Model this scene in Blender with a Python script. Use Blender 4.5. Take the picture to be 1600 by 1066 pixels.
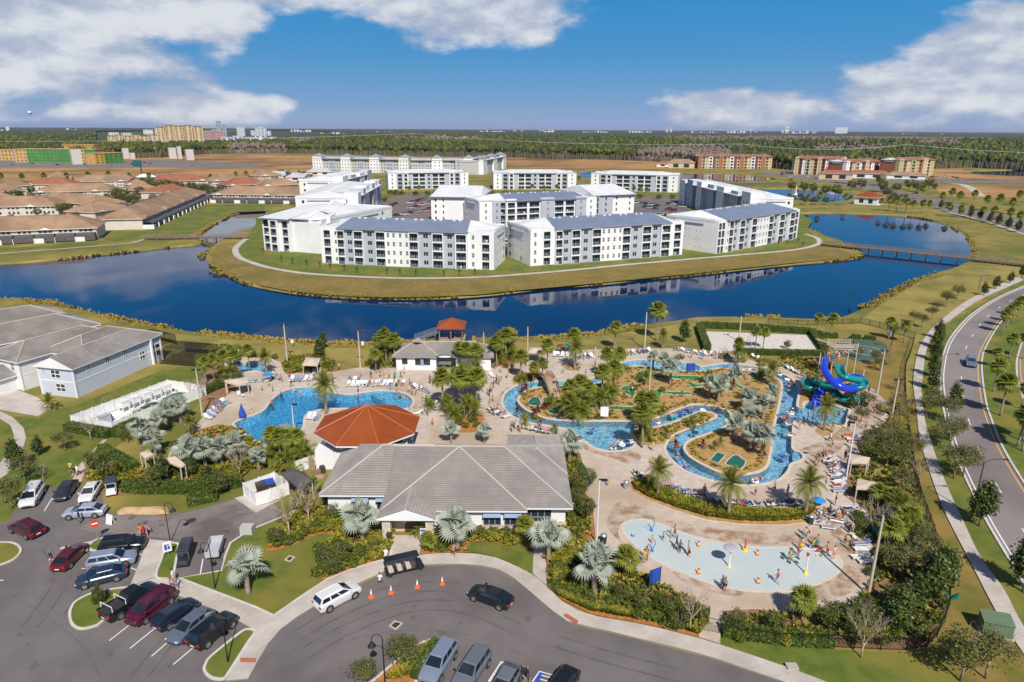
import bpy, bmesh, math, random
import numpy as np
from math import sin, cos, pi, radians, atan2, hypot, sqrt
from mathutils import Vector, Matrix, Euler
from mathutils.geometry import delaunay_2d_cdt
random.seed(7); rng = np.random.default_rng(7)
scene = bpy.context.scene
for o in list(bpy.data.objects): bpy.data.objects.remove(o)
COL = scene.collection
# ---------------------------------------------------------------- camera
CAMH, PITCH, ROLL = 46.0, radians(17.28), radians(0.3)
cam = bpy.data.cameras.new('camera'); camo = bpy.data.objects.new('camera', cam); COL.objects.link(camo)
cam.sensor_width = 36; cam.lens = 24.0; cam.clip_start = .5; cam.clip_end = 60000
FW = Vector((0, cos(PITCH), -sin(PITCH))); R0 = Vector((1, 0, 0)); U0 = Vector((0, sin(PITCH), cos(PITCH)))
RT = cos(ROLL)*R0+sin(ROLL)*U0; UP = cos(ROLL)*U0-sin(ROLL)*R0
camo.matrix_world = Matrix((( RT.x, UP.x, -FW.x, 0), (RT.y, UP.y, -FW.y, 0), (RT.z, UP.z, -FW.z, CAMH), (0, 0, 0, 1)))
scene.camera = camo
# ---------------------------------------------------------------- light
SUN_EL, SUN_AZ = radians(46), radians(180-13)      # the sun stands behind the camera, a little to the right
sd = Vector((sin(SUN_AZ)*cos(SUN_EL), cos(SUN_AZ)*cos(SUN_EL), sin(SUN_EL)))
sl = bpy.data.lights.new('sun', 'SUN'); sl.energy = 5.0; sl.angle = radians(.5); sl.color = (1, .94, .84)
so = bpy.data.objects.new('sun', sl); COL.objects.link(so); so.location = (0, 0, 300)
so.rotation_euler = (-sd).to_track_quat('-Z', 'Y').to_euler()
vs = scene.view_settings; vs.view_transform = 'Standard'; vs.look = 'None'; vs.gamma = 1; vs.use_curve_mapping = False
vs.exposure = 0.0
scene.cycles.max_bounces = 6; scene.cycles.diffuse_bounces = 2; scene.cycles.glossy_bounces = 3
scene.cycles.transparent_max_bounces = 12; scene.cycles.volume_bounces = 0
# small expression helper for shader nodes
class NT:
 def __init__(s, nt): s.nt = nt
 def node(s, typ, ins=None, **kw):
  n = s.nt.nodes.new(typ)
  for k, v in kw.items(): setattr(n, k, v)
  for k, v in (ins or {}).items(): s.put(n.inputs[k], v)
  return n
 def put(s, sock, v):
  if isinstance(v, E): v = v.s
  if isinstance(v, bpy.types.NodeSocket): s.nt.links.new(v, sock)
  else: sock.default_value = v
 def math(s, op, *a, clamp=False):
  n = s.nt.nodes.new('ShaderNodeMath'); n.operation = op; n.use_clamp = clamp
  for i, v in enumerate(a): s.put(n.inputs[i], v)
  return E(s, n.outputs[0])
 def mix(s, f, a, b):
  n = s.nt.nodes.new('ShaderNodeMix'); n.data_type = 'RGBA'
  s.put(n.inputs[0], f); s.put(n.inputs[6], col4(a)); s.put(n.inputs[7], col4(b)); return n.outputs[2]
 def noise(s, vec, scale, detail=3, rough=.5, out=0):
  n = s.node('ShaderNodeTexNoise', {'Scale': scale, 'Detail': detail, 'Roughness': rough})
  if vec is not None: s.put(n.inputs['Vector'], vec)
  return E(s, n.outputs[out])
 def step(s, v, a, b):
  n = s.nt.nodes.new('ShaderNodeMapRange'); n.interpolation_type = 'SMOOTHSTEP'
  s.put(n.inputs[0], v); n.inputs[1].default_value = a; n.inputs[2].default_value = b; return E(s, n.outputs[0])
class E:
 def __init__(s, t, sock): s.t = t; s.s = sock
 def __add__(s, o): return s.t.math('ADD', s, o)
 def __sub__(s, o): return s.t.math('SUBTRACT', s, o)
 def __mul__(s, o): return s.t.math('MULTIPLY', s, o)
 def __truediv__(s, o): return s.t.math('DIVIDE', s, o)
 __radd__ = __add__; __rmul__ = __mul__
def col4(c): return (c[0], c[1], c[2], 1) if isinstance(c, (tuple, list)) and len(c) == 3 else c
# ---------------------------------------------------------------- sky
world = bpy.data.worlds.new('World'); scene.world = world; world.use_nodes = True
W = NT(world.node_tree); world.node_tree.nodes.clear()
sky = W.node('ShaderNodeTexSky', sky_type='NISHITA', sun_disc=False, sun_elevation=SUN_EL, sun_rotation=SUN_AZ, altitude=50, air_density=1.3, dust_density=.6, ozone_density=3)
tc = W.node('ShaderNodeTexCoord'); sep = W.node('ShaderNodeSeparateXYZ', {0: tc.outputs['Generated']})
dx, dy, dz = [E(W, sep.outputs[i]) for i in range(3)]
az = W.math('ARCTAN2', dx, dy)*57.2958; el = W.math('ARCSINE', W.math('MAXIMUM', W.math('MINIMUM', dz, 1.0), -1.0))*57.2958
# deepen the clear blue towards the zenith, lavender at the horizon
ramp = W.node('ShaderNodeValToRGB', {0: W.math('DIVIDE', el, 30.0, clamp=True)})
cr = ramp.color_ramp; cr.elements[0].position = 0; cr.elements[1].position = 1
for pos, c in ((0, (.305, .392, .631)), (.03, (.275, .387, .617)), (.063, (.205, .366, .61)), (.117, (.141, .341, .61)), (.177, (.087, .305, .61)), (.22, (.065, .291, .604)), (.343, (.032, .262, .591)), (1, (.02, .16, .42))):
 if pos in (0, 1): cr.elements[-int(pos)].color = col4(c)
 else: cr.elements.new(pos).color = col4(c)
low = W.node('ShaderNodeVectorMath', {0: ramp.outputs[0], 1: (14.3, 14.3, 14.3)}, operation='MULTIPLY')
mul = W.node('ShaderNodeVectorMath', {0: sky.outputs[0], 1: (.09, .33, .7)}, operation='MULTIPLY')
clear = W.mix(W.step(el, 10, 26), low.outputs[0], mul.outputs[0])
v = W.node('ShaderNodeCombineXYZ', {0: az*.10, 1: el*.21, 2: 0.0}).outputs[0]
n1 = W.noise(v, 1.0, 9, .56)
v2 = W.node('ShaderNodeCombineXYZ', {0: az*.10+.05, 1: el*.21-.16, 2: 0.0}).outputs[0]
n2 = W.noise(v2, 1.0, 5, .5)
def blob(x, y, rx, ry, k=1.0):     # a cloud bank at azimuth x, elevation y (degrees)
 a = (az-x)/rx; b = (el-y)/ry
 return (W.math('SUBTRACT', 1.0, a*a+b*b))*k
def pxa(x): return math.degrees(math.atan((x-800)/1117))
def pye(y): return math.degrees(math.atan((202-y)/1100))
bl = [(40, 90, 13, 6, 1.2), (190, 115, 9, 4, 1), (130, 20, 9, 3, .9), (300, 50, 6.6, 3.4, 1.2), (720, 22, 12.5, 4, 1.2), (520, 5, 12, 2.6, 1.1), (340, 180, 6.5, 1.6, 1),
      (1560, 115, 8, 4.4, 1.2), (1430, 150, 8, 2.6, 1.1), (1170, 172, 9, 1.9, 1.1), (1400, 185, 16, 1.2, .6), (100, 178, 14, 1.6, .6)]
m = None
for x, y, rx, ry, k in bl:
 b = blob(pxa(x), pye(y), rx, ry, k); m = b if m is None else W.math('MAXIMUM', m, b)
far = W.step(W.math('ABSOLUTE', az), 42, 60); hi = W.step(el, 11, 16)
oth = W.math('MAXIMUM', far, hi)*.42-.3
m = W.math('MAXIMUM', W.math('MAXIMUM', m, -1.2), W.math('SUBTRACT', oth, W.math('MULTIPLY', W.math('SUBTRACT', 1.0, W.math('MAXIMUM', far, hi)), 1.5)))
cov = W.step((n1-.5)*3.1+m*.85, .10, .62)
lit = W.step((n2-n1)*-3.2+(n1-.5)*1.4+.42, .1, .85)
cloud = W.mix(lit, (5.9, 6.7, 8.7), (10.8, 11.1, 11.6))
cov = cov*W.step(el, -.5, .8)*.93
tot = W.mix(cov, clear, cloud)
bg = W.node('ShaderNodeBackground', {0: tot, 1: .07}); wo = W.node('ShaderNodeOutputWorld', {0: bg.outputs[0]})
# ---------------------------------------------------------------- geometry from the survey: image point -> ground point
def G(x, y, z=0.0):
 d = FW*1067.0+RT*(x-800)-UP*(y-533); t = (z-CAMH)/d.z
 return Vector((d.x*t, d.y*t, z))
def PX(p):
 v = Vector(p)-Vector((0, 0, CAMH)); c = v.dot(FW)
 return 800+1067*v.dot(RT)/c, 533-1067*v.dot(UP)/c
def pts(s): return [tuple(float(a) for a in q.split(',')) for q in s.split()]
def GP(s, z=0.0): return [G(x, y, z) for x, y in (pts(s) if isinstance(s, str) else s)]
def smooth(P, n=3, closed=True):
 out = []; N = len(P)
 for i in range(N if closed else N-1):
  g = (lambda k: P[k % N]) if closed else (lambda k: P[min(max(k, 0), N-1)])
  a, b, c, d = g(i-1), g(i), g(i+1), g(i+2)
  for k in range(n):
   t = k/n
   out.append(.5*((2*b)+(c-a)*t+(2*a-5*b+4*c-d)*t*t+(3*b-a-3*c+d)*t**3))
 if not closed: out.append(P[-1])
 return out
def inside(poly, X, Y):
 X = np.asarray(X); Y = np.asarray(Y); r = np.zeros(X.shape, bool)
 px = np.array([p[0] for p in poly]); py = np.array([p[1] for p in poly])
 j = len(px)-1
 for i in range(len(px)):
  c = (py[i] > Y) != (py[j] > Y)
  if c.any():
   with np.errstate(divide='ignore', invalid='ignore'):
    r ^= c & (X < (px[j]-px[i])*(Y-py[i])/(py[j]-py[i])+px[i])
  j = i
 return r
# ---------------------------------------------------------------- materials
MATS = {}
def mat(name, c1, c2=None, scale=1.0, rough=.7, bump=0.0, bscale=None, c3=None, s3=.05, metal=0.0, coat=0.0, objcol=False, coord='pos', detail=4, spec=.5, transl=0.0, lo=.35, hi=.65):
 m = bpy.data.materials.new(name); m.use_nodes = True; nt = m.node_tree; nt.nodes.clear(); N = NT(nt)
 if coord == 'pos': vec = N.node('ShaderNodeNewGeometry').outputs['Position']
 else: vec = N.node('ShaderNodeTexCoord').outputs['Object']
 base = col4(c1)
 if objcol:
  oc = N.node('ShaderNodeObjectInfo').outputs['Color']
  base = N.node('ShaderNodeVectorMath', {0: oc, 1: c1[:3]}, operation='MULTIPLY').outputs[0]
 if c2 is not None:
  b2 = col4(c2)
  if objcol: b2 = N.node('ShaderNodeVectorMath', {0: oc, 1: c2[:3]}, operation='MULTIPLY').outputs[0]
  f = N.step(N.noise(vec, scale, detail, .6), lo, hi)
  base = N.mix(f, base, b2)
 if c3 is not None:
  f = N.step(N.noise(vec, s3, 5, .6), .42, .66); base = N.mix(f, base, c3)
 p = N.node('ShaderNodeBsdfPrincipled', {'Base Color': base, 'Roughness': rough, 'Metallic': metal, 'Specular IOR Level': spec})
 if coat: p.inputs['Coat Weight'].default_value = coat
 if bump:
  b = N.node('ShaderNodeBump', {'Strength': min(bump, 1.0), 'Distance': .05*max(1, bump), 'Height': N.noise(vec, bscale or scale*4, 3, .6)})
  nt.links.new(b.outputs[0], p.inputs['Normal'])
 out = p.outputs[0]
 if transl:
  t = N.node('ShaderNodeBsdfTranslucent', {0: base}); mx = N.node('ShaderNodeMixShader', {0: transl, 1: out, 2: t.outputs[0]}); out = mx.outputs[0]
 N.node('ShaderNodeOutputMaterial', {0: out}); MATS[name] = m; return m
def water_mat(name, base, rough, bs, dist, tint=None):
 m = bpy.data.materials.new(name); m.use_nodes = True; nt = m.node_tree; nt.nodes.clear(); N = NT(nt)
 vec = N.node('ShaderNodeNewGeometry').outputs['Position']
 mp = N.node('ShaderNodeMapping', {'Vector': vec, 'Scale': (1, .6, 1)}).outputs[0]
 big = N.noise(mp, bs*.07, 2, .5); h = N.noise(mp, bs, 3, .6)
 b = N.node('ShaderNodeBump', {'Strength': .6, 'Distance': dist, 'Height': h*(N.step(big, .3, .7)*.8+.3)})
 if tint is None:
  p = N.node('ShaderNodeBsdfPrincipled', {'Base Color': col4(base), 'Roughness': N.step(big, .42, .68)*.12+rough*.6, 'IOR': 1.33, 'Normal': b.outputs[0]}); out = p.outputs[0]
 else:   # clear pool water: tinted, lets the sun through to the floor, mirrors the sky by Fresnel
  t = N.node('ShaderNodeBsdfTransparent', {0: col4(tint)}); g = N.node('ShaderNodeBsdfGlossy', {0: (1, 1, 1, 1), 1: rough, 'Normal': b.outputs[0]})
  fr = N.node('ShaderNodeFresnel', {'IOR': 1.33, 'Normal': b.outputs[0]})
  out = N.node('ShaderNodeMixShader', {0: fr.outputs[0], 1: t.outputs[0], 2: g.outputs[0]}).outputs[0]
 N.node('ShaderNodeOutputMaterial', {0: out}); MATS[name] = m; return m
def M(n): return MATS[n]
mat('meadow', (.19, .165, .03), (.30, .225, .055), .12, .95, .4, 2.5, (.12, .13, .016), .035)
mat('lawn', (.075, .118, .010), (.125, .155, .018), .5, .95, .5, 4, (.20, .172, .028), .11)
mat('bank_grass', (.26, .215, .05), (.33, .25, .065), .3, .95, .4, 3, (.165, .15, .03), .06); mat('slope_grass', (.20, .13, .03), (.25, .18, .045), .4, .95, .4, 3, (.15, .13, .022), .08); mat('verge_grass', (.29, .175, .045), (.24, .17, .035), .5, .95, .5, 4, (.13, .125, .018), .12)
mat('field', (.34, .185, .07), (.46, .26, .095), .02, .95, .2, .6, (.15, .075, .032), .007)
mat('scrub', (.13, .10, .045), (.19, .145, .065), .05, .95, .3, 1, (.08, .09, .03), .02)
mat('mulch', (.47, .20, .05), (.32, .125, .032), 3, .95, .5, 8)
mat('tan_mulch', (.46, .295, .115), (.36, .20, .07), 1.2, .95, .4, 6)
mat('soil', (.30, .17, .09), (.22, .12, .06), 1, .95, .4, 6)
mat('asphalt', (.152, .132, .130), (.178, .156, .152), .25, .9, .35, 25, (.122, .105, .103), .08, detail=8)
mat('asphalt_old', (.20, .17, .16), (.235, .20, .185), .5, .9, .25, 25, (.125, .105, .10), .12)
mat('rust_asphalt', (.21, .155, .135), (.17, .12, .105), .1, .9)
mat('road_asphalt', (.245, .21, .205), (.27, .23, .225), .2, .9, .2, 20, (.18, .15, .148), .05)
mat('concrete', (.56, .50, .45), (.50, .445, .40), .7, .85, .15, 20, (.43, .38, .335), .25)
mat('concrete_joint', (.25, .22, .2)); mat('kerb', (.62, .59, .54), (.52, .49, .45), 1, .85)
mat('deck', (.585, .495, .42), (.50, .415, .345), .8, .85, .35, 9, (.44, .335, .245), .07, detail=7)
mat('deck_wet', (.30, .185, .105), (.52, .425, .35), .6, .8, .3, 9, detail=6)
mat('tyre_mark', (.105, .09, .088), (.145, .126, .123), .5, .9); mat('brick_red', (.50, .15, .08), (.40, .12, .07), 2, .85); mat('stripe', (.82, .82, .8)); mat('stripe_yellow', (.72, .42, .06)); mat('sign_blue', (.03, .08, .45))
mat('sand', (.66, .60, .55), (.56, .50, .46), 1, .95, .6, 3)
mat('court', (.055, .105, .075), (.075, .13, .095), .3, .8); mat('splash_floor', (.52, .56, .55), (.545, .57, .555), .25, .6, 0, None, (.45, .54, .56), .06)
mat('turf', (.006, .19, .05), (.012, .24, .06), 1, .9, .3, 30); mat('turf_dark', (.008, .10, .085), (.012, .14, .10), 1, .9, .3, 30)
mat('pool_floor', (.20, .38, .52), (.62, .74, .80), 2.6, .6, detail=7, lo=.40, hi=.62); mat('deep_floor', (.06, .27, .46), (.42, .62, .76), 2.6, .6, detail=7, lo=.40, hi=.64)
mat('coping', (.66, .57, .48), (.58, .48, .40), 2, .8)
water_mat('lake_water', (.001, .018, .075), .02, .7, .022)
water_mat('pool_water', None, .08, 3.0, .12, (.68, .88, .96))
water_mat('deep_water', None, .08, 3.0, .12, (.50, .82, .96))
mat('white', (.83, .83, .82), (.75, .755, .765), .15, .65); mat('offwhite', (.80, .79, .77), (.74, .73, .72), .4, .7); mat('light_grey', (.42, .44, .49), (.46, .48, .52), .3, .7)
mat('facade_grey', (.40, .43, .50), (.44, .47, .53), .2, .7); mat('beige_grey', (.50, .49, .47), (.46, .455, .44), .2, .7)
mat('blue_roof', (.235, .285, .40), (.27, .32, .43), .15, .38, .1, 4, metal=.25); mat('white_roof', (.74, .74, .76), (.64, .655, .68), .12, .6)
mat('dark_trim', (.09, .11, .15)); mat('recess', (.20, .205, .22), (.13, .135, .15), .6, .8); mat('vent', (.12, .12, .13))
mat('glass', (.025, .035, .045), rough=.08, spec=.8); mat('glass_teal', (.015, .07, .09), rough=.08, spec=.8)
mat('grey_tile', (.385, .345, .325), (.32, .285, .268), .9, .85, .3, 6, (.27, .25, .235), .2, coord='obj')
mat('tile_edge_shade', (.215, .195, .18)); mat('ridge_tile', (.44, .40, .37)); mat('pavilion_grey', (.24, .25, .28), (.28, .29, .31), .5, .8); mat('estate_wall', (.66, .60, .53), (.58, .52, .46), .3, .8); mat('slate_fascia', (.27, .28, .31))  # tile edge colour is darkened to paint the shadow under each course
mat('house_roof', (.37, .33, .31), (.29, .26, .24), .5, .9, .3, 5, (.22, .19, .17), .15); mat('house_blue', (.52, .56, .66), (.56, .60, .69), .3, .7)
mat('tan_tile', (.38, .245, .15), (.30, .185, .11), .12, .9, .2, 3, (.24, .155, .10), .07); mat('rust_tile', (.35, .13, .07), (.27, .10, .055), .3, .9)
mat('orange_metal', (.33, .075, .016), (.285, .062, .014), .4, .5, metal=.1); mat('orange_ridge', (.44, .13, .04), rough=.5)
mat('stone', (.66, .58, .50), (.48, .40, .33), 4, .8, .4, 10); mat('tan_wall', (.62, .46, .32)); mat('awning_blue', (.22, .32, .52))
mat('metal_white', (.75, .75, .75), rough=.4); mat('vinyl', (.84, .83, .82), (.78, .77, .77), .4, .5); mat('steel', (.45, .46, .48), rough=.35, metal=.6)
mat('black_metal', (.015, .016, .02), rough=.45); mat('pole_concrete', (.58, .50, .39), (.50, .43, .33), 1, .8); mat('bronze', (.06, .045, .035), rough=.5)
mat('dark_canvas', (.085, .08, .085), (.11, .10, .10), .5, .8); mat('blue_canvas', (.02, .075, .40), rough=.7); mat('canopy_tan', (.62, .51, .41), (.55, .44, .35), .8, .8)
mat('wood', (.20, .145, .10), (.27, .20, .14), 1.5, .8, .3, 8); mat('wood_pale', (.44, .32, .23), (.36, .26, .18), 1, .8)
mat('trunk', (.25, .19, .14), (.34, .27, .21), 3, .9, .8, 9, coord='obj'); mat('bark', (.24, .18, .14), (.33, .27, .21), 3, .9, .6, 9, coord='obj'); mat('pale_bark', (.50, .40, .32), (.40, .31, .24), 3, .9, .5, 9, coord='obj')
def leafm(n, a, b, tr=.3, rough=.65): mat(n, a, b, .9, rough, coord='obj', transl=tr, detail=3)
leafm('leaf_oak', (.13, .125, .03), (.20, .185, .05)); leafm('leaf_dark', (.03, .055, .008), (.06, .095, .014), .15, .45); leafm('leaf_mid', (.10, .135, .012), (.19, .20, .02))
leafm('leaf_lime', (.22, .25, .015), (.34, .33, .03)); leafm('leaf_gold', (.42, .30, .02), (.48, .32, .04)); leafm('leaf_red', (.20, .03, .03), (.12, .03, .025))
leafm('palm_green', (.15, .18, .018), (.27, .28, .035), .25, .55); leafm('date_green', (.17, .19, .03), (.28, .27, .055), .25, .5); leafm('silver', (.27, .31, .235), (.40, .44, .36), .15, .55)
leafm('silver_under', (.26, .28, .17), (.33, .35, .22), .2, .6); leafm('dead_frond', (.30, .20, .09), (.22, .15, .07), .2)
leafm('reed', (.42, .29, .065), (.32, .24, .05), .3, .8); leafm('hedge_leaf', (.065, .115, .018), (.12, .175, .03), .2)
mat('paint', (1, 1, 1), rough=.28, objcol=True, coat=.8, coord='obj', metal=.15); mat('tyre', (.02, .02, .021), rough=.85); mat('rim', (.55, .56, .58), rough=.3, metal=.8)
mat('lamp_clear', (.75, .78, .8), rough=.15); mat('lamp_red', (.45, .02, .02), rough=.25); mat('car_glass', (.012, .02, .028), rough=.05, spec=1.0)
mat('skin', (1, 1, 1), (.85, .85, .85), 3, .6, objcol=True, coord='obj'); mat('cloth', (1, 1, 1), (.8, .8, .8), 6, .85, objcol=True, coord='obj'); mat('plain_col', (1, 1, 1), rough=.6, objcol=True, coord='obj')
mat('slide_blue', (.015, .05, .62), rough=.22, coat=.5); mat('slide_teal', (.01, .25, .23), rough=.22, coat=.5)
mat('cone_orange', (.85, .17, .03), rough=.5); mat('rubber', (.03, .03, .03), rough=.8); mat('utility_green', (.115, .17, .10), (.13, .19, .12), 1, .6)
mat('play_red', (.7, .06, .02), rough=.3); mat('play_blue', (.03, .25, .6), rough=.3); mat('play_yellow', (.8, .62, .04), rough=.4); mat('play_lilac', (.45, .42, .47), rough=.4)
mat('rock', (.52, .36, .20), (.40, .26, .14), .8, .9, .8, 3); mat('hazy_white', (.60, .63, .70)); mat('far_blue', (.30, .36, .46))  # distance haze is mixed into the skyline white
mat('osb_green', (.05, .22, .05), (.07, .27, .06), .1, .8); mat('osb_yellow', (.55, .33, .05), rough=.8); mat('lumber', (.62, .38, .15), (.5, .3, .12), .2, .8); mat('cmu', (.60, .55, .53), (.55, .5, .48), .3, .9)
mat('hotel_yellow', (.60, .42, .20), (.66, .50, .28), .03, .8); mat('hotel_pink', (.48, .26, .26)); mat('orange_wall', (.40, .15, .075)); mat('cream_wall', (.58, .47, .30)); mat('olive_wall', (.46, .42, .22)); mat('red_wall', (.24, .07, .05))
# ---------------------------------------------------------------- mesh building
class MB:
 def __init__(s, T=None): s.v = []; s.f = []; s.m = []; s.cur = 0; s.T = T
 def add(s, vs, fs, mi=None):
  b = len(s.v); mi = s.cur if mi is None else mi
  for p in vs: s.v.append(tuple(s.T @ Vector(p)) if s.T is not None else tuple(p))
  for f in fs: s.f.append([b+i for i in f]); s.m.append(mi)
 def box(s, x0, y0, z0, x1, y1, z1, mi=None, T=None):
  vs = [(x, y, z) for z in (z0, z1) for y in (y0, y1) for x in (x0, x1)]
  if T is not None: vs = [T @ Vector(p) for p in vs]
  s.add(vs, [(0, 2, 3, 1), (4, 5, 7, 6), (0, 1, 5, 4), (2, 6, 7, 3), (0, 4, 6, 2), (1, 3, 7, 5)], mi)
 def quad(s, a, b, c, d, mi=None): s.add([a, b, c, d], [(0, 1, 2, 3)], mi)
 def tri(s, a, b, c, mi=None): s.add([a, b, c], [(0, 1, 2)], mi)
 def prism(s, P, z0, z1, mi=None, top=None, bottom=False):
  n = len(P); vs = [(p[0], p[1], z0) for p in P]+[(p[0], p[1], z1) for p in P]
  s.add(vs, [(i, (i+1) % n, n+(i+1) % n, n+i) for i in range(n)], mi)
  s.add([(p[0], p[1], z1) for p in P], [list(range(n))], top if top is not None else mi)
  if bottom: s.add([(p[0], p[1], z0) for p in P], [list(range(n))[::-1]], mi)
 def cyl(s, x, y, z0, z1, r0, r1=None, n=10, mi=None, cap=True):
  r1 = r0 if r1 is None else r1
  vs = [(x+r*cos(2*pi*i/n), y+r*sin(2*pi*i/n), z) for r, z in ((r0, z0), (r1, z1)) for i in range(n)]
  fs = [(i, (i+1) % n, n+(i+1) % n, n+i) for i in range(n)]
  if cap: fs += [list(range(n, 2*n)), list(range(n))[::-1]]
  s.add(vs, fs, mi)
 def tube(s, P, r, n=8, mi=None, cap=True, prof=None, closed_prof=True):
  P = [Vector(p) for p in P]; k = len(P); rr = r if isinstance(r, (list, tuple)) else [r]*k
  vs = []; prev = None
  for i, p in enumerate(P):
   t = (P[min(i+1, k-1)]-P[max(i-1, 0)]).normalized()
   up = Vector((0, 0, 1)) if abs(t.z) < .95 else Vector((0, 1, 0))
   if prof is None and prev is not None:
    a = (prev-t*prev.dot(t)); a = a.normalized() if a.length > 1e-4 else t.cross(up).normalized()
   else: a = t.cross(up).normalized()
   prev = a; b = a.cross(t).normalized()*1.0
   if prof is None: vs += [p+a*(rr[i]*cos(2*pi*j/n))+b*(rr[i]*sin(2*pi*j/n)) for j in range(n)]
   else: vs += [p+a*(q[0]*rr[i])+b*(q[1]*rr[i]) for q in prof]
  if prof is not None: n = len(prof)
  fs = []
  for i in range(k-1):
   for j in range(n if closed_prof else n-1): fs.append((i*n+j, i*n+(j+1) % n, (i+1)*n+(j+1) % n, (i+1)*n+j))
  if cap and closed_prof: fs += [list(range(n))[::-1], list(range((k-1)*n, k*n))]
  s.add(vs, fs, mi)
 def ball(s, x, y, z, rx, ry=None, rz=None, n=8, mi=None):
  ry = rx if ry is None else ry; rz = rx if rz is None else rz; vs = []; m = max(4, n//2+1)
  for i in range(m+1):
   a = pi*i/m
   for j in range(n): vs.append((x+rx*sin(a)*cos(2*pi*j/n), y+ry*sin(a)*sin(2*pi*j/n), z+rz*cos(a)))
  s.add(vs, [(i*n+j, (i+1)*n+j, (i+1)*n+(j+1) % n, i*n+(j+1) % n) for i in range(m) for j in range(n)], mi)
 def mesh(s, name, mats, sm=False):
  me = bpy.data.meshes.new(name); me.from_pydata(s.v, [], s.f)
  for m in (mats if isinstance(mats, (list, tuple)) else [mats]): me.materials.append(M(m))
  if len(set(s.m)) > 1 or (s.m and s.m[0]): me.polygons.foreach_set('material_index', s.m)
  if sm: me.polygons.foreach_set('use_smooth', [True]*len(s.f))
  me.update(); return me
 def build(s, name, mats, parent=None, sm=False, **kw): return put(name, s.mesh(name, mats, sm), parent, **kw)
def put(name, me, parent=None, loc=None, rz=None, scale=None, color=None, **kw):
 o = bpy.data.objects.new(name, me); COL.objects.link(o)
 if parent is not None: o.parent = parent
 if loc is not None: o.location = loc
 if rz is not None: o.rotation_euler = (0, 0, rz)
 if scale is not None: o.scale = (scale,)*3 if isinstance(scale, (int, float)) else scale
 if color is not None: o.color = col4(color)
 for k, v in kw.items(): o[k] = v
 return o
def np_mesh(name, V, F, mats, mi=None, sm=False):
 me = bpy.data.meshes.new(name); V = np.asarray(V, np.float32); F = np.asarray(F, np.int32); k = F.shape[1]
 me.vertices.add(len(V)); me.vertices.foreach_set('co', V.ravel()); me.loops.add(F.size); me.loops.foreach_set('vertex_index', F.ravel())
 me.polygons.add(len(F)); me.polygons.foreach_set('loop_start', np.arange(0, F.size, k, dtype=np.int32)); me.polygons.foreach_set('loop_total', np.full(len(F), k, np.int32))
 for m in (mats if isinstance(mats, (list, tuple)) else [mats]): me.materials.append(M(m))
 if mi is not None: me.polygons.foreach_set('material_index', np.asarray(mi, np.int32))
 if sm: me.polygons.foreach_set('use_smooth', np.ones(len(F), bool))
 me.update(calc_edges=True); return me
def empty(name, loc=(0, 0, 0), rz=0, **kw):
 o = put(name, None, None, loc, rz, **kw); o.empty_display_size = .3; return o
def copy_tree(o, loc=None, rz=None, scale=None, colors=None, parent=None):
 c = o.copy(); COL.objects.link(c)
 if parent is not None: c.parent = parent
 if loc is not None: c.location = loc
 if rz is not None: c.rotation_euler = (o.rotation_euler[0], o.rotation_euler[1], rz)
 if scale is not None: c.scale = (scale,)*3 if isinstance(scale, (int, float)) else scale
 for ch in kids.get(o.name, ()):
  d = ch.copy(); COL.objects.link(d); d.parent = c
  for g in kids.get(ch.name, ()):
   e = g.copy(); COL.objects.link(e); e.parent = d
 return c
kids = {}
def note_kids(o):
 kids[o.name] = list(o.children)
 for c in o.children: kids[c.name] = list(c.children)
def tag(o, label=None, cat=None, group=None, kind=None):
 if label: o['label'] = label
 if cat: o['category'] = cat
 if group: o['group'] = group
 if kind: o['kind'] = kind
 return o
PENDING = []       # things whose label is completed from what stands nearest to them
def later(o, desc, cat, group=None): PENDING.append((o, desc)); o['category'] = cat; o['label'] = desc; (group and tag(o, group=group)); return o
def fill(P, holes=()):
 P = [(p[0], p[1]) for p in P]; allp = [Vector(q) for q in P]; E_ = [(i, (i+1) % len(P)) for i in range(len(P))]
 for h in holes:
  b = len(allp); allp += [Vector((q[0], q[1])) for q in h]; E_ += [(b+i, b+(i+1) % len(h)) for i in range(len(h))]
 vo, _, fo, _, _, _ = delaunay_2d_cdt(allp, E_, [], 0, 1e-5)
 v = np.array([(q.x, q.y) for q in vo]); f = np.array([t for t in fo if len(t) == 3])
 c = v[f].mean(1); k = inside(P, c[:, 0], c[:, 1])
 for h in holes: k &= ~inside(h, c[:, 0], c[:, 1])
 f = f[k]; a, b_, c_ = v[f[:, 0]], v[f[:, 1]], v[f[:, 2]]
 cr_ = (b_[:, 0]-a[:, 0])*(c_[:, 1]-a[:, 1])-(b_[:, 1]-a[:, 1])*(c_[:, 0]-a[:, 0]); f[cr_ < 0] = f[cr_ < 0][:, ::-1]
 return v, f
def sheet(name, P, z, mt, holes=(), parent=None, kind='structure', thick=0.0, side=None):
 v, f = fill(P, holes); V = np.column_stack([v, np.full(len(v), z)]); me = np_mesh(name, V, f, [mt, side or mt])
 if thick:
  n = len(P); mb = MB(); mb.v = [tuple(q) for q in V]; mb.f = [list(q) for q in f]; mb.m = [0]*len(f)
  for L in [P]+list(holes):
   n = len(L); mb.add([(q[0], q[1], z) for q in L]+[(q[0], q[1], z-thick) for q in L], [(i, n+i, n+(i+1) % n, (i+1) % n) for i in range(n)], 1)
  me = mb.mesh(name, [mt, side or mt])
 o = put(name, me, parent)
 if kind and parent is None: o['kind'] = kind
 return o
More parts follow.
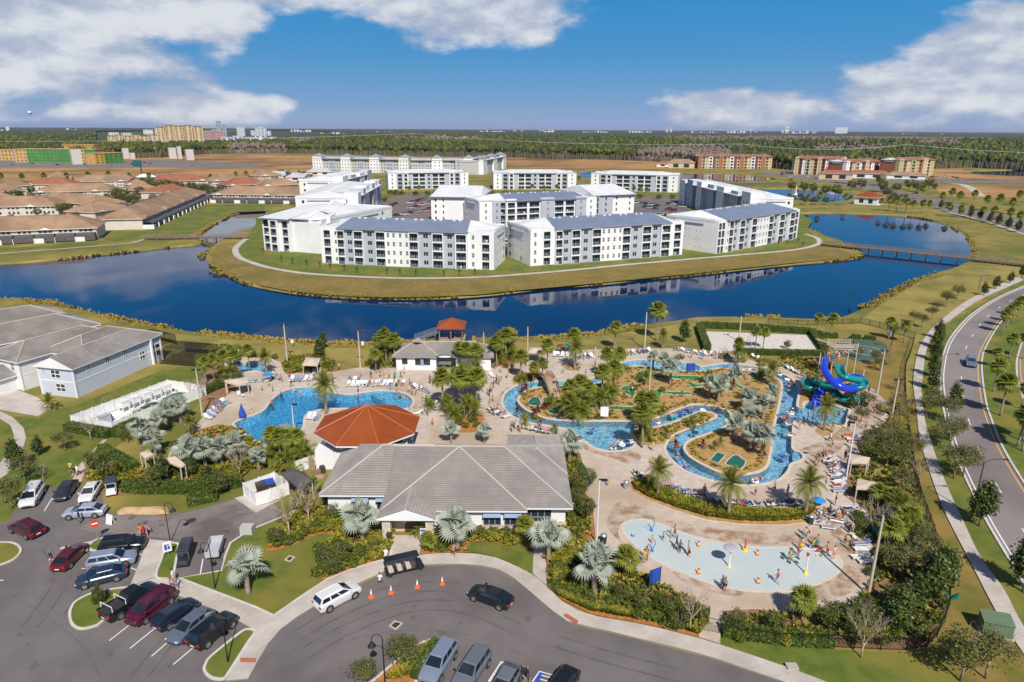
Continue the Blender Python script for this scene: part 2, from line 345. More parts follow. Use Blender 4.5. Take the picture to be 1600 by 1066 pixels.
def offset(P, d, closed=True):
 out = []; n = len(P)
 for i in range(n):
  a = P[(i-1) % n] if closed else P[max(i-1, 0)]; b = P[(i+1) % n] if closed else P[min(i+1, n-1)]
  t = Vector((b[0]-a[0], b[1]-a[1])); t = t.normalized() if t.length else Vector((1, 0))
  out.append(Vector((P[i][0]-t.y*d, P[i][1]+t.x*d, P[i][2] if len(P[i]) > 2 else 0)))
 return out
def area(P): return sum(P[i][0]*P[(i+1) % len(P)][1]-P[(i+1) % len(P)][0]*P[i][1] for i in range(len(P)))/2
def ccw(P): return P if area(P) > 0 else P[::-1]
def strip(mb, L, R_, z0, z1, mi=None, closed=False):
 """raised band between two matching edges"""
 n = len(L); vs = []
 for a, b in zip(L, R_): vs += [(a[0], a[1], z0), (a[0], a[1], z1), (b[0], b[1], z1), (b[0], b[1], z0)]
 fs = []
 for i in range(n if closed else n-1):
  j = (i+1) % n
  for k in range(3): fs.append((4*i+k, 4*j+k, 4*j+k+1, 4*i+k+1))
 if not closed: fs += [(0, 1, 2, 3), (4*n-1, 4*n-2, 4*n-3, 4*n-4)]
 mb.add(vs, fs, mi)
def band(name, P, w, z, mt, h=0.0, closed=False, parent=None, kind=None, z0=None):
 L, R_ = offset(P, w/2, closed), offset(P, -w/2, closed); mb = MB()
 if h or z0 is not None: strip(mb, L, R_, z-h if z0 is None else z0, z, None, closed)
 else:
  n = len(P); mb.add([(p[0], p[1], z) for p in L]+[(p[0], p[1], z) for p in R_], [(n+i, n+(i+1) % n, (i+1) % n, i) for i in range(n if closed else n-1)])
 o = mb.build(name, mt, parent)
 if kind: o['kind'] = kind
 return o
def resample(P, step):
 P = [Vector((p[0], p[1], 0)) for p in P]; L = [0]
 for a, b in zip(P, P[1:]): L.append(L[-1]+(b-a).length)
 n = max(2, int(round(L[-1]/step))+1) if step < 1e6 else 2; out = []; k = 0
 for i in range(n):
  d = L[-1]*i/(n-1)
  while k < len(P)-2 and L[k+1] < d: k += 1
  out.append(P[k].lerp(P[k+1], (d-L[k])/max(1e-9, L[k+1]-L[k])))
 return out
def rnd_in(P, n):
 P = [(p[0], p[1]) for p in P]; xs = [p[0] for p in P]; ys = [p[1] for p in P]; out = np.zeros((0, 2))
 while len(out) < n:
  q = rng.uniform((min(xs), min(ys)), (max(xs), max(ys)), (max(64, n*2), 2)); out = np.vstack([out, q[inside(P, q[:, 0], q[:, 1])]])
 return out[:n]
# ================================================================ THE GROUND
SM = lambda s, n=3, z=0.0: smooth(GP(s, z), n)
# ---- lake outlines
LAKE = SM("-160,421 0,413 60,409 150,399 220,392 262,387 300,384 312,377 303,372 330,352 350,342 368,334 400,331 425,331 425,348 405,356 372,365 356,371 345,379 333,388 328,397 329,406 337,417 355,428 380,440 410,449 450,456 500,462 560,466 620,467 680,466 740,463 800,457 860,450 940,444 1000,437 1080,430 1160,421 1240,413 1300,408 1332,404 1344,399 1334,389 1308,378 1278,366 1252,354 1240,342 1247,334 1330,334 1400,337 1450,343 1482,352 1505,363 1518,375 1525,390 1524,402 1505,416 1470,428 1430,443 1400,458 1370,475 1345,488 1325,497 1305,503 1260,502 1200,500 1150,499 1090,500 1060,505 1020,510 980,517 940,525 900,530 860,533 810,535 740,536 700,539 640,540 600,540 570,543 520,544 480,541 440,538 400,533 360,530 310,524 270,519 240,514 215,511 190,505 160,497 130,489 100,484 60,477 30,473 0,470 -160,462", 3, -.7)
PONDB = SM("903,272 920,267 1000,267.5 1055,270 1100,271.5 1150,271.5 1200,276.5 1216,281 1150,285 1080,284 1000,281 940,280 908,278", 2, -.7)
PONDF = SM("1150,300 1170,295.5 1230,295 1290,297 1330,303 1335,309 1322,315 1290,316 1260,317.5 1240,312 1200,312 1150,309", 2, -.7)
PONDR = SM("1503,269 1560,266.5 1700,266 1700,277 1600,276.5 1550,274.5 1520,272", 2, -.7)
PONDN = SM("1400,271 1440,269 1450,271 1430,274 1405,274", 2, -.7)
# ---- pools
MAINPOOL = SM("366,664 377.5,656 391,651 405,646 415,640 421,631 430,621 442.5,612.5 461,607 480,605.5 500,607 512,613 521,615 544,617.5 556,616 575,613 597.5,611 619,613 631,616 640,621 645,628 641,636 625,641 590,641 550,639 515,639 498,641 486,644.5 477,650 474,659 473,668 464,680 440,691 415,692 397,688 381,677", 3)
WADE = SM("357,582 361,577 371,574 380,569.5 395,567 410,568 417,573 419,579 410,582 398,580.5 385,582 372,584 362,584.5", 3)
RIVER = SM("786,631 788,620 792.5,613 802.5,606 817.5,600 835,597 866,595.6 885,596 904,596 922,593 935,587 942,580 952,573.5 969,568.5 984,564.5 1002,563 1027,565 1071,568 1087,570.5 1094,573 1106,572.5 1121,570 1139,569 1170,572.5 1195,576 1215,582.5 1230,589 1242.5,598.5 1248,607 1247,617.5 1244.5,634 1249,639 1256,637 1257.5,630.5 1270,628.5 1290,631 1312,637 1326,640.5 1323,652 1319,666 1297,664 1270,660.5 1244,658 1239,664 1237,690 1238,703 1248,707.5 1254.5,714 1251,720 1241,723 1234,727 1230,737 1217.5,749 1199,755.5 1167.5,759 1149,757.5 1117.5,752 1092.5,745 1067.5,734 1049,717.5 1041,706 1042.5,695 1053,682 1074,672.5 1100,662 1117,655.5 1121,650 1111,645 1095,643 1077.5,650 1055,659 1032,666 1010,669 993,671.5 985,677 991,686 991.5,694 985,701 967.5,705.5 947.5,705 930,700.5 917,692 903,682 888,672 870,668 847.5,664 822.5,660 804,652.5 792.5,643", 3)
ISLE = SM("808,627.5 811,619 819,612 830,608 845,605.5 869,603.7 897,604 922,602.5 940,597.5 955,587 967.5,580 981,574 1000,572 1015,574.5 1030,578.5 1071,580 1102,580 1120,576 1145,577 1170,580 1190,583 1207.5,588 1219,595 1223,603 1222,616 1217.5,640 1211,666 1208,690 1205,713 1200,730 1186,739 1161,743.5 1136,742 1111,734 1086,721 1072.5,711 1067.5,700 1073,691 1086,684.5 1100,680 1124,671 1139,663 1142,655 1139,646 1130,640.5 1115,636 1096,633.5 1077.5,634.5 1052.5,644 1027.5,654 1010,657.5 977.5,659 940,659 904,659 867.5,657 850,654 830,646 816,637.5", 3)
HOLES = [LAKE, PONDB, PONDF, PONDR, PONDN]; POOLS = [MAINPOOL, WADE, RIVER]
big = [Vector((x, y, 0)) for x, y in ((-14000, -60), (14000, -60), (22000, 26000), (-22000, 26000))]
sheet('ground', big, 0, 'meadow', HOLES+POOLS)
for i, (L, nm) in enumerate(((LAKE, 'lake'), (PONDB, 'pond'), (PONDF, 'pond'), (PONDR, 'pond'), (PONDN, 'pond'))):
 L = ccw(L); inn = offset(L, 2.2 if i == 0 else 2.0); n = len(L)
 mb = MB(); mb.add([(p[0], p[1], 0.0) for p in L]+[(p[0], p[1], -1.3) for p in inn], [(k, (k+1) % n, n+(k+1) % n, n+k) for k in range(n)])
 mb.build('lake_bank' if i == 0 else 'pond_bank', 'bank_grass', kind='structure')
 sheet(nm+'_water', L, -.7, 'lake_water')
def P(name, s, z, mt, n=0, **kw):
 q = GP(s); q = smooth(q, n) if n else q
 return sheet(name, q, z, mt, **kw)
# ---- far land
P('dry_field', "-700,250 0,248 130,250 330,241 490,242 500,262 520,290 430,296 300,290 0,292 -700,300", .06, 'field')
P('dry_field', "770,246 900,248 1000,251 1060,255 1083,262 1000,264.5 900,264.5 770,262", .06, 'field')
P('dry_field', "1378,264 1460,261 1500,264 1530,274 1700,279 1700,284 1480,282 1440,276", .06, 'field')
P('dry_field', "1460,291 1560,289 1800,289 1800,320 1600,308 1530,309 1470,305", .06, 'field')
P('dry_field', "900,283 1000,284 1100,287 1216,285 1240,289 1150,293 1000,290 905,284", .05, 'scrub')
P('scrub_land', "-700,284 0,283 330,283 440,290 500,290 500,330 380,305 0,330 -700,330", .08, 'scrub')
P('construction_yard', "-200,262 0,262 120,262 250,262 420,262 400,256 250,250 0,250 -200,250", .09, 'asphalt_old')
P('country_road', "1190,268 1235,272 1300,279 1360,284 1430,280 1520,282 1800,284 1800,288 1520,286.5 1430,286 1355,290 1280,284 1225,276 1190,272", .1, 'asphalt_old')
P('boulevard', "1300,284 1350,290 1385,293 1420,301 1460,310 1510,322 1560,335 1620,350 1700,375 1700,392 1600,364 1555,352 1500,337 1450,322 1400,308 1360,297 1320,291", .1, 'asphalt_old')
P('resort_forecourt', "1215,262 1250,273 1330,280 1420,277 1445,272 1440,266 1380,262", .09, 'asphalt_old')
band('footpath', GP("1478,331 1520,341 1555,351 1600,366 1680,392"), 2.2, .12, 'concrete', kind='structure')
band('footpath', smooth(GP("1486,287 1505,289 1520,296 1528,303 1532,307"), 3, False), 7, .12, 'concrete', kind='structure')
P('townhouse_street', "-60,352 30,350 90,340 170,330 235,322 300,312 345,303 345,298 290,302 210,312 120,318 40,330 -60,338", .1, 'asphalt_old')
P('townhouse_lawn', "-60,392 60,385 160,374 225,360 275,335 320,320 410,318 415,330 370,332 345,340 320,352 300,366 230,372 150,380 0,394 -60,396", .04, 'lawn')
# ---- apartment peninsula
P('peninsula_lawn', "372,384 385,372 400,350 430,330 620,300 1060,300 1245,330 1262,358 1275,370 1277,380 1235,390 1130,400 980,413 830,427 700,434 560,431 470,426 400,411 377,400 371,391", .03, 'lawn', 2)
P('bank_slope', "366,390 371,403 390,412 425,421 470,428 540,433 620,436 700,436 760,434 830,429 900,423 980,415 1060,408 1130,402 1200,396 1243,391.5 1274,385.5 1287,382 1328,396 1332,402 1240,411 1080,428 940,442 800,455 740,461 620,465 500,460 410,447 355,426 337,415 330,402 332,393 345,383", .035, 'slope_grass', 2)
P('courtyard_car_park', "515,372 560,338 610,309 640,302 760,303 930,303 1062,309 1070,322 1105,345 1085,362 1070,385 1062,374 1000,372 808,396 786,398 775,380 700,372", .09, 'rust_asphalt')
P('courtyard_lane', "940,312 1062,313 1090,345 1075,368 1040,352 1000,330 950,322", .12, 'asphalt')
band('shore_path', smooth(GP("386,373 376,380 367.5,390 373,402 391,410 420,418.5 470,427 540,432 620,435 700,435 760,433 830,428 900,422 980,414 1060,407 1130,401 1200,395 1240,391 1268,385.5 1281,380 1276,372 1258,366"), 3, False), 2.3, .12, 'concrete', kind='structure')
band('shore_path', smooth(GP("228,373 205,380 150,385 100,389 60,392 0,397 -80,405"), 3, False), 1.6, .12, 'concrete', kind='structure')
# ---- lawns of the near shore
P('shore_lawn', "240,519 300,524 400,535 480,543 570,545 600,542 700,541 780,536 862,537 903,532 980,519 1060,507 1150,501 1260,504 1340,505 1345,506 1250,508 1140,512 1090,515 1070,540 860,545 780,560 600,573 440,573 430,558 340,556 300,560 240,525", .02, 'bank_grass')
P('east_lawn', "1345,500 1372,480 1402,462 1432,446 1475,431 1525,415 1600,418 1600,430 1560,447 1523,465 1500,479 1475,499 1455,517 1440,540 1430,560 1424,600 1415,628 1413,595 1415,572 1429,529 1400,521 1377,512", .02, 'bank_grass')
P('house_lawn', "0,655 18,650 60,655 80,640 115,635 250,580 300,570 330,560 345,590 320,620 300,640 250,665 180,690 150,705 120,728 110,756 80,765 52,764 30,788 10,815 -60,822 -60,740 0,745 12,742 38,702 42,685 37,668 18,650", .025, 'lawn', 0)
P('house_lawn', "-60,724 0,724 20,698 23,681 15,664 0,654 -60,650", .025, 'lawn', 2)
P('garden_lawn', "180,700 210,678 224,690 220,722 212,738 180,712", .06, 'bank_grass')
P('house_drive', "-60,600 0,604 34,612 60,622 77,640 59,651 18,644 0,641 -60,640", .05, 'concrete')
P('curved_path', "-60,636 0,643 20,653 36.5,669 40.5,685 36,701 24,722 10,742 -20,760 -60,740 -30,735 0,724 14,706 20,694 22,681 16,665 0,655 -60,648", .05, 'concrete')
P('garden_walk', "172,681 154,704 134,724 131,740 126,758 110,756 117,742 126,724 146,703 168,680 240,632 246,634", .05, 'deck')
P('verge', "1427,604 1431,633 1437,687 1452.4,738 1466.5,778.5 1482.8,816 1517.5,882.5 1557.5,960 1602,1028 1680,1150 1600,1160 1500,1066 1466,1003 1486,950 1472,880 1444,790 1427,713 1417,640", .02, 'verge_grass')
P('verge', "1462,518 1448,547 1443,583 1440,612 1446,661 1454,689 1468.6,731.8 1486.8,776.5 1503,811 1532.5,872.5 1567.5,920 1602,985 1700,1130 1720,1100 1600,915 1546,824 1527,786 1505,740 1494.8,713 1482,673 1473,633 1469,600 1471,572 1477,544 1490,521 1515,493.5 1553,468 1600,446 1600,436", .02, 'lawn')
P('south_lawn', "1127,994 1240,1011 1360,1019 1441,1021 1466,1006 1500,1064 1600,1160 1660,1230 1500,1180 1330,1098 1262,1062 1200,1034 1127,1010", .03, 'lawn')
P('pool_garden_soil', "1385,626 1413,600 1420,670 1428,740 1444,790 1462,850 1482,910 1484,950 1475,975 1441,1017 1240,1007 1125,990 1100,940 1180,945 1240,950 1330,940 1350,900 1352,815 1300,760 1320,700 1370,680", .04, 'soil')
P('garden_lawn', "1360,706 1412,715 1420,760 1428,790 1400,800 1375,775 1362,740", .06, 'bank_grass', 2)
P('garden_lawn', "1330,950 1352,925 1375,930 1380,945 1340,968 1290,966 1260,958", .065, 'lawn', 2)
P('court_garden', "1285,560 1300,532 1340,520 1395,524 1420,534 1414,560 1408,600 1385,630 1355,600 1340,590 1300,575", .03, 'verge_grass', 2)
P('slide_garden', "1180,560 1283,556 1288,565 1290,600 1250,590 1225,574 1190,567", .05, 'soil')
# ---- the pool deck
DECK = GP("338,578 350,566 380,559 422,560 438,567 443,580 470,584 520,582 560,575 600,575 620,577 767,577 800,562 815,556 850,556 862,547 950,547 1000,545 1050,545 1093,552 1150,556 1185,567 1225,573 1243,580 1262,592 1290,598 1330,592 1345,590 1360,606 1385,628 1388,650 1375,680 1350,690 1345,720 1320,735 1315,760 1335,790 1352,815 1360,850 1362,880 1357,915 1330,945 1290,955 1240,957 1180,952 1130,955 1125,992 1095,988 1098,958 1105,946 1050,928 1015,907 985,889 960,862 932,852 925,790 908,760 912,735 905,702 888,690 878,725 700,745 600,742 520,716 480,722 440,722 400,722 345,722 320,738 275,735 262,715 272,692 300,672 322,647 350,622 372,606 360,598 338,588")
sheet('pool_deck', DECK, .1, 'deck', POOLS, thick=.1, side='coping')
def pool(nm, Lp, isles, depth, fl, wt):
 Lp = ccw(Lp); n = len(Lp); inn = offset(Lp, .0)
 root = empty(nm, tuple(sum(Lp, Vector((0, 0, 0)))/n), kind='structure')
 inv = Matrix.Translation(-root.location)
 def loc(o): o.data.transform(inv); return o
 loc(sheet('water', Lp, -.04, wt, isles, parent=root)); loc(sheet('pool_bottom', Lp, -depth, fl, isles, parent=root))
 mb = MB()
 for q, sgn in [(Lp, 1)]+[(ccw(k)[::-1], 1) for k in isles]:
  k = len(q); mb.add([(p[0], p[1], .1) for p in q]+[(p[0], p[1], -depth) for p in q], [(i, k+i, k+(i+1) % k, (i+1) % k) for i in range(k)])
 loc(mb.build('pool_wall', 'pool_floor', root))
 mb = MB()
 for q in [Lp]+[ccw(k)[::-1] for k in isles]: strip(mb, offset(q, -.38), offset(q, .06), .02, .16, None, True)
 loc(mb.build('coping', 'coping', root)); return root
pool('main_pool', MAINPOOL, [], 1.5, 'deep_floor', 'deep_water'); pool('wading_pool', WADE, [], .6, 'pool_floor', 'pool_water'); pool('lazy_river', RIVER, [ISLE], 1.0, 'pool_floor', 'pool_water')
sheet('river_island', ISLE, .11, 'tan_mulch', thick=1.2, side='coping')
# beach steps of the main pool
for k in range(4):
 q = SM("578,612 597.5,611.4 619,613.4 631,616.4 640,621.4 644,627.8 640,635.5 625,640"); c = G(590, 627)
 q = [Vector((c.x+(p.x-c.x)*(1-.07*k), c.y+(p.y-c.y)*(1-.07*k), 0)) for p in q]; sheet('pool_step', q, -.35-.25*k, 'pool_floor')
for k in range(3):
 q = SM("1240,722 1239,706 1248,708 1253.5,714 1250.5,719.5"); c = G(1239, 714)
 q = [Vector((c.x+(p.x-c.x)*(1-.22*k), c.y+(p.y-c.y)*(1-.22*k), 0)) for p in q]; sheet('pool_step', q, -.25-.25*k, 'pool_floor')
# wet and worn paving
for s in ("963,788 985,787 1004,796 1024,812 1005,811 985,812 970,820 966,836 975,850 962,842 948,822 952,806", "1040,815 1090,822 1150,831 1240,836 1278,843 1292,864 1270,857 1237,853 1162,851 1125,846 1087,838 1052,826", "1052,894 1087,906.5 1125,919 1160,926 1150,933 1100,923 1062,907", "1235,929 1275,917 1307,902 1322,884 1348,900 1334,926 1290,938 1245,942", "1330,642 1350,622 1378,638 1372,662 1340,672 1322,694 1300,712 1268,712 1246,705 1285,690 1316,668", "905,692 920,698 947,708 985,704 1002,716 984,726 940,712 915,704", "647,628 656,640 664,650 646,642", "780,620 790,607 798,606 786,622", "1300,815 1322,838 1338,862 1322,868 1300,845"):
 P('wet_paving', s, .106, 'deck_wet', 3)
# splash pad, courts
sp = SM("972,825 980,816.5 1000,813 1015,815 1050,827 1087,841 1125,850 1162,855 1200,857 1237,856 1282,860 1305,867 1315,882 1305,900 1275,915 1237,924 1200,926 1162,924 1125,917 1087,905 1050,890 1020,875 995,855 977,837")
r_ = empty('splash_pad', (0, 0, 0), kind='structure'); sheet('pad_floor', sp, .112, 'splash_floor', parent=r_); band('pad_rim', ccw(sp), .3, .13, 'coping', h=.05, closed=True, parent=r_)
P('sand_court', "1094,518 1264,524 1283,551 1108,549", .06, 'sand')
r_ = empty('basketball_court', (0, 0, 0), kind='structure')
sheet('court_floor', SM("1308,540 1312,532 1326,528.5 1362,530 1381,537 1387,547 1378,557 1352,565 1327,561 1311,551"), .08, 'court', parent=r_)
def ring(cx, cy, r, a0=0, a1=2*pi, n=24): return [Vector((cx+r*cos(a0+(a1-a0)*i/n), cy+r*sin(a0+(a1-a0)*i/n), 0)) for i in range(n if a1-a0 > 6.2 else n+1)]
c = G(1352, 548); band('court_line', ring(c.x, c.y, 3.4), .12, .085, 'stripe', closed=True, parent=r_); band('court_line', ring(c.x, c.y, 1.2), .1, .085, 'stripe', closed=True, parent=r_)
for s, mt in (("989,594 999,582 1007,579 1016,579 1017,587 1002,592 994,597", 'turf'), ("1018,587 1055,588 1092,588.5 1088,595 1060,593 1018,592", 'turf'), ("970,607 980,603 990,606 993,613 990,622 982,618 972,612", 'turf'), ("945,617 960,615 962,622 947,624", 'turf'),
              ("914,628 924,621 945,624 944,633 925,639 914,635", 'turf_dark'), ("948,636 970,636.5 995,637 1020,638 1020,642 990,642 950,641", 'turf'), ("1020,611 1034,612 1032,622 1022,625", 'turf'), ("1040,613 1078,614 1078,618 1045,617", 'turf'), ("1149,600 1169,610 1164,612 1150,605", 'turf'), ("1172,582 1195,587 1188,593 1172,590", 'turf_dark'),
              ("848,623 862,622 864,630 852,632", 'turf_dark'), ("826,627 838,620 845,628 843,635 828,634", 'turf_dark'), ("856,644 872,634 881,640 868,648", 'turf_dark'), ("1120,708 1134,712 1122.5,725 1109,720", 'turf_dark'), ("1144,714 1152,712.5 1159,718 1165.6,723 1157,735 1143,729 1133,726", 'turf_dark'), ("1137,627 1150,629 1148,631 1136,630", 'turf'), ("1075,597 1090,602 1100,598 1104,603 1080,606", 'turf')):
 q = GP(s); sharp = '1120,708' in s
 o = P('putting_green', s, .13, mt, 0 if sharp else 2, kind=None); band('green_edging', ccw(q if sharp else smooth(q, 2)), .14, .16, 'kerb', h=.05, closed=True, parent=o)
 later(o, ('bright green' if mt == 'turf' else 'dark teal')+' putting green with a pale edging', 'putting green', 'mini golf putting greens')
# ---- car park, drive and road
P('car_park', "-260,1260 -260,850 -60,824 10,817 30,790 52,763 160,763 160,780 170,800 182,804 263,805 320,793 366,778 385,778 424,784 440,800 434,812 400,826 385,834 392,900 480,945 560,916 605,893 656,885 730,884 775,891 815,913 835,933 855,951 900,978 995,1000 1112,1030 1225,1068 1330,1110 1500,1215 1500,1260", .03, 'asphalt', kind='structure')
P('service_drive', "182,806 263,807 320,795 366,780 385,780 424,785 438,800 433,811 400,824 360,842 345,846 262,842 225,838 150,832 120,826 150,812", .035, 'asphalt_old')
P('concrete_pad', "366,779 384,774 401,792 424,785 440,780 452,774 400,802", .05, 'concrete')
roadL = GP("1760,402 1680,418 1600,448 1554.6,468.6 1516.6,494 1491,522 1478.6,544.6 1472,572.5 1470.5,598 1474,630 1482.7,669 1494.8,709.4 1505,735.8 1527,782 1546,820 1585,885 1640,975 1760,1150")
roadR = GP("1900,402 1760,425 1640,456 1600,473 1575,490 1559.6,508 1542,537 1534,557 1533,582.6 1539,628 1545.6,650.7 1563.9,697.3 1596,752 1640,820 1700,910 1860,1140")
road2 = GP("1960,425 1800,445 1700,470 1640,488 1612,510 1600,532 1591,560 1590,580 1593,600 1601,625 1618,670 1655,740 1710,820 1900,1050")
RL, RR, R2 = [resample(smooth(q, 4, False), 1e9 if 0 else 4.0) for q in (roadL, roadR, road2)]
def rs(Pt, n):
 L = [0.0]
 for a, b in zip(Pt, Pt[1:]): L.append(L[-1]+(b-a).length)
 out = []; k = 0
 for i in range(n):
  d = L[-1]*i/(n-1)
  while k < len(Pt)-2 and L[k+1] < d: k += 1
  out.append(Pt[k].lerp(Pt[k+1], (d-L[k])/max(1e-9, L[k+1]-L[k])))
 return out
sheet('road', RL+RR[::-1], .03, 'road_asphalt')
sheet('median', RR+R2[::-1], .14, 'lawn', thick=.14, side='kerb'); sheet('road', R2+[p+Vector((26, 2, 0)) for p in R2][::-1], .03, 'road_asphalt')
for q, d, mt in ((RL, .45, 'stripe'), (RR, -.5, 'stripe_yellow'), (R2, .5, 'stripe_yellow')):
 band('edge_line', offset(q, d, False), .16, .04, mt, kind='structure')
for q, d in ((RL, -.15), (RR, .15), (R2, -.15)): band('kerb', offset(q, d, False), .3, .15, 'kerb', h=.15, kind='structure')
mid = [a.lerp(b, .5) for a, b in zip(rs(RL, 160), rs(RR, 160))]; mid = resample(mid, 1.0)
for i in range(0, len(mid)-4, 12):
 band('lane_dash', mid[i:i+4], .14, .04, 'stripe', kind='structure')
# pavements laid in slabs
def slabs(name, A, B, step, z=.15, jt='concrete_joint', lab=None):
 A = [Vector((p[0], p[1], 0)) for p in A]; B = [Vector((p[0], p[1], 0)) for p in B]
 n = int(max(sum((b-a).length for a, b in zip(A, A[1:])), sum((b-a).length for a, b in zip(B, B[1:])))/step)+1
 A, B = rs(A, n), rs(B, n); root = empty(name, A[0], kind='structure'); o0 = A[0]
 mb = MB(); strip(mb, [p-o0 for p in A], [p-o0 for p in B], 0, z-.012); mb.build('joint_bed', jt, root)
 for i in range(n-1):
  q = [A[i], A[i+1], B[i+1], B[i]]; c = sum(q, Vector((0, 0, 0)))/4; g = []
  for p in q:
   d = (p-c); g.append(c+d*(1-.03/max(.3, d.length)))
  mb = MB(); mb.prism([p-o0 for p in g], z-.08, z+random.uniform(-.002, .002)); mb.build('slab', 'concrete', root)
 return root
slabs('promenade', smooth(GP("397,988 409,975 427,965 450,948 475,932 512,907 550,892 580,882 610,875.5 656,868.5 700,865.5 737,866.5 770,871 800,883 832,899 854,917 875,939 900,954 925,963.5 975,972 1025,982 1092,999 1125,1009 1200,1034 1262,1056 1340,1088 1450,1140"), 3, False),
      smooth(GP("352,1066 385,1066 400,1040 410,1022 425,1000 450,975 490,950 520,930 560,914 605,891.5 656,884 730,883 775,890 800,903 835,932 855,950 882,970 900,977 940,985 995,999 1050,1012 1112,1029 1162,1046 1200,1059 1225,1067 1300,1095 1420,1150"), 3, False), 2.1)
slabs('roadside_pavement', smooth(GP("1590,432 1560,446 1523,464 1498,479 1474,498 1453,517 1438,540 1430.5,565 1426.7,595 1427.5,610 1432,640.6 1437,687 1452.4,738 1466.5,778.5 1482.8,816 1517.5,882.5 1557.5,960 1602,1028 1680,1150"), 3, False),
      smooth(GP("1600,438 1568,452 1533,468 1508,484 1484,502 1462,518 1448,547 1443,582.6 1440,608 1441,620 1446,661 1454.4,689 1468.6,731.8 1486.8,776.5 1503,811 1532.5,872.5 1567.5,920 1602,985 1700,1130"), 3, False), 1.8)
slabs('car_park_walk', GP("230,844 218,880 203,918"), GP("261,847 251,880 243,903"), 2.2)
slabs('car_park_walk', GP("245,903 265,908 280,904 340,928 400,951 428,964"), GP("204,919 245,921 300,940 370,971 395,983 400,988"), 2.2)
slabs('entrance_walk', GP("617,838 610,872"), GP("661,838 656,868"), 1.6)
slabs('side_walk', GP("835,832 833.5,862 832,898"), GP("853,832 853.7,876 854,916"), 1.8)
P('gate_landing', "1094,985 1126,990 1124,1008 1092,998", .16, 'deck')
for s in ("881,961 887,961.8 903.5,972 902,977 898,976.5 880.5,965", "375,1030 401,1031 400,1038 376,1037"): P('tactile_ramp', s, .165, 'brick_red')
# raised planted islands with kerbs
def isle(nm, s, mt='lawn', n=3):
 q = ccw(SM(s, n) if n else GP(s)); root = empty(nm, q[0], kind='structure'); o0 = q[0]; q = [p-o0 for p in q]
 v, f = fill(q); put('grass_bed' if mt == 'lawn' else 'mulch_bed', np_mesh('bed', np.column_stack([v, np.full(len(v), .14)]), f, mt), root)
 mb = MB(); strip(mb, offset(q, -.12), offset(q, .13), 0, .17, None, True); mb.build('kerb', 'kerb', root); return root
isle('kerbed_island', "141,860 143,850 155,843.5 180,841.5 219,845 212,858 190,862 160,863"); isle('kerbed_island', "109,962 112,950 120,940 140,930 155,925 204,919 216,922 200,940 160,972 150,979 127,984 113,977")
isle('kerbed_island', "319,1048 322,1038 330,1027 372,993 386,985 399,989 390,1002 372,1030 358,1052 350,1062 335,1062 325,1057"); isle('kerbed_island', "-30,852 0,849 20,850 31,857 31,866 20,876 0,884 -30,895")
isle('kerbed_island', "262,848 270,850 279,853 275,878 267,908 244,903 252,876"); isle('kerbed_island', "560,1085 585,1064 625,1030 655,1008 678,1001 688,1006 682,1020 665,1045 648,1070 640,1085", 'mulch')
isle('front_lawn', "281,905 346,893.5 352,870 360,850 384,834 400,826 434,812 460,800 520,790 600,800 616,838 609,874 580,881.5 550,891.5 512,906.5 475,931 428,963.5 400,951 340,928", 'lawn', 0)
P('garden_lawn', "735,864 730,857 737,850 760,847.5 800,849 816,853 832,864 832,897 800,882 770,870.5", .15, 'lawn', 2)
for s in ("417,863 418,846 434,822 455,800 490,786 516,797 521,838 505,834.5 485,841 460,853 430,862", "524,834 518,845 500,858 497,880 496,900 505,907 525,903.5 580,880.5 609,871 615,843 600,834 560,830", "661,836 656.5,868 700,865 735,865 729,857 736,849 760,846 800,847.5 817,851 834,862 834,826 820,822 700,828",
          "854,862 858,835 888,812 896,796 905,836 925,848 942,852 962,866 986,890 1016,909 1051,930 1104,948 1097,958 1094,988 1092,998 1025,981 975,971 925,962 875,937 855,916", "877,690 888,691 904,704 911,735 907,760 924,792 931,851 905,838 896,800"):
 P('mulch_bed', s, .155, 'mulch', 0)
P('planter_bed', "983,757 990,752 1034,762 1059,775 1090,786 1125,797 1144,795 1184,800 1196,799 1250,800 1264,795 1280,796 1275,806 1257,818 1227,821.5 1200,822 1153,820 1106,814 1059,800 1012,782.5 988,768", .16, 'tan_mulch', 0, thick=.08, side='coping')
P('planter_bed', "700,668 706,655 720,648 745,648 757,655 760,668 745,676 712,676", .15, 'mulch', 3); P('planter_bed', "882,571 900,569 908,574 900,580 884,578", .15, 'tan_mulch', 3)
P('planter_strip', "1053,690 1056,683 1074,674 1100,664 1118,656 1119,650 1110,646.5 1095,645 1077.5,652 1055,661 1032,668 1010,671 995,673.5 988,678 993,686 994,693 1012,697 1035,695 1045,692", .14, 'tan_mulch', 2)
P('slide_mulch', "1250,616 1247,634 1250,637.5 1254,636 1256.5,628.5 1270,626.5 1295,630 1314,636 1328,638 1345,622 1356,610 1340,594 1320,590 1290,598 1262,594 1250,600", .14, 'tan_mulch', 0)
P('planter_bed', "268,700 300,676 340,664 372,668 400,690 440,694 470,690 476,706 440,718 395,728 345,738 300,744 270,735", .12, 'mulch', 0)
P('planter_bed', "802,590 815,584 835,582 862,585 866,594 835,595 815,598 803,602", .14, 'tan_mulch', 2); P('planter_bed', "1274,672 1290,668 1302,673 1300,680 1284,682", .14, 'tan_mulch', 3)
P('planter_bed', "770,560 790,553 815,551 813,566 785,573 768,572", .14, 'mulch', 2)
P('garden_bed', "150,720 176,706 230,740 262,725 275,738 320,742 400,728 380,750 330,765 240,770 190,775 165,770 135,760 130,735", .05, 'soil', 0)
P('garden_bed', "443,585 520,583 525,566 500,552 455,556 440,566", .04, 'soil', 2); P('garden_bed', "345,560 330,575 310,600 320,640 350,620 368,605 338,590 340,575 360,562", .045, 'soil', 2)
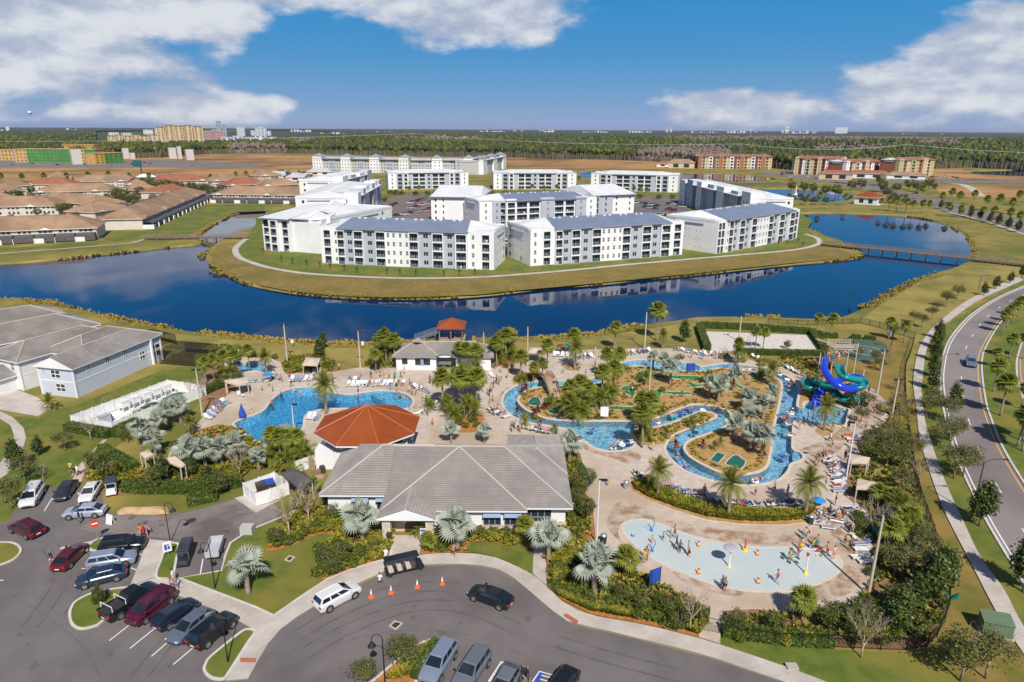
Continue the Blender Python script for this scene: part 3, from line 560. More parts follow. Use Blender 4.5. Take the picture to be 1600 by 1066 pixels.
# parking bay lines, arrows
def line(s, w=.11, z=.045, mt='stripe', nm='bay_line'): return band(nm, GP(s), w, z, mt, kind='structure')
for s in ("69,799 85,773", "170.5,1002 205,975", "203,1014 240,984", "236.5,1026.5 275,993", "270.8,1039 310,1006", "218,866 222,868", "205,888 216,893", "127,889 134,889", "313,897 317,874", "0,907 5,908"): line(s)
line("94,859 143,849", .5, .14, 'kerb', 'wheel_stop_kerb')
for s in ("655,1066 690,1008", "704,1066 716,1046", "763,1066 784,1034", "766,1066 787,1035"): line(s, .12)
line("832,1066 843,1050 868,1057 865,1068", .12, .046); line("838,1066 846,1051", .5, .043, 'sign_blue'); line("846,1056 862,1060", .1, .048); line("844,1062 858,1066", .1, .048)
for s in ("588,893 600,887 598,889", ): pass
# oil stains, tyre marks, repairs
for s in ("470,1000 540,960 620,930 700,925 760,940", "480,1030 560,985 650,955 730,960 800,990", "230,1060 290,990 330,1010", "200,870 150,900 100,960", "60,980 110,900 90,850", "300,835 360,810 400,800", "860,1010 960,1040 1060,1066"):
 q = smooth(GP(s), 4, False)
 for d in (0, 1.5): band('tyre_mark', offset(q, d, False), .22, .036, 'tyre_mark', kind='structure')
for s in ("20,930 120,1000 160,1066", "430,1066 520,1010 640,985 760,1000 900,1066", "120,822 200,840"): band('tar_seam', smooth(GP(s), 3, False), .07, .037, 'tyre_mark', kind='structure')
for _ in range(46):
 x, y = random.choice(((random.uniform(440, 900), random.uniform(930, 1060)), (random.uniform(20, 380), random.uniform(860, 1060)), (random.uniform(200, 420), random.uniform(808, 832)))); c = G(x, y); r_ = random.uniform(.12, .5)
 sheet('oil_stain', smooth([c+Vector((r_*random.uniform(.5, 1.3)*cos(k), r_*random.uniform(.5, 1.3)*sin(k), 0)) for k in np.linspace(0, 5.4, 7)], 2), .0362, 'tyre_mark')
for s in ("459,999 468,993 474,994 466,1000", "424,1052 432,1042 450,1039 447,1044 433,1048 420,1066 416,1066", "926,1060 936,1046 950,1041 945,1052 930,1066"): P('oil_stain', s, .036, 'asphalt', 2)
for s in ("609,979 617,971.5 628,975 618,984", "446,877 452,871 460,873 453,880"):
 q = GP(s); o = sheet('drain_grate', q, .19 if s[0] == '4' else .05, 'bronze', kind=None); band('grate_frame', ccw(q), .25, .2 if s[0] == '4' else .06, 'concrete', h=.04, closed=True, parent=o)
 tag(o, 'square drain grate set in the circular drive' if s[0] == '6' else 'square drain grate set in the front lawn', 'drain')
c = G(299, 814); o = put('manhole_cover', (lambda b: (b.cyl(0, 0, 0, .05, .55, n=14), b.mesh('manhole_cover', 'bronze'))[1])(MB()), None, c); tag(o, 'round dark manhole cover in the service drive', 'manhole cover')
c = G(627.5, 972.5); o = put('manhole_cover', (lambda b: (b.cyl(0, 0, 0, .05, .5, n=14), b.mesh('manhole_cover', 'asphalt'))[1])(MB()), None, c); tag(o, 'round dark manhole cover beside the drain grate of the circular drive', 'manhole cover')
# ================================================================ FOREST AND FAR SKYLINE
mat('pine', (.028, .042, .012), (.065, .08, .02), .02, .9, c3=(.045, .055, .015), s3=.004); mat('cypress', (.15, .115, .095), (.20, .155, .13), .03, .9); mat('far_wood', (.035, .05, .03), (.06, .07, .035), .01, .9)
EDGE = GP("-900,240 -200,246 0,247.5 100,247.5 250,246.5 330,240.5 420,239.5 490,240.5 640,244 790,246 860,248 960,250 1060,254 1090,259 1200,262 1240,266 1380,268 1450,264 1520,262 1600,266 1700,266 2600,262")
ea = np.array([atan2(p.x, p.y) for p in EDGE]); ed = np.array([hypot(p.x, p.y) for p in EDGE])
CLEAR = [GP(s, 8) for s in ("150,225 340,225 345,212 420,214 520,209 520,205 330,202 150,205", "330,224 500,218 500,209 330,213")]
BROWN = [GP(s, 10) for s in ("990,242 1040,231 1100,228 1142,234 1142,252 1060,252 1000,247", "1020,214 1100,213 1400,212 1640,208 1640,213 1400,219 1200,220 1060,218", "345,234 370,226 450,230 430,242 345,242", "1258,232 1330,227 1410,229 1370,236 1280,237", "1430,224 1480,220 1510,226 1450,227", "455,219 480,215 492,220 462,225", "600,216 700,215 760,217 700,221")]
def forest():
 az_ = np.arange(-.80, .80, .00145); d0 = np.interp(az_, ea, ed); nr = 74
 inv0 = 1/d0; inv1 = 1/24000.0; t = (np.arange(nr)/(nr-1))**1.0
 inv = inv0[None, :]*(1-t[:, None])+inv1*t[:, None]; D = 1/inv
 D *= 1+rng.uniform(-.004, .004, D.shape); A = az_[None, :]+rng.uniform(-.0004, .0004, D.shape)
 X, Y = D*np.sin(A), D*np.cos(A)
 amp = np.clip(4.5*(D/1500)**.15, 3, 7); Z = 9.5+rng.uniform(-.6, .6, D.shape)*amp+2.5*np.sin(X*.004+1.3)*np.cos(Y*.003)
 Z = np.where(D > 5000, 10+rng.uniform(-.5, .9, D.shape)*6*np.minimum(1, D/12000), Z); Z[0] = 5.5+rng.uniform(0, 5, Z[0].shape)
 X0, Y0 = d0*np.sin(az_), d0*np.cos(az_)
 V = np.concatenate([np.column_stack([X0, Y0, np.zeros_like(X0)]), np.column_stack([X.ravel(), Y.ravel(), Z.ravel()])])
 n = len(az_); i = np.arange(nr)[:, None]*n+np.arange(n-1)[None, :]; i = i.ravel()
 F = np.column_stack([i, i+1, i+n+1, i+n]); c = V[F].mean(1); mi = np.zeros(len(F), int); br = np.zeros(len(F), bool)
 for q in BROWN: br |= inside(q, c[:, 0], c[:, 1])
 mi[(rng.uniform(size=len(F)) < .08)] = 2; mi[br & (rng.uniform(size=len(F)) < .8)] = 1; mi[np.hypot(c[:, 0], c[:, 1]) > 5200] = 2
 keep = np.ones(len(F), bool)
 for q in CLEAR: keep &= ~inside(q, c[:, 0], c[:, 1])
 for (x, y) in ((915, 268),): pass
 tag(put('forest_canopy', np_mesh('forest_canopy', V, F[keep], ['pine', 'cypress', 'far_wood'], mi[keep])), 'wide green pine forest reaching from the dry fields to the horizon', 'forest', kind='stuff')
 # crowns standing out of the canopy near its edge
 ico = bmesh.new(); bmesh.ops.create_icosphere(ico, subdivisions=1, radius=1); iv = np.array([v.co[:] for v in ico.verts]); fi = np.array([[v.index for v in f.verts] for f in ico.faces]); ico.free()
 N = 15000; a = rng.uniform(-.72, .72, N); dd = np.interp(a, ea, ed); k = rng.uniform(0, 1, N)**1.6; d = 1/((1/dd)*(1-k)+(1/4200)*k)+2
 x, y = d*np.sin(a), d*np.cos(a); ok = np.ones(N, bool)
 for q in CLEAR: ok &= ~inside(q, x, y)
 x, y, d = x[ok], y[ok], d[ok]; N = len(x); r = rng.uniform(2.4, 4.6, N)*np.clip(d/1500, .9, 1.8); h = rng.uniform(8, 14.5, N)
 j = rng.uniform(.7, 1.25, (N, len(iv), 1)); V = iv[None]*j*np.column_stack([r, r, r*rng.uniform(.8, 1.5, N)])[:, None, :]+np.column_stack([x, y, h])[:, None, :]
 F = (fi[None]+(np.arange(N)*len(iv))[:, None, None]).reshape(-1, 3); br = np.zeros(N, bool)
 for q in BROWN: br |= inside(q, x, y)
 m1 = np.where(br & (rng.uniform(size=N) < .85), 1, np.where(rng.uniform(size=N) < .3, 2, 0))
 tag(put('forest_crowns', np_mesh('forest_crowns', V.reshape(-1, 3), F, ['pine', 'cypress', 'leaf_mid'], np.repeat(m1, len(fi)))), 'rounded pine crowns standing above the forest edge', 'forest', kind='stuff')
 # pale trunks along the edge
 N = 2200; a = rng.uniform(-.7, .7, N); d = np.interp(a, ea, ed)-rng.uniform(0, 6, N); x, y = d*np.sin(a), d*np.cos(a); h = rng.uniform(5, 11, N); w = .35
 V = np.stack([np.column_stack([x-w, y, 0*x]), np.column_stack([x+w, y, 0*x]), np.column_stack([x+w*.5, y, h]), np.column_stack([x-w*.5, y, h]), np.column_stack([x, y-w, 0*x]), np.column_stack([x, y-w, h])], 1).reshape(-1, 3)
 b = np.arange(N)*6; F = np.concatenate([np.column_stack([b, b+4, b+5, b+3]), np.column_stack([b+4, b+1, b+2, b+5])])
 tag(put('forest_trunks', np_mesh('forest_trunks', V, F, 'cypress')), 'pale bare trunks at the edge of the forest', 'trunks', kind='stuff')
forest()
P('forest_floor', "140,226 345,226 520,219 520,204.5 140,204.5", .5, 'far_wood')
GRP = 'towers on the far skyline'
def block_tower(name, label, px, py, w, h, d, mt, cat='building', floors=None, steps=None, win='vent', grp=GRP):
 """a far building from stacked blocks with bands of windows; (px,py) is the middle of its foot"""
 c = G(px, py); root = empty(name, c, -atan2(c.x, c.y), label=label, category=cat, group=grp)
 for (fx, fw_, fh, fd) in (steps or [(0, 1, 1, 0)]):
  mb = MB(); x0 = (fx-.5*fw_)*w; x1 = (fx+.5*fw_)*w; mb.box(x0, fd, 0, x1, fd+d, h*fh, 0)
  if floors:
   nf = max(1, int(floors*fh)); fl = h*fh/nf; nb = max(2, int((x1-x0)/(w*.09)))
   for k in range(nf):
    for b in range(nb):
     bx = x0+(x1-x0)*(b+.25)/nb; mb.box(bx, fd-.4, (k+.3)*fl, bx+(x1-x0)/nb*.5, fd+.1, (k+.78)*fl, 1)
  mb.build('wall', [mt, win], root)
  mb = MB(); mb.box(x0-1, fd-1, h*fh, x1+1, fd+d+1, h*fh+h*.025+.5); mb.build('roof', 'hazy_white' if mt != 'hotel_yellow' else 'tan_tile', root)
 return root
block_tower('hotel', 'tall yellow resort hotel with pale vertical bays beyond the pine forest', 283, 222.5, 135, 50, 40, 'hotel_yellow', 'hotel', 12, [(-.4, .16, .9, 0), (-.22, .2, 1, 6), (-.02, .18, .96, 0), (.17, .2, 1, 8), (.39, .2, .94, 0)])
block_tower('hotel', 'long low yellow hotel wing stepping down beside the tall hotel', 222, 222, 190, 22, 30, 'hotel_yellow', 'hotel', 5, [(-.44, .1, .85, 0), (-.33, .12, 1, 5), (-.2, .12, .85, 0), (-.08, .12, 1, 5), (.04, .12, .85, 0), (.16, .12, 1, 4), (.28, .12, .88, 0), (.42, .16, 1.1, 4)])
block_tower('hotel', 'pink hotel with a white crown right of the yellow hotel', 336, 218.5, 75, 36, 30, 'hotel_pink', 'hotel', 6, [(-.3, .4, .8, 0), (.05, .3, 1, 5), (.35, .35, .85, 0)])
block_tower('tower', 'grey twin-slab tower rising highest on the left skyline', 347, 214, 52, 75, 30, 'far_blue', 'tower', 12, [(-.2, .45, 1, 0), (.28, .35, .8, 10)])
block_tower('tower', 'white slab tower between the grey tower and the stepped hotel', 377, 213, 40, 48, 20, 'hazy_white', 'tower', 9)
block_tower('hotel', 'white stepped hotel with a rounded top on the left skyline', 408, 212, 110, 50, 25, 'hazy_white', 'hotel', 7, [(-.38, .24, .55, 0), (-.18, .2, .85, 0), (0, .2, 1, 0), (.18, .2, .85, 0), (.38, .24, .5, 0)])
block_tower('building', 'long low white terraces beneath the stepped hotel', 390, 220.5, 185, 18, 20, 'hazy_white', 'building', 2, [(-.4, .2, .7, 0), (-.2, .18, .9, 8), (0, .18, .7, 0), (.2, .2, 1, 6), (.4, .2, .7, 0)])
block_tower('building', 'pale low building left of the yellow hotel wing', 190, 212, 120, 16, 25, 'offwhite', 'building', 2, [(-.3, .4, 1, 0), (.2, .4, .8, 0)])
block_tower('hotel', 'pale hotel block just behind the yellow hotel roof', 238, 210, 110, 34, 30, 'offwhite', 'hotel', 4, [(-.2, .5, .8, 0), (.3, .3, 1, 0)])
for px, w, h, py, mt, lb in ((8, 110, 50, 205, 'hazy_white', 'white block at the left end of the skyline'), (112, 160, 38, 203, 'hazy_white', 'low white arena roofs on the hazy left skyline'), (40, 90, 26, 204, 'hazy_white', 'small pale block on the far left skyline'), (470, 320, 28, 205, 'hazy_white', 'row of pale low blocks right of the stepped hotel'),
 (520, 230, 22, 211, 'hazy_white', 'pale roofs inside the forest left of the centre'), (605, 300, 18, 207, 'hazy_white', 'thin pale strip of roofs above the centre forest'), (733, 90, 20, 218, 'hazy_white', 'small white house in the middle forest'), (804, 60, 75, 204, 'far_blue', 'dark blue-grey block left on the centre skyline'), (815, 50, 70, 204, 'far_blue', 'dark blue-grey block right of its twin on the centre skyline'), (846, 110, 75, 205, 'far_blue', 'wider hazy block on the centre skyline'),
 (770, 420, 30, 204, 'hazy_white', 'long pale rooftops left of the dark blocks'), (858, 160, 34, 207, 'hazy_white', 'white low building under the hazy block'), (930, 420, 34, 206, 'hazy_white', 'long white rooftops left of the white hotel block'), (1000, 380, 38, 207, 'hazy_white', 'second long white roofline left of the white hotel block'), (1045, 130, 80, 207, 'hazy_white', 'white hotel block with stepped top on the right skyline'), (1100, 420, 30, 207, 'hazy_white', 'low white roofs right of the white hotel block'),
 (1173, 30, 120, 206, 'hazy_white', 'thin white spire tower on the right skyline'), (1181, 60, 85, 206, 'far_blue', 'grey block beside the thin spire'), (1226, 130, 90, 207, 'offwhite', 'pale cream block right of the spire'), (1250, 260, 50, 207, 'hazy_white', 'low white building right of the cream block'), (1272, 70, 55, 208, 'far_blue', 'dark domed block before the white hangar'), (1314, 180, 90, 208, 'hazy_white', 'large plain white hangar at the right of the skyline'),
 (1420, 200, 20, 207, 'hazy_white', 'faint pale roofline at the far right'), (1480, 200, 18, 208, 'hazy_white', 'faintest pale roofline near the right edge'), (1150, 300, 46, 207, 'hazy_white', 'white factory-like roofs left of the spire')):
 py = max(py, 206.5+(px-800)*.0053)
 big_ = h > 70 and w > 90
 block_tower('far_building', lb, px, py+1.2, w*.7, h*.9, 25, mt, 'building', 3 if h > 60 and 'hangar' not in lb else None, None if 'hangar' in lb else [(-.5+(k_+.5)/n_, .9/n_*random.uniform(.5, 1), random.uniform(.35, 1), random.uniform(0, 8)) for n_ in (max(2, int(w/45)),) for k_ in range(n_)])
c = G(52, 206.5); b = empty('balloon', (c.x*.35, c.y*.35, 46+36), label='small pale tethered balloon floating above the left skyline', category='balloon'); mb = MB(); mb.ball(0, 0, 0, 6, 6, 4.6, 12); mb.build('envelope', 'hazy_white', b, True); mb = MB(); mb.cyl(0, 0, -8.5, -6.4, 1.6); mb.build('basket', 'steel', b)
for k, (x1, x2) in enumerate(((620, 1130),)):
 pass
# ================================================================ BUILDING KIT
def frame_on(a, b):      # local frame: x along a->b, y away from the viewer
 a, b = Vector((a[0], a[1], 0)), Vector((b[0], b[1], 0)); d = b-a; return a, atan2(d.y, d.x), d.length
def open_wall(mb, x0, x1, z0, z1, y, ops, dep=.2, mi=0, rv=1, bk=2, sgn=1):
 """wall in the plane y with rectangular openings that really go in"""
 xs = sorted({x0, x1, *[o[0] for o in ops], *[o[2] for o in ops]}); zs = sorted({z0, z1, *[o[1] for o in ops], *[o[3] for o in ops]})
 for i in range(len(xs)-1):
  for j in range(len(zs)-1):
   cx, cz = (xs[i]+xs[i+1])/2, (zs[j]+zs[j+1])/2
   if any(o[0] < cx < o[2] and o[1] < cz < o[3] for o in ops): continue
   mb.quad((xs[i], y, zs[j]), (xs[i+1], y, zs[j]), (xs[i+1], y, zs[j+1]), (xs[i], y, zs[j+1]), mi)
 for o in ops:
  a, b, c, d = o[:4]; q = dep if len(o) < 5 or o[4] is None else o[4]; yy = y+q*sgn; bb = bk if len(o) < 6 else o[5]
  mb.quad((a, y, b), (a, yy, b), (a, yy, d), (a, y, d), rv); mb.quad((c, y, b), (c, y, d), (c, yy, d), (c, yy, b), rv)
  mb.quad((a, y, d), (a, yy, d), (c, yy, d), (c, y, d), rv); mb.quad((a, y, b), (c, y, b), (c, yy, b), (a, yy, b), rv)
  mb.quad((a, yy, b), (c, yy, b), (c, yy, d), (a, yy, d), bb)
def window_mesh(w, h, nx=2, nz=1, fr='white', gl='glass', t=.07):
 mb = MB(); mb.quad((0, .04, 0), (w, .04, 0), (w, .04, h), (0, .04, h), 1)
 for i in range(nx+1): mb.box(max(0, i*w/nx-t/2), 0, 0, min(w, i*w/nx+t/2)+(t/2 if i == 0 else 0), .06, h, 0)
 for j in range(nz+1): mb.box(0, -.004, max(0, j*h/nz-t/2), w, .056, min(h, j*h/nz+t/2)+(t/2 if j == 0 else 0), 0)
 return mb.mesh('window', [fr, gl])
def railing_mesh(w, h=1.05, mt='dark_trim'):
 mb = MB(); mb.box(0, 0, h-.06, w, .05, h); mb.box(0, 0, .06, w, .05, .11); n = int(w/.28)
 for i in range(n+1): mb.box(i*w/n-.02, .01, .1, i*w/n+.02, .04, h-.05)
 return mb.mesh('balcony_railing', mt)
def door_mesh(w, h):
 mb = MB(); mb.quad((0, .03, 0), (w, .03, 0), (w, .03, h), (0, .03, h), 1)
 for x in (0, w/2-.04, w-.08): mb.box(x, 0, 0, x+.08, .05, h, 0)
 mb.box(0, 0, h-.08, w, .05, h, 0); return mb.mesh('sliding_door', ['offwhite', 'glass_teal'])
WIN = {k: window_mesh(*k) for k in ((.85, 1.5, 2, 2), (1.7, 1.5, 2, 1), (.7, 1.3, 1, 2))}
RAIL = {}; DOOR = {}
def apartments(name, label, a, b, D, bays, nf=4, fh=3.03, roof='blue_roof', wing=(1, 1), base='white', detail=True, group=None, ridge=2.6, wingD=None, mass='white'):
 """bays: (width share, type, material, offset towards the viewer, extra parapet)"""
 o, rz, L = frame_on(a, b); root = empty(name, o, rz, label=label, category='apartment block')
 if group: root['group'] = group
 H = nf*fh; tot = sum(q[0] for q in bays); x = 0; BD = 2.4
 mb = MB(); mb.box(.02, BD, 0, L-.02, D, H+.2, 0)
 for z_ in range(nf):      # openings on the end walls: small vents and slit windows
  for ex, s in ((-.03, -1), (L-.0, 1)):
   for yy in (D*.3, D*.38, D*.52, D*.6, D*.72): mb.box(ex, yy, z_*fh+1.7+(yy > D*.5)*.5, ex+.03, yy+.35, z_*fh+2.0+(yy > D*.5)*.5, 1)
   mb.box(ex-.02, D*.84, z_*fh+1.0, ex+.05, D*.84+1.1, z_*fh+2.4, 2)
  for k in range(int(L/4)): mb.box(k*4+1.2, D, z_*fh+1, k*4+2.6, D+.03, z_*fh+2.3, 2)
 mb.build('core_wall', [mass, 'vent', 'glass'], root)
 xs = []
 for i, q in enumerate(bays):
  w = q[0]/tot*L; ty, mt, off = q[1], q[2], q[3]; dh = q[4] if len(q) > 4 else .5; x0, x1 = x, x+w; x += w; y = -off; xs.append((x0, x1)); ops = []; items = []
  lower = (dh < 0)
  for f in range(nf):
   z = f*fh; zt = H+dh
   if z+2.7 > zt: continue
   for t in ty.split('+'):
    if t[0] == 'B':      # balcony, as wide as the bay allows
     lo, hi = [float(v_) for v_ in t[1:].split('-')] if len(t) > 1 else (.12, .88)
     bx0, bx1 = x0+w*lo, x0+w*hi; ops.append((bx0, z+.12, bx1, z+2.62, 1.5, 1)); items.append(('b', bx0, bx1, z+.12))
    if t[0] == 'W':
     ww = 1.7 if 'p' in t else .85
     for c_ in [float(v_) for v_ in t.strip('Wp').split('-')]: cx = x0+w*c_; ops.append((cx-ww/2, z+.95, cx+ww/2, z+2.45, .14, 2)); items.append(('w', cx-ww/2, ww, z+.95, 1.5))
    if t[0] == 'S':
     cx = x0+w*float(t[1:]); ops.append((cx-.35, z+1, cx+.35, z+2.3, .14, 2)); items.append(('w', cx-.35, .7, z+1, 1.3))
  mb = MB(); zt = H+dh; open_wall(mb, x0+.005, x1-.005, 0, zt, y, ops)
  mb.quad((x0+.005, y, 0), (x0+.005, y, zt), (x0+.005, BD+.3, zt), (x0+.005, BD+.3, 0), 0); mb.quad((x1-.005, y, 0), (x1-.005, BD+.3, 0), (x1-.005, BD+.3, zt), (x1-.005, y, zt), 0)
  mb.quad((x0+.005, y+.3, zt), (x1-.005, y+.3, zt), (x1-.005, BD+.3, zt), (x0+.005, BD+.3, zt), 3); mb.quad((x0+.005, y, zt), (x1-.005, y, zt), (x1-.005, y+.3, zt), (x0+.005, y+.3, zt), 0)
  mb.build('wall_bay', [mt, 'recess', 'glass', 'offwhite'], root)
  if detail:
   for it in items:
    if it[0] == 'w': put('window', WIN[(it[2], it[4], 1 if it[2] == .7 else 2, 1 if it[2] == 1.7 else 2)], root, (it[1], y+.06, it[3]))
    else:
     bw = round((it[2]-it[1])*4)/4; bw = min(bw, it[2]-it[1])
     if bw not in RAIL: RAIL[bw] = railing_mesh(bw); DOOR[bw] = door_mesh(bw*.62, 2.25)
     put('balcony_railing', RAIL[bw], root, (it[1]+(it[2]-it[1]-bw)/2, y+.05, it[3])); put('sliding_door', DOOR[bw], root, (it[1]+(it[2]-it[1])*random.choice((.08, .3)), y+1.4, it[3]))
     if random.random() < .35:
      mb2 = MB(); cx = it[1]+random.uniform(.4, max(.5, it[2]-it[1]-1)); mb2.box(cx, y+.5, it[3], cx+.6, y+1.0, it[3]+.45); mb2.box(cx, y+.95, it[3]+.45, cx+.6, y+1.0, it[3]+.9); mb2.build('balcony_chair', random.choice(('white', 'offwhite', 'steel')), root)
 # roof: pitched metal between the wings, white membrane falling to the wings
 n = len(bays); xa = xs[wing[0]][0]; xb = xs[n-1-wing[1]][1]; off = max(q[3] for q in bays[wing[0]:n-wing[1]]); z0 = H+.55
 ym = D*.52
 if roof:
  mb = MB(); mb.quad((xa-.2, -off-.35, z0), (xb+.2, -off-.35, z0), (xb-1.5, ym, z0+ridge), (xa+1.5, ym, z0+ridge), 0); mb.quad((xb+.2, D+.3, z0), (xa-.2, D+.3, z0), (xa+1.5, ym, z0+ridge), (xb-1.5, ym, z0+ridge), 0)
  mb.quad((xa-.2, -off-.35, z0-.3), (xb+.2, -off-.35, z0-.3), (xb+.2, -off-.35, z0), (xa-.2, -off-.35, z0), 1)
  mb.quad((xa-.2, -off-.35, z0-.3), (xa-.2, .5, z0-.3), (xb+.2, .5, z0-.3), (xb+.2, -off-.35, z0-.3), 1)
  k = int((xb-xa)/1.2)
  if roof == 'blue_roof':
   for i in range(k): fx = i/(k-1); q0 = Vector((xa+fx*(xb-xa), -off-.35, z0+.0)); q1 = Vector((xa+1.5+fx*(xb-xa-3), ym, z0+ridge)); mb.add([q0+Vector((-.04, 0, 0)), q0+Vector((.04, 0, 0)), q0+Vector((0, 0, .08)), q1+Vector((-.04, 0, 0)), q1+Vector((.04, 0, 0)), q1+Vector((0, 0, .08))], [(0, 2, 5, 3), (2, 1, 4, 5)], 0)
  mb.build('roof', [roof, 'slate_fascia'], root)
  for x_, s, xe in ((xa, -1, 0), (xb, 1, L)):
   mb = MB()
   if abs(xe-x_) < .5: xe = x_+s*.6
   mb.add([(x_-.2*-s*-1, -off*.5, z0), (x_-s*1.5, ym, z0+ridge), (x_, D+.2, z0), (xe, D, H+.45), (xe, ym, H+.6), (xe, BD, H+.45)], [(0, 1, 4, 5) if s < 0 else (0, 5, 4, 1), (1, 2, 3, 4) if s < 0 else (1, 4, 3, 2)], 0)
   mb.build('side_roof', 'white_roof', root)
  for i in range(int((xb-xa)/7)):
   for dx in (0, 2.2):
    mb = MB(); cx = xa+4+i*7+dx; mb.box(cx, ym-1.3, z0+ridge-.5, cx+.9, ym-.5, z0+ridge+.05); mb.build('roof_vent', 'offwhite', root)
 mb = MB()
 for ex in (-.12, L-.12): mb.box(ex, BD*.5, H+.1, ex+.24, D, H+1.0)
 mb.box(0, D-.2, H+.1, L, D+.05, H+.95); mb.build('parapet', mass, root)
 for ex, s in ((-.02, -1), (L+.02, 1)):      # sloped metal screen at the top of each end wall
  mb = MB(); y0, y1 = D*.25, D*.78; mb.add([(ex, y0, H-.9), (ex, y1, H-.9), (ex-s*.5, y1, H+1.05), (ex-s*.5, y0, H+1.05), (ex+s*.5, y0, H-1.1), (ex+s*.5, y1, H-1.1)], [(4, 5, 2, 3), (0, 4, 3), (1, 2, 5), (0, 1, 5, 4)]); mb.build('roof_screen', 'light_grey', root)
 return root
w, g = 'white', 'facade_grey'
LAKEBAYS = [(28, 'S.85+B.2-.55', w, .2, .7), (11, 'B.06-.94', w, 1.2), (14, 'Wp.5', g, .4), (15, 'B.08-.92', w, 1.2), (19, 'Wp.5', g, .6), (15, 'B.06-.94', w, 1.2), (17, 'W.25-.75', w, 1.0), (19, 'W.3-.8', w, 1.0), (14, 'B.06-.94', w, 1.2), (20, 'Wp.5', g, .6), (17, 'B.08-.92', w, 1.2), (17, 'Wp.5', g, .4), (18, 'B.1-.9', w, 1.2), (38, 'W.2+B.55-.82', w, .2, .7)]
ga = 'white apartment blocks around the parking courtyard'
def AP(i, s): return [G(*q) for q in pts(s)]
apartments('apartment_block', 'white four-storey apartment block with blue metal roof, left of the two facing the lake head-on', *AP(0, "504,411 772,422"), 20, LAKEBAYS, group=ga)
apartments('apartment_block', 'white four-storey apartment block with blue metal roof, right of the two facing the lake head-on', *AP(0, "828,416 1065,398"), 21, [LAKEBAYS[-1]]+LAKEBAYS[1:-1]+[(26, 'B.35-.8', w, .2, .7)], group=ga)
apartments('apartment_block', 'white and grey apartment block with broad blue roof at the right tip of the peninsula', *AP(0, "1118,397 1244,372"), 24, [(20, 'B.1-.45+B.55-.9', w, .2, .7), (20, 'S.2+B.4-.9', w, .8)]+LAKEBAYS[2:13]+[(20, 'B.3-.8', w, .2, .7)], group=ga)
# left side block: end wall towards the viewer, stepped facade to the courtyard
end0 = [(22, 'B.2-.62', w, .5, .2), (22, 'B.3-.8', w, 1.5, .2), (58, 'S.05+S.95', w, .2, .6)]
r_ = apartments('apartment_block', 'white apartment block with a bare white gable end, nearest on the left of the peninsula', (-97.5, 268), (-72.6, 258.3), 52, [(16, 'B.15-.85', w, .5, .2), (16, 'B.2-.8', w, 2.0, .2), (20, 'B.3-.75', w, 1.2, .3), (48, 'P', w, 0, -.6)], roof='white_roof', wing=(0, 1), ridge=2.6, group=ga)
def side_block(lb, a, b, D, nb, detail=False, name='apartment_block', seed=3, dh0=1.6, fh=3.03):
 rr = random.Random(seed); bays = []
 for i in range(nb):
  big_ = i % 2 == 0
  bays.append((rr.uniform(1.2, 1.7) if big_ else rr.uniform(.8, 1.2), rr.choice(('S.3+S.7', 'W.5', 'P')) if big_ else 'B.2-.8', w if (i % 4 != 2) else g, rr.uniform(3, 4.6) if big_ else .2, dh0*rr.uniform(.5, 1.5) if big_ else .5))
 return apartments(name, lb, a, b, D, bays, roof='white_roof', wing=(1, 1), ridge=2.2, detail=detail, group=ga, fh=fh)
side_block('stepped white apartment wing running back along the left of the car park', (-72.6, 262), (-80.5, 322), 5, 9, seed=2)
side_block('second stepped white block further back on the left of the car park', (-79, 336), (-83, 424), 26, 11, seed=4, dh0=2.6, fh=3.35)
side_block('small white block behind the left row, nearest the townhouses', (-108, 430), (-104, 500), 24, 7, seed=5, dh0=2.6, fh=3.6)
side_block('stepped white block with tall blue-shaded walls on the right of the car park', (112.5, 455), (121, 342), 18, 13, seed=6, dh0=2.6, fh=3.3)
CB = [(10, 'W.5', w, 0, .2), (8, 'B.2-.8', g, .8, .4), (6, 'B.2-.8', w, 1.6, 1.6), (5, 'P', g, 1, .6), (8, 'B.08-.92', w, .8, .4), (8, 'B.08-.92', w, .8, .4), (8, 'Wp.5', g, 1.2, .9), (8, 'B.08-.92', w, .8, .4), (8, 'B.08-.92', w, .8, .4), (5, 'P', g, 1, .6), (6, 'B.2-.8', w, 1.6, 1.6), (8, 'B.2-.8', g, .8, .4), (10, 'W.5', w, 0, .2)]
for lb, s in (('white apartment block behind the car park, leftmost of the three across the back', "607,296.5 732,294.5"), ('white apartment block behind the car park, middle of the three across the back', "771,296 900,296"), ('white apartment block behind the car park, rightmost of the three across the back', "923,297 1058,301")):
 apartments('apartment_block', lb, *AP(0, s), 26, CB, roof='white_roof', wing=(2, 2), ridge=2.0, group=ga, detail=False)
r_ = apartments('apartment_block', 'white block with a wide gable end standing in the left of the courtyard', (-42, 356), (-16, 354), 40, [(30, 'W.3+S.8', w, 0, .2), (40, 'P', w, 0, .5), (14, 'B.2-.8', w, .4, .3), (14, 'B.2-.8', g, 1.2, .3)], roof='white_roof', wing=(0, 0), ridge=4.0, detail=False, group=ga)
apartments('apartment_block', 'long white block across the middle of the courtyard with a low blue roof', (-16, 331), (43, 356), 22, [(10, 'W.5', w, .2, .3), (10, 'W.3+B.6-.95', g, 1, .6), (8, 'B.15-.85', w, 1.6, 1.2), (10, 'B.1-.9', w, .8), (10, 'B.1-.9', w, .8), (11, 'W.5', g, 1.6, 1.2), (9, 'B.1-.9', w, .8), (9, 'B.1-.9', w, .8), (9, 'W.5', g, 1.6, 1.2), (10, 'W.5', w, .4)], wing=(2, 1), group=ga)
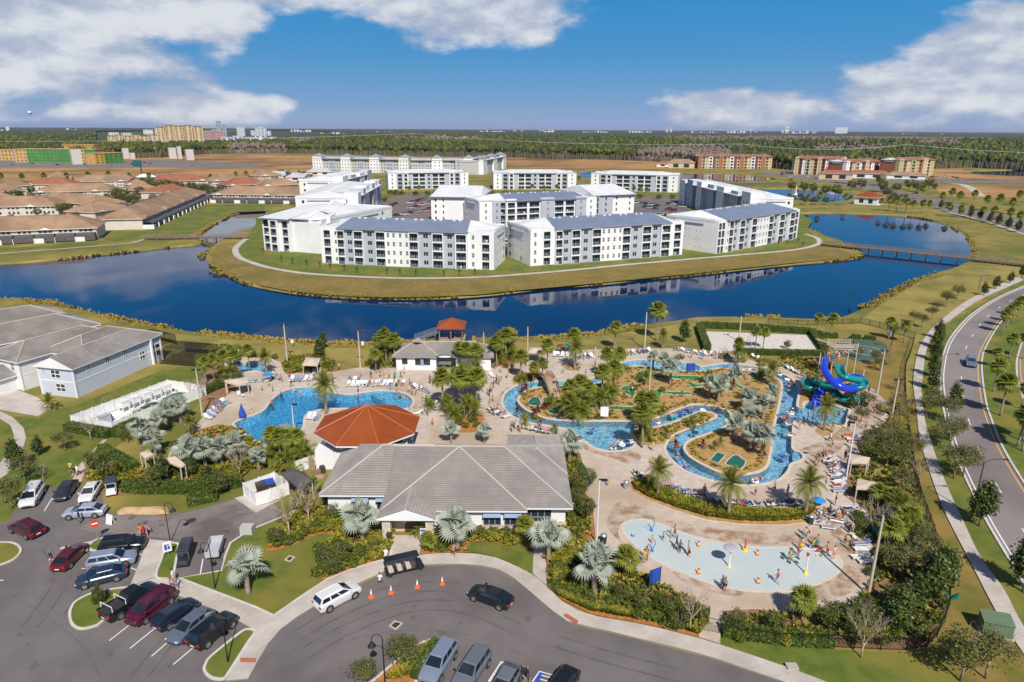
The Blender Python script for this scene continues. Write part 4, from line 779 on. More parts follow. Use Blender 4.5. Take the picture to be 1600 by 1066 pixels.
apartments('apartment_block', 'white block with a gable end standing in the right of the courtyard', (42, 366), (66, 377), 36, [(14, 'B.2-.8', g, 1.2, .3), (30, 'W.5', g, .6, .2), (50, 'W.2-.8', w, 0, .4)], roof='white_roof', wing=(0, 0), ridge=4.0, detail=False, group=ga)
# the long five-storey block at the back with pavilion roofs
def long_block(lb, a, b, D, nb, k0):
 bays = []
 for i in range(nb):
  pav = (i % 4 == k0); m_ = (w, 'beige_grey', g, 'beige_grey')[(i-k0) % 4]
  bays.append((1.5 if pav else 1, 'W.2-.5-.8' if i % 2 == 0 else 'W.3-.7', m_, 2.4 if pav else (.3 if i % 2 else 1), 2.4 if pav else (.4 if i % 2 else 1.0)))
 r = apartments('apartment_block', lb, a, b, D, bays, nf=4, fh=3.4, roof='light_grey', wing=(0, 0), ridge=1.6, detail=False, mass='beige_grey')
 o, rz, L = frame_on(a, b); tot = sum(q[0] for q in bays); x = 0
 for q in bays:
  wd = q[0]/tot*L
  if q[3] == 2.4:
   mb = MB(); cx = x+wd/2; z = 4*3.4+2.5; h = 3.6; x0, x1, y0, y1 = x-.8, x+wd+.8, -2.6, 9; cy = (y0+y1)/2
   for a_, b_ in (((x0, y0), (x1, y0)), ((x1, y0), (x1, y1)), ((x1, y1), (x0, y1)), ((x0, y1), (x0, y0))): mb.tri((*a_, z), (*b_, z), (cx, cy, z+h))
   mb.build('pavilion_roof', 'pavilion_grey', r)
  x += wd
 return r
long_block('long grey and white block with pavilion roofs behind the courtyard, left wing', *AP(0, "491,268 640,271"), 30, 13, 0)
long_block('long grey and white block with pavilion roofs behind the courtyard, middle wing', *AP(0, "642,272 752,272"), 28, 9, 3)
long_block('grey wing with pavilion roofs turned to the right, end of the long block', *AP(0, "752,273 788,263"), 28, 9, 0)
# orange, cream and red apartment blocks on the right
def resort(lb, a, b, cols, nb, fh=3.6, nf=4, roofm='rust_tile'):
 bays = [(1.2 if i % 3 == 0 else 1, 'B.2-.8' if i % 2 else 'W.5', cols[i % len(cols)], 1.5 if i % 3 == 0 else .6, (1.6 if i % 6 == 0 else .5)) for i in range(nb)]
 r = apartments('resort_block', lb, a, b, 20, bays, nf=nf, fh=fh, roof=roofm, wing=(0, 0), ridge=2.2, detail=False, mass='orange_wall')
 r['category'] = 'apartment block'; return r
resort('orange and cream resort block standing alone behind the long pond', *AP(0, "1090,263.5 1205,264.5"), ['orange_wall', 'olive_wall', 'cream_wall', 'white', 'red_wall', 'cream_wall'], 21)
resort('cream and dark red resort block, left half of the pair by the road', *AP(0, "1240,272 1318,274.5"), ['cream_wall', 'red_wall', 'white', 'olive_wall', 'cream_wall', 'orange_wall'], 13, nf=5, fh=3.3)
resort('cream and white resort block, right half of the pair by the road', *AP(0, "1318,276.5 1373,274"), ['white', 'red_wall', 'cream_wall', 'cream_wall'], 11, fh=3.6)
resort('olive and orange resort block, rightmost with a dark shaded end', *AP(0, "1400,277 1456,274.5"), ['olive_wall', 'orange_wall', 'cream_wall', 'olive_wall'], 9, nf=5, fh=3.3)
# simple roofs
def hip(mb, x0, y0, x1, y1, z, pitch, axis='x', ha=True, hb=True, course=0, mi=0, caps=None, fascia=True, mf=1):
 W_ = (y1-y0) if axis == 'x' else (x1-x0); h = W_/2*pitch; e = W_/2
 def T(u, v, zz): return Vector((x0+u, y0+v, zz)) if axis == 'x' else Vector((x0+v, y0+u, zz))
 Lx = (x1-x0) if axis == 'x' else (y1-y0); ra, rb = (e if ha else 0), (Lx-e if hb else Lx)
 A, B, C, D_ = T(0, 0, z), T(Lx, 0, z), T(Lx, W_, z), T(0, W_, z); R1, R2_ = T(ra, e, z+h), T(rb, e, z+h)
 def face(a, b, c, d):
  if not course: mb.add([a, b, c, d] if (c-d).length > .01 else [a, b, c], [(0, 1, 2, 3)] if (c-d).length > .01 else [(0, 1, 2)], mi); return
  n = max(2, int((c-b).length/course))
  for k in range(n):
   t0, t1 = k/n, (k+1)/n; up = Vector((0, 0, .1)); p0, p1 = a.lerp(d, t0), b.lerp(c, t0); q0, q1 = a.lerp(d, t1), b.lerp(c, t1)
   mb.quad(p0+up, p1+up, q1, q0, mi); mb.quad(p0, p1, p1+up, p0+up, 2)  # riser takes the dark colour, a painted shadow line below the course
 face(A, B, R2_, R1); face(C, D_, R1, R2_)
 if ha: face(D_, A, R1, R1)
 else: mb.tri(D_, A, R1, mf)
 if hb: face(B, C, R2_, R2_)
 else: mb.tri(B, C, R2_, mf)
 if fascia:
  dz = Vector((0, 0, -.22))
  for a, b in ((A, B), (B, C), (C, D_), (D_, A)): mb.quad(a+dz, b+dz, b, a, mf)
  mb.quad(A+dz, D_+dz, C+dz, B+dz, mf)
 if caps is not None:
  up = Vector((0, 0, .1)); S = [(R1+up, R2_+up)]
  if ha: S += [(A+up, R1+up), (D_+up, R1+up)]
  if hb: S += [(B+up, R2_+up), (C+up, R2_+up)]
  for a, b in S:
   if (a-b).length > .1: caps.tube([a, b], .13, 5)
 return h
# ---- townhouse rows with tan roofs and dark screen cages
gt = 'tan-roofed townhouse rows beyond the lake'
def rowhouse(lb, a, b, D=13, units=4, roofm='tan_tile', cages=True, gables=True, H=5.6):
 D += 5; H -= .6
 o, rz, L = frame_on(a, b); root = empty('townhouse_row', o, rz, label=lb, category='townhouses', group=gt)
 mb = MB(); ops = []; u = L/units
 for i in range(units):
  for c_ in (.2, .45, .7):
   cx = (i+c_)*u; ops.append((cx-.5, 3.5, cx+.5, 4.7))
   if not cages: ops.append((cx-.5, .9, cx+.5, 2.2))
 open_wall(mb, 0, L, 0, H, 0, ops, .15); mb.quad((0, 0, 0), (0, 0, H), (0, D, H), (0, D, 0), 0); mb.quad((L, 0, 0), (L, D, 0), (L, D, H), (L, 0, H), 0); mb.quad((0, D, 0), (0, D, H), (L, D, H), (L, D, 0), 0)
 mb.build('wall', ['estate_wall', 'estate_wall', 'glass'], root)
 mb = MB(); cp = MB(); hip(mb, -.8, -.8, L+.8, D+.8, H, .44, caps=cp)
 if gables:
  for i in range(units):
   if i % 2 == 0: gx = (i+.5)*u; gw = min(u*.6, 6); hip(mb, gx-gw/2, -1.1, gx+gw/2, D/2, H+.05, .4, 'y', i % 4 == 2, False)
 mb.build('roof', [roofm, 'offwhite'], root); cp.build('ridge_cap', roofm, root)
 if cages:
  for i in range(units):
   mb = MB(); x0, x1 = i*u+.3, (i+1)*u-.3; y0 = -4.2
   hh = 2.7; ms = [(x0, y0), (x0+(x1-x0)*.5, y0), (x1, y0), (x0, 0), (x1, 0)]
   for mx, my in ms: mb.box(mx-.06, my-.06, 0, mx+.06, my+.06, hh, 0)
   mb.add([(x0, y0, hh), (x1, y0, hh), (x1, y0+1.4, hh+.55), (x0, y0+1.4, hh+.55), (x1, 0, hh+.5), (x0, 0, hh+.5)], [(0, 1, 2, 3), (3, 2, 4, 5)], 0); mb.quad((x0+.1, y0, .4), (x1-.1, y0, .4), (x1-.1, y0, hh), (x0+.1, y0, hh), 0)
   mb.build('screen_cage', ['dark_canvas'], root)
   mb = MB()
   if i % 2 == 0: mb.box(x0-.5, y0-.35, 0, x0+u*.42, y0-.2, 1.9)
   mb.box(x0-.4, y0-.6, 0, x0-.2, 0, 2.1); mb.build('privacy_wall', 'offwhite', root)
 return root
for lb, a, b, D, n, rm, cg, H in (('front townhouse row with screen cages at the left edge of the lake', G(-75, 384), G(153, 374), 15, 7, 'tan_tile', True, 5.6),
 ('long townhouse row running back along the inlet bank', G(224, 358.5), G(322, 313), 14, 15, 'tan_tile', True, 5.6), ('townhouse row with screen cages facing the inlet, right of the long row', G(334, 316), G(486, 318), 14, 8, 'tan_tile', True, 5.6),
 ('townhouse row second from the lake at the left edge', G(-75, 340), G(92, 336), 14, 6, 'tan_tile', False, 5.6), ('short townhouse row behind the front row, beside the dark cages', G(48, 327), G(150, 334), 13, 4, 'tan_tile', False, 5.6),
 ('townhouse row in the middle of the estate, behind the two white gables', G(55, 312), G(182, 309), 14, 6, 'tan_tile', False, 5.4), ('townhouse row at the left edge, third from the lake', G(-75, 315), G(42, 309), 14, 5, 'tan_tile', False, 5.4),
 ('rust-brown roofed row behind the left trees', G(40, 298), G(113, 297), 14, 4, 'rust_tile', False, 5), ('tan row at the back with white gables, near the small palms', G(112, 294), G(216, 292), 14, 6, 'tan_tile', False, 5.4),
 ('single hip-roofed townhouse end beside the big tree', G(186, 307), G(214, 309), 14, 1, 'tan_tile', False, 5.4), ('rust-brown row with white gables left of the small bungalow', G(236, 294), G(326, 291), 14, 5, 'rust_tile', False, 5.4),
 ('tan row at the back, right of the rust-brown row', G(332, 292), G(376, 290), 14, 3, 'tan_tile', False, 5.2), ('dark rust roof behind the inlet row', G(356, 300), G(420, 297), 14, 4, 'rust_tile', False, 5.4), ('pale tan row partly behind the white block', G(405, 283), G(440, 281), 14, 2, 'tan_tile', False, 5),
 ('tan row tucked behind the second row at the left', G(92, 330), G(150, 323), 13, 3, 'tan_tile', False, 5.2), ('tan row between the middle street and the rust row', G(0, 302), G(50, 300), 13, 3, 'tan_tile', False, 5.2), ('small tan roof row beside the billboard mast', G(196, 298), G(232, 297), 13, 2, 'tan_tile', False, 5.2), ('rust roof just left of the inlet row', G(255, 312), G(300, 306), 12, 3, 'rust_tile', False, 5), ('tan row at the left of the long inlet row', G(150, 346), G(205, 337), 12, 3, 'tan_tile', False, 5.2), ('tan row behind the apartment tip', G(408, 300), G(470, 297), 13, 3, 'tan_tile', False, 5), ('tan back row left of the white gables', G(70, 286), G(112, 285), 13, 3, 'tan_tile', False, 5),
 ('lowest tan roofs at the far left of the estate', G(-75, 328), G(30, 322), 13, 5, 'tan_tile', False, 5.2)):
 rowhouse(lb, a, b, D, n, rm, cg, True, H)
# ---- grey-roofed houses on the left
def house(lb, o, rz, vols, wall='house_blue', wins=(), extra=None):
 root = empty('house', o, rz, label=lb, category='house', group='grey-roofed houses by the near shore')
 for (x0, y0, x1, y1, H, ax, ha, hb) in vols:
  mb = MB(); mb.box(x0, y0, 0, x1, y1, H, 0); mb.box(x0-.03, y0-.03, 2.75, x1+.03, y1+.03, 2.95, 1)
  for cx, cy in ((x0, y0), (x1, y0), (x1, y1), (x0, y1)): mb.box(cx-.12, cy-.12, 0, cx+.12, cy+.12, H, 1)
  mb.build('wall', [wall, 'white'], root)
  mb = MB(); cp = MB(); hip(mb, x0-.5, y0-.5, x1+.5, y1+.5, H, .42, ax, ha, hb, .5, caps=cp); mb.build('roof', ['house_roof', 'white', 'tile_edge_shade'], root); cp.build('ridge_cap', 'ridge_tile', root)
 for x, y, z, wd, h, fa in wins:
  o2 = put('window', window_mesh(wd, h, 2, 2, t=.12), root, (x, y, z)); o2.rotation_euler = (0, 0, fa)
 return root
# main blue house: local x = across (towards the right), y = along its length away from the viewer
h1 = house('pale blue two-storey house with grey tile roof beside the pool equipment yard', (-84.2, 114.2, 0), radians(-26.5)+radians(13.5), [(0, 0, 7.4, 21.5, 5.6, 'y', False, True), (-5.5, 6.5, 3.6, 22.0, 5.6, 'y', True, True)],
 wins=[(2.6, -.06, 3.4, 2, 1.5, 0), (3.2, -.06, .9, 2, 1.5, 0), (.6, -.06, 4.1, .8, .8, 0)]+[(7.46, 2.8+k*4.4, 3.9, 1.0 if k else .8, 1.1, pi/2) for k in range(3)]+[(7.46, 15.5, 1.9, 1.4, 1.6, pi/2), (7.46, 18.6, 1.2, 2.6, 2.6, pi/2)])
mb = MB(); mb.box(7.5, 18.4, 0, 7.9, 18.8, 5.4); mb.build('corner_post', 'white', h1)
def cage(lb, o, rz, L, D_, h=3.0):
 r = empty('pool_cage', o, rz, label=lb, category='pool cage', group='dark mesh pool cages behind the houses')
 mb = MB(); n = int(L/1.6)
 for i in range(n+1):
  x = i*L/n; mb.tube([(x, 0, 0), (x, 0, h*.75), (x, D_*.25, h), (x, D_*.75, h), (x, D_, h*.75), (x, D_, 0)], .05, 4)
 for y, z in ((0, h*.75), (D_*.25, h), (D_*.75, h), (D_, h*.75), (0, .8), (D_, .8)): mb.box(0, y-.04, z-.04, L, y+.04, z+.04)
 mb.build('frame', 'black_metal', r); mb = MB(); mb.add([(x, y, z) for x in (0, L) for y, z in ((0, 0), (0, h*.75), (D_*.25, h), (D_*.75, h), (D_, h*.75), (D_, 0))], [(0, 1, 7, 6), (1, 2, 8, 7), (2, 3, 9, 8), (3, 4, 10, 9), (4, 5, 11, 10)]); mb.build('mesh_screen', 'screen_mesh', r)
mm = bpy.data.materials.new('screen_mesh'); mm.use_nodes = True; N_ = NT(mm.node_tree); mm.node_tree.nodes.clear()
N_.node('ShaderNodeOutputMaterial', {0: N_.node('ShaderNodeMixShader', {0: .45, 1: N_.node('ShaderNodeBsdfDiffuse', {0: (.02, .02, .025, 1)}).outputs[0], 2: N_.node('ShaderNodeBsdfTransparent').outputs[0]}).outputs[0]}); MATS['screen_mesh'] = mm
cage('dark domed pool cage at the back corner of the blue house', (-71.5, 131, 0), radians(-12), 8, 8); cage('dark pool cage between the second and third grey-roofed houses', (-83, 141, 0), radians(-30), 6, 7)
house('pale house with broad grey hip roof left of the blue house', (-97, 119.5, 0), radians(-24), [(0, 0, 9, 20, 5.6, 'y', True, True), (1.5, -5, 7.5, 0, 2.9, 'y', True, False)], 'offwhite', wins=[(6.6, -.06, 3.6, 1.1, 1.5, 0)])
house('third grey-roofed house at the left edge, with dark weathered tiles', (-112, 128, 0), radians(-38), [(0, 0, 11, 24, 5.6, 'y', True, True)], 'offwhite'); house('fourth grey-roofed house, furthest back by the lake', (-121, 140, 0), radians(-42), [(0, 0, 11, 20, 5.4, 'y', True, True)], 'offwhite')
mb = MB(); mb.box(0, 0, 0, .1, 3.4, 2.2); o = mb.build('garage_door', 'white', h1); o.location = (-5.6, 9, 0)
# ---- clubhouse
club = empty('clubhouse', (-7, 79, 0), label='single-storey white clubhouse with broad grey tiled hip roof and stone entrance porch', category='clubhouse')
ck = Matrix.Translation((7, -79, 0))
def clubp(nm, mb, mt, **k): mb.v = [(x+7, y-79, z) for x, y, z in mb.v]; return mb.build(nm, mt, club, **k)
mb = MB(); cp = MB(); ez = 3.3
hip(mb, -23.4, 73.7, -10, 87.3, ez, .5, 'x', True, False, .36, caps=cp); hip(mb, -15, 71.0, 7.3, 87.6, ez+.01, .46, 'x', False, True, .36, caps=cp)
hip(mb, -15.2, 70.3, 1.9, 80.5, ez+.02, .462, 'y', True, False, .36, caps=cp); hip(mb, -.6, 79, 7.25, 90.8, ez+.03, .46, 'y', True, True, .36, caps=cp); hip(mb, -15.4, 68.4, -8.7, 76, ez+.04, .36, 'y', False, False, .36, caps=cp)
clubp('roof', mb, ['grey_tile', 'white', 'tile_edge_shade']); clubp('ridge_cap', cp, 'ridge_tile')
mb = MB(); q = .75
def cbox(x0, y0, x1, y1, z0=0, z1=3.25, mi=0): mb.box(x0, y0, z0, x1, y1, z1, mi)
cbox(-22.6, 74.5, -14.4, 86.5); cbox(-14.4, 71.1, 1.1, 86.8); cbox(1.1, 71.9, 6.5, 86.8); cbox(.2, 86, 6.4, 90)
clubp('wall', mb, ['white'])
for a in ((-22.68, 74.42, -14.4, 74.6), (-8.0, 71.02, 1.15, 71.2), (1.1, 71.82, 6.58, 71.98)): mb = MB(); mb.box(a[0], a[1], 0, a[2], a[3], 1.0); clubp('stone_plinth', mb, 'stone')
for x0, y_ in ((-19.6, 74.4), (-16.6, 74.4), (-7.2, 71.0), (-3.3, 71.0), (-.8, 71.0)):
 o = put('window', window_mesh(2.1, 1.9, 3, 1, 'slate_fascia', t=.09), club, (x0+7, y_-.05-79, 1.0)); o2 = MB(); o2.add([(0, 0, 2.1), (2.1, 0, 2.1), (2.1, -.7, 1.5), (0, -.7, 1.5)], [(0, 1, 2, 3)]); o2.add([(0, 0, 2.1), (0, -.7, 1.5), (0, 0, 1.5)], [(0, 1, 2)]); o2.add([(2.1, 0, 2.1), (2.1, -.7, 1.5), (2.1, 0, 1.5)], [(0, 2, 1)])
 a_ = o2.build('awning', 'awning_blue', club); a_.location = (x0+7, y_-79, .9)
o = put('glazed_front', window_mesh(3.2, 2.7, 4, 2, 'slate_fascia', t=.09), club, (1.6+7, 71.8-79, .25))
# porch: stone piers, arch header, recessed tan hall, lantern and notice
for x0 in (-14.9, -9.9): mb = MB(); mb.box(x0, 68.9, .1, x0+.95, 70.0, 3.0); mb.box(x0+.2, 70.0, .1, x0+.7, 71.1, 3.1); clubp('stone_pier', mb, 'stone')
mb = MB(); mb.box(-14.2, 68.95, 2.75, -9.7, 69.3, 3.35); mb.tri((-14.9, 68.93, 3.35), (-9.0, 68.93, 3.35), (-12, 68.93, 4.3)); clubp('porch_gable', mb, 'white')
mb = MB(); mb.box(-13.95, 70.9, .1, -9.9, 71.08, 3.0); clubp('porch_back_wall', mb, 'tan_wall'); mb = MB(); mb.box(-12.6, 70.82, .1, -11.2, 70.88, 2.4); clubp('entrance_door', mb, 'bronze')
mb = MB(); mb.cyl(-12.4, 69.9, 2.0, 2.7, .22, .3, 6); mb.cyl(-12.4, 69.9, 2.7, 3.2, .03); clubp('lantern', mb, 'steel')
s_ = empty('notice_board', (-10.15, 68.6, .1), label='small white and blue notice board at the clubhouse entrance', category='sign'); mb = MB(); mb.box(-.35, 0, .5, .35, .05, 1.9); mb.build('board', 'white', s_); mb = MB(); mb.box(-.3, -.012, .62, .3, -.002, 1.05); mb.box(-.3, -.012, 1.5, .3, -.002, 1.75); mb.build('print_panel', 'sign_blue', s_); mb = MB(); mb.box(-.3, 0, 0, -.25, .05, .5); mb.box(.25, 0, 0, .3, .05, .5); mb.build('leg', 'steel', s_)
mb = MB(); mb.box(-.3, 0, 1.1, .3, .3, 1.5); mb.box(-.05, .1, 0, .05, .2, 1.1); tag(mb.build('letter_box', 'bronze'), 'small dark box on a post beside the left porch pier', 'letter box').location = (-14.0, 68.2, .1)
# ---- octagonal pavilion with orange standing-seam roof
octg = empty('octagonal_pavilion', (-20.9, 91.3, 0), label='octagonal pavilion with orange standing-seam metal roof behind the clubhouse', category='pavilion')
def octa(r, z): return [Vector((r*cos(pi/8+k*pi/4), r*sin(pi/8+k*pi/4), z)) for k in range(8)]
E8 = octa(7.7, 4.75); ap = Vector((0, 0, 7.75)); mb = MB(); se = MB(); rd = MB()
for k in range(8):
 a, b = E8[k], E8[(k+1) % 8]; mb.tri(a, b, ap); m_ = (a+b)/2; n_ = (b-a).cross(ap-a).normalized()*.05
 for t in np.linspace(.07, .93, 14):
  p0 = a.lerp(b, t); s = 1-abs(t-.5)*2; p1 = p0.lerp(p0+(ap-m_), s*.985); se.tube([p0+n_*.3, p1+n_*.3], .035, 3)
 rd.tube([a+Vector((0, 0, .03)), ap+Vector((0, 0, .05))], .09, 5)
mb.build('roof', 'orange_metal', octg); se.build('standing_seam', 'orange_metal', octg, kind='stuff'); rd.build('ridge_cap', 'orange_ridge', octg)
mb = MB(); f8 = octa(7.72, 4.72); g8 = octa(7.72, 4.5); mb.add(f8+g8, [(k, (k+1) % 8, 8+(k+1) % 8, 8+k) for k in range(8)]+[list(range(8, 16))]); mb.build('fascia', 'white', octg)
mb = MB(); w8 = octa(6.3, 0); mb.prism([(p.x, p.y) for p in w8], 3.2, 4.55)
mb.build('upper_wall', 'light_grey', octg); mb = MB(); mb.prism([(p.x, p.y) for p in octa(5.4, 0)], 0, 3.2); mb.build('core_wall', 'white', octg); mb = MB()
for p in octa(6.25, 0): mb.box(p.x-.25, p.y-.25, 0, p.x+.25, p.y+.25, 3.2)
mb.build('pillar', 'white', octg); mb = MB(); mb.prism([(p.x, p.y) for p in octa(6.6, 0)], 0, 1.1); mb.build('bar_counter', 'stone', octg)
mb = MB(); mb.cyl(0, 0, 7.7, 8.5, .05, .02, 6); mb.build('finial', 'steel', octg)
for k in range(8):
 a, b = octa(6.34, 0)[k], octa(6.34, 0)[(k+1) % 8]; mb = MB(); m1, m2 = a.lerp(b, .12), a.lerp(b, .88); mb.quad((m1.x, m1.y, 3.4), (m2.x, m2.y, 3.4), (m2.x, m2.y, 4.4), (m1.x, m1.y, 4.4)); mb.build('clerestory_window', 'glass', octg)
# link between octagon and clubhouse
mb = MB(); mb.box(-24.5, 85, 0, -15.5, 88.5, 3.1); mb.box(-27.5, 86.5, 0, -24, 89, 2.9); o = mb.build('service_wing', 'white'); tag(o, 'low white service wing joining the octagon to the clubhouse', 'building')
# ---- pool bar building
bar = empty('pool_bar', (-23, 128, 0), label='white poolside bar building with grey tiled hip roofs and a dark serving window', category='building')
mb = MB(); cp = MB(); hip(mb, -.6, -.6, 8.6, 6.4, 3.0, .5, 'y', True, True, .4, caps=cp); hip(mb, 3, .6, 18, 7.2, 3.02, .5, 'x', False, True, .4, caps=cp); hip(mb, 11.3, -.6, 19.4, 6.4, 3.04, .5, 'y', True, True, .4, caps=cp)
mb.build('roof', ['grey_tile', 'slate_fascia', 'tile_edge_shade'], bar); cp.build('ridge_cap', 'ridge_tile', bar)
mb = MB(); open_wall(mb, 0, 8, 0, 2.95, 0, [(3.8, 1.0, 6.8, 2.5, .5, 2), (1.2, 1.2, 2.3, 2.5, .3, 2)]); mb.box(0, .6, 0, 8, 6, 2.9, 0); mb.box(-.01, 0, 0, .05, 1, 2.95, 0); mb.box(7.95, 0, 0, 8.02, 1, 2.95, 0)
mb.box(11.9, 0, 0, 18.8, 6, 2.95, 0); mb.box(8, 2.2, 0, 11.9, 6, 2.9, 1); mb.build('wall', ['white', 'recess', 'glass'], bar)
mb = MB(); mb.box(1.2, -.06, 2.6, 2.4, 0, 2.85); mb.build('sign_board', 'red_wall', bar); mb = MB(); mb.box(4.9, -.1, 1.05, 5.5, -.02, 2.4); mb.build('shutter', 'awning_blue', bar)
sg = empty('bar_sign', (-13.2, 127.3, 3.1), label='oval green and white sign hanging over the bar passage', category='sign'); mb = MB(); mb.ball(0, 0, 0, 1.7, .12, .42, 18); mb.build('board', 'turf_dark', sg, True); mb = MB(); mb.ball(0, -.07, 0, 1.3, .1, .22, 18); mb.build('panel', 'white', sg, True)
# ---- lake gazebo on a dock
gz = empty('gazebo', (-13.7, 149, 0), label='wooden lake gazebo with orange-red hip roof at the end of the boardwalk', category='gazebo')
mb = MB(); hip(mb, -3.2, -3.2, 3.2, 3.2, 3.4, .55, 'x', True, True, 0); mb.build('roof', ['orange_metal', 'orange_metal'], gz)
for x in (-2.6, 0, 2.6):
 for y in (-2.6, 2.6): mb = MB(); mb.box(x-.12, y-.12, -1.2, x+.12, y+.12, 3.3); mb.build('post', 'wood', gz)
mb = MB(); mb.box(-3, -3, .1, 3, 3, .3); mb.build('deck', 'wood_pale', gz)
for y, x0, x1 in ((-2.7, -2.6, -.7), (-2.7, .7, 2.6), (2.7, -2.6, 2.6)):
 mb = MB(); mb.box(x0, y-.04, 1.15, x1, y+.04, 1.25); mb.box(x0, y-.04, .5, x1, y+.04, .58)
 for k in range(int((x1-x0)/.3)): mb.box(x0+k*.3, y-.03, .3, x0+k*.3+.08, y+.03, 1.2)
 mb.build('railing', 'wood_pale', gz)
def boards(nm, lb, cat, a, b, wd, z, step=.5, mt='wood', rail=True, piles=0, railh=1.1, drop=1.8):
 o, rz, L = frame_on(a, b); r = empty(nm, (o.x, o.y, z), rz, label=lb, category=cat); mb = MB(); mb.box(0, -wd/2+.1, -.35, L, wd/2-.1, -.12); mb.build('beam', mt, r)
 n = int(L/step); pk = MB(); pk.box(0, -wd/2, -.12, step*.92, wd/2, 0); me = pk.mesh('plank', mt)
 if n <= 60:
  for k in range(n): put('plank', me, r, (k*L/n, 0, random.uniform(-.01, .01)))
 else:
  mb = MB()
  for k in range(n): mb.box(k*L/n, -wd/2, -.12, (k+.93)*L/n, wd/2, random.uniform(-.01, .01))
  tag(mb.build('plank_deck', mt, r), kind='stuff')
 if rail:
  for s in (-1, 1):
   mb = MB(); y = s*(wd/2-.05)
   for zz in (railh, railh*.66, railh*.33): mb.box(0, y-.04, zz-.05, L, y+.04, zz+.05)
   mb.build('rail', mt, r); pm = MB(); pm.box(-.07, -.07, -.3, .07, .07, railh+.06); pm = pm.mesh('rail_post', mt)
   for k in range(int(L/2.4)+1): put('rail_post', pm, r, (k*L/int(L/2.4), y, 0))
 for k in range(piles):
  for s in (-1, 1): mb = MB(); x = L*(k+.5)/piles; mb.cyl(x, s*wd*.38, -drop-1.2, -.1, .2, n=7); mb.build('pile', mt, r)
  mb = MB(); mb.box(L*(k+.5)/piles-.12, -wd/2, -.55, L*(k+.5)/piles+.12, wd/2, -.3); mb.build('cross_beam', mt, r)
 return r
boards('boardwalk', 'short wooden boardwalk from the bar building to the gazebo', 'boardwalk', (-13.6, 136, 0), (-13.6, 146.1, 0), 1.8, .3, piles=3, mt='wood_pale')
boards('dock', 'grey floating dock with white rail left of the gazebo', 'dock', G(652, 528), G(684, 517), 1.6, -.2, piles=2, mt='steel', railh=.9)
boards('footbridge', 'long timber footbridge on piles over the right arm of the lake', 'bridge', G(1284, 384), G(1640, 421), 3.2, 1.1, piles=15, step=.9)
boards('footbridge', 'low timber footbridge over the inlet at the left of the peninsula', 'bridge', G(224, 374), G(388, 373), 3.0, .8, piles=11, step=.9)
# arched footbridge over the lazy river
o, rz, L = frame_on(G(846, 590), G(868, 624)); br = empty('arched_footbridge', (o.x, o.y, .1), rz, label='arched timber footbridge over the lazy river left of the mini golf island', category='bridge')
for s in (-1, 1):
 mb = MB(); A_ = [(L*k/12, s*.95, 1.5*sin(pi*k/12)+.15) for k in range(13)]; mb.tube(A_, .09, 5); mb.tube([(x, y, z+1.0) for x, y, z in A_], .05, 5)
 for x, y, z in A_: mb.box(x-.04, y-.04, z, x+.04, y+.04, z+1.0)
 mb.build('railing', 'wood', br)
for k in range(24):
 x = L*(k+.5)/24; z = 1.5*sin(pi*(k+.5)/24)+.2; mb = MB(); mb.box(-L*.019, -.9, -.03, L*.019, .9, .03); o_ = mb.build('plank', 'wood_pale', br); o_.location = (x, 0, z); o_.rotation_euler = (0, -math.atan(1.5*pi/L*cos(pi*(k+.5)/24)), 0)
# ---- construction site on the far left
cs = 'construction shells beyond the dry field'
def shell(lb, a, b, h, cols, nf, D=18):
 o, rz, L = frame_on(a, b); r = empty('building_shell', o, rz, label=lb, category='building', group=cs); n = len(cols)
 for i, c_ in enumerate(cols):
  x0, x1 = L*i/n, L*(i+1)/n; mb = MB(); k = max(2, int((x1-x0)/5)); ops = [(x0+(x1-x0)*(j+.3)/k, f*h/nf+h/nf*.3, x0+(x1-x0)*(j+.72)/k, f*h/nf+h/nf*.78) for j in range(k) for f in range(nf)]
  open_wall(mb, x0, x1-.02, 0, h, 0, ops, .6); mb.box(x0, 1.0, 0, x1-.02, D, h, 3); mb.build('sheathed_wall', [c_, 'lumber', 'vent', 'lumber'], r)
 mb = MB(); mb.box(-.5, -.5, h, L+.5, D, h+.6); mb.build('roof_deck', 'lumber', r); return r
shell('long green-sheathed shell of a five-storey building under construction', G(26, 254), G(152, 255), 17, ['lumber', 'osb_green', 'osb_green', 'osb_green', 'osb_green', 'lumber', 'osb_green'], 4)
shell('green and yellow shell at the right end of the construction site', G(150, 257), G(194, 255), 13, ['osb_yellow', 'osb_green', 'osb_green'], 4)
shell('bright yellow sheathed storey rising behind the green shell', G(100, 246), G(150, 246.5), 19, ['osb_yellow', 'osb_yellow'], 4)
shell('bare lumber framing at the left edge of the construction site', G(-60, 250), G(26, 251), 14, ['lumber', 'cmu', 'lumber'], 3)
for px, py, w_, h_ in ((33, 253.5, 10, 17), (64, 253, 11, 15), (98, 252, 7, 17), (122, 257, 11, 18), (198, 248, 8, 15), (208, 249, 6, 9), (244, 243.5, 9, 14), (271, 248, 10, 16), (282, 248.5, 5, 18), (298, 250.5, 10, 15)):
 c = G(px, py); h_ *= 1.0; mb = MB(); mb.box(-w_/2, 0, 0, w_/2, 7, h_); o = mb.build('block_stair_tower', 'cmu'); o.location = c; o.rotation_euler = (0, 0, -atan2(c.x, c.y)+.2); later(o, 'pale concrete-block stair tower', 'stair tower', 'block stair towers of the construction site')
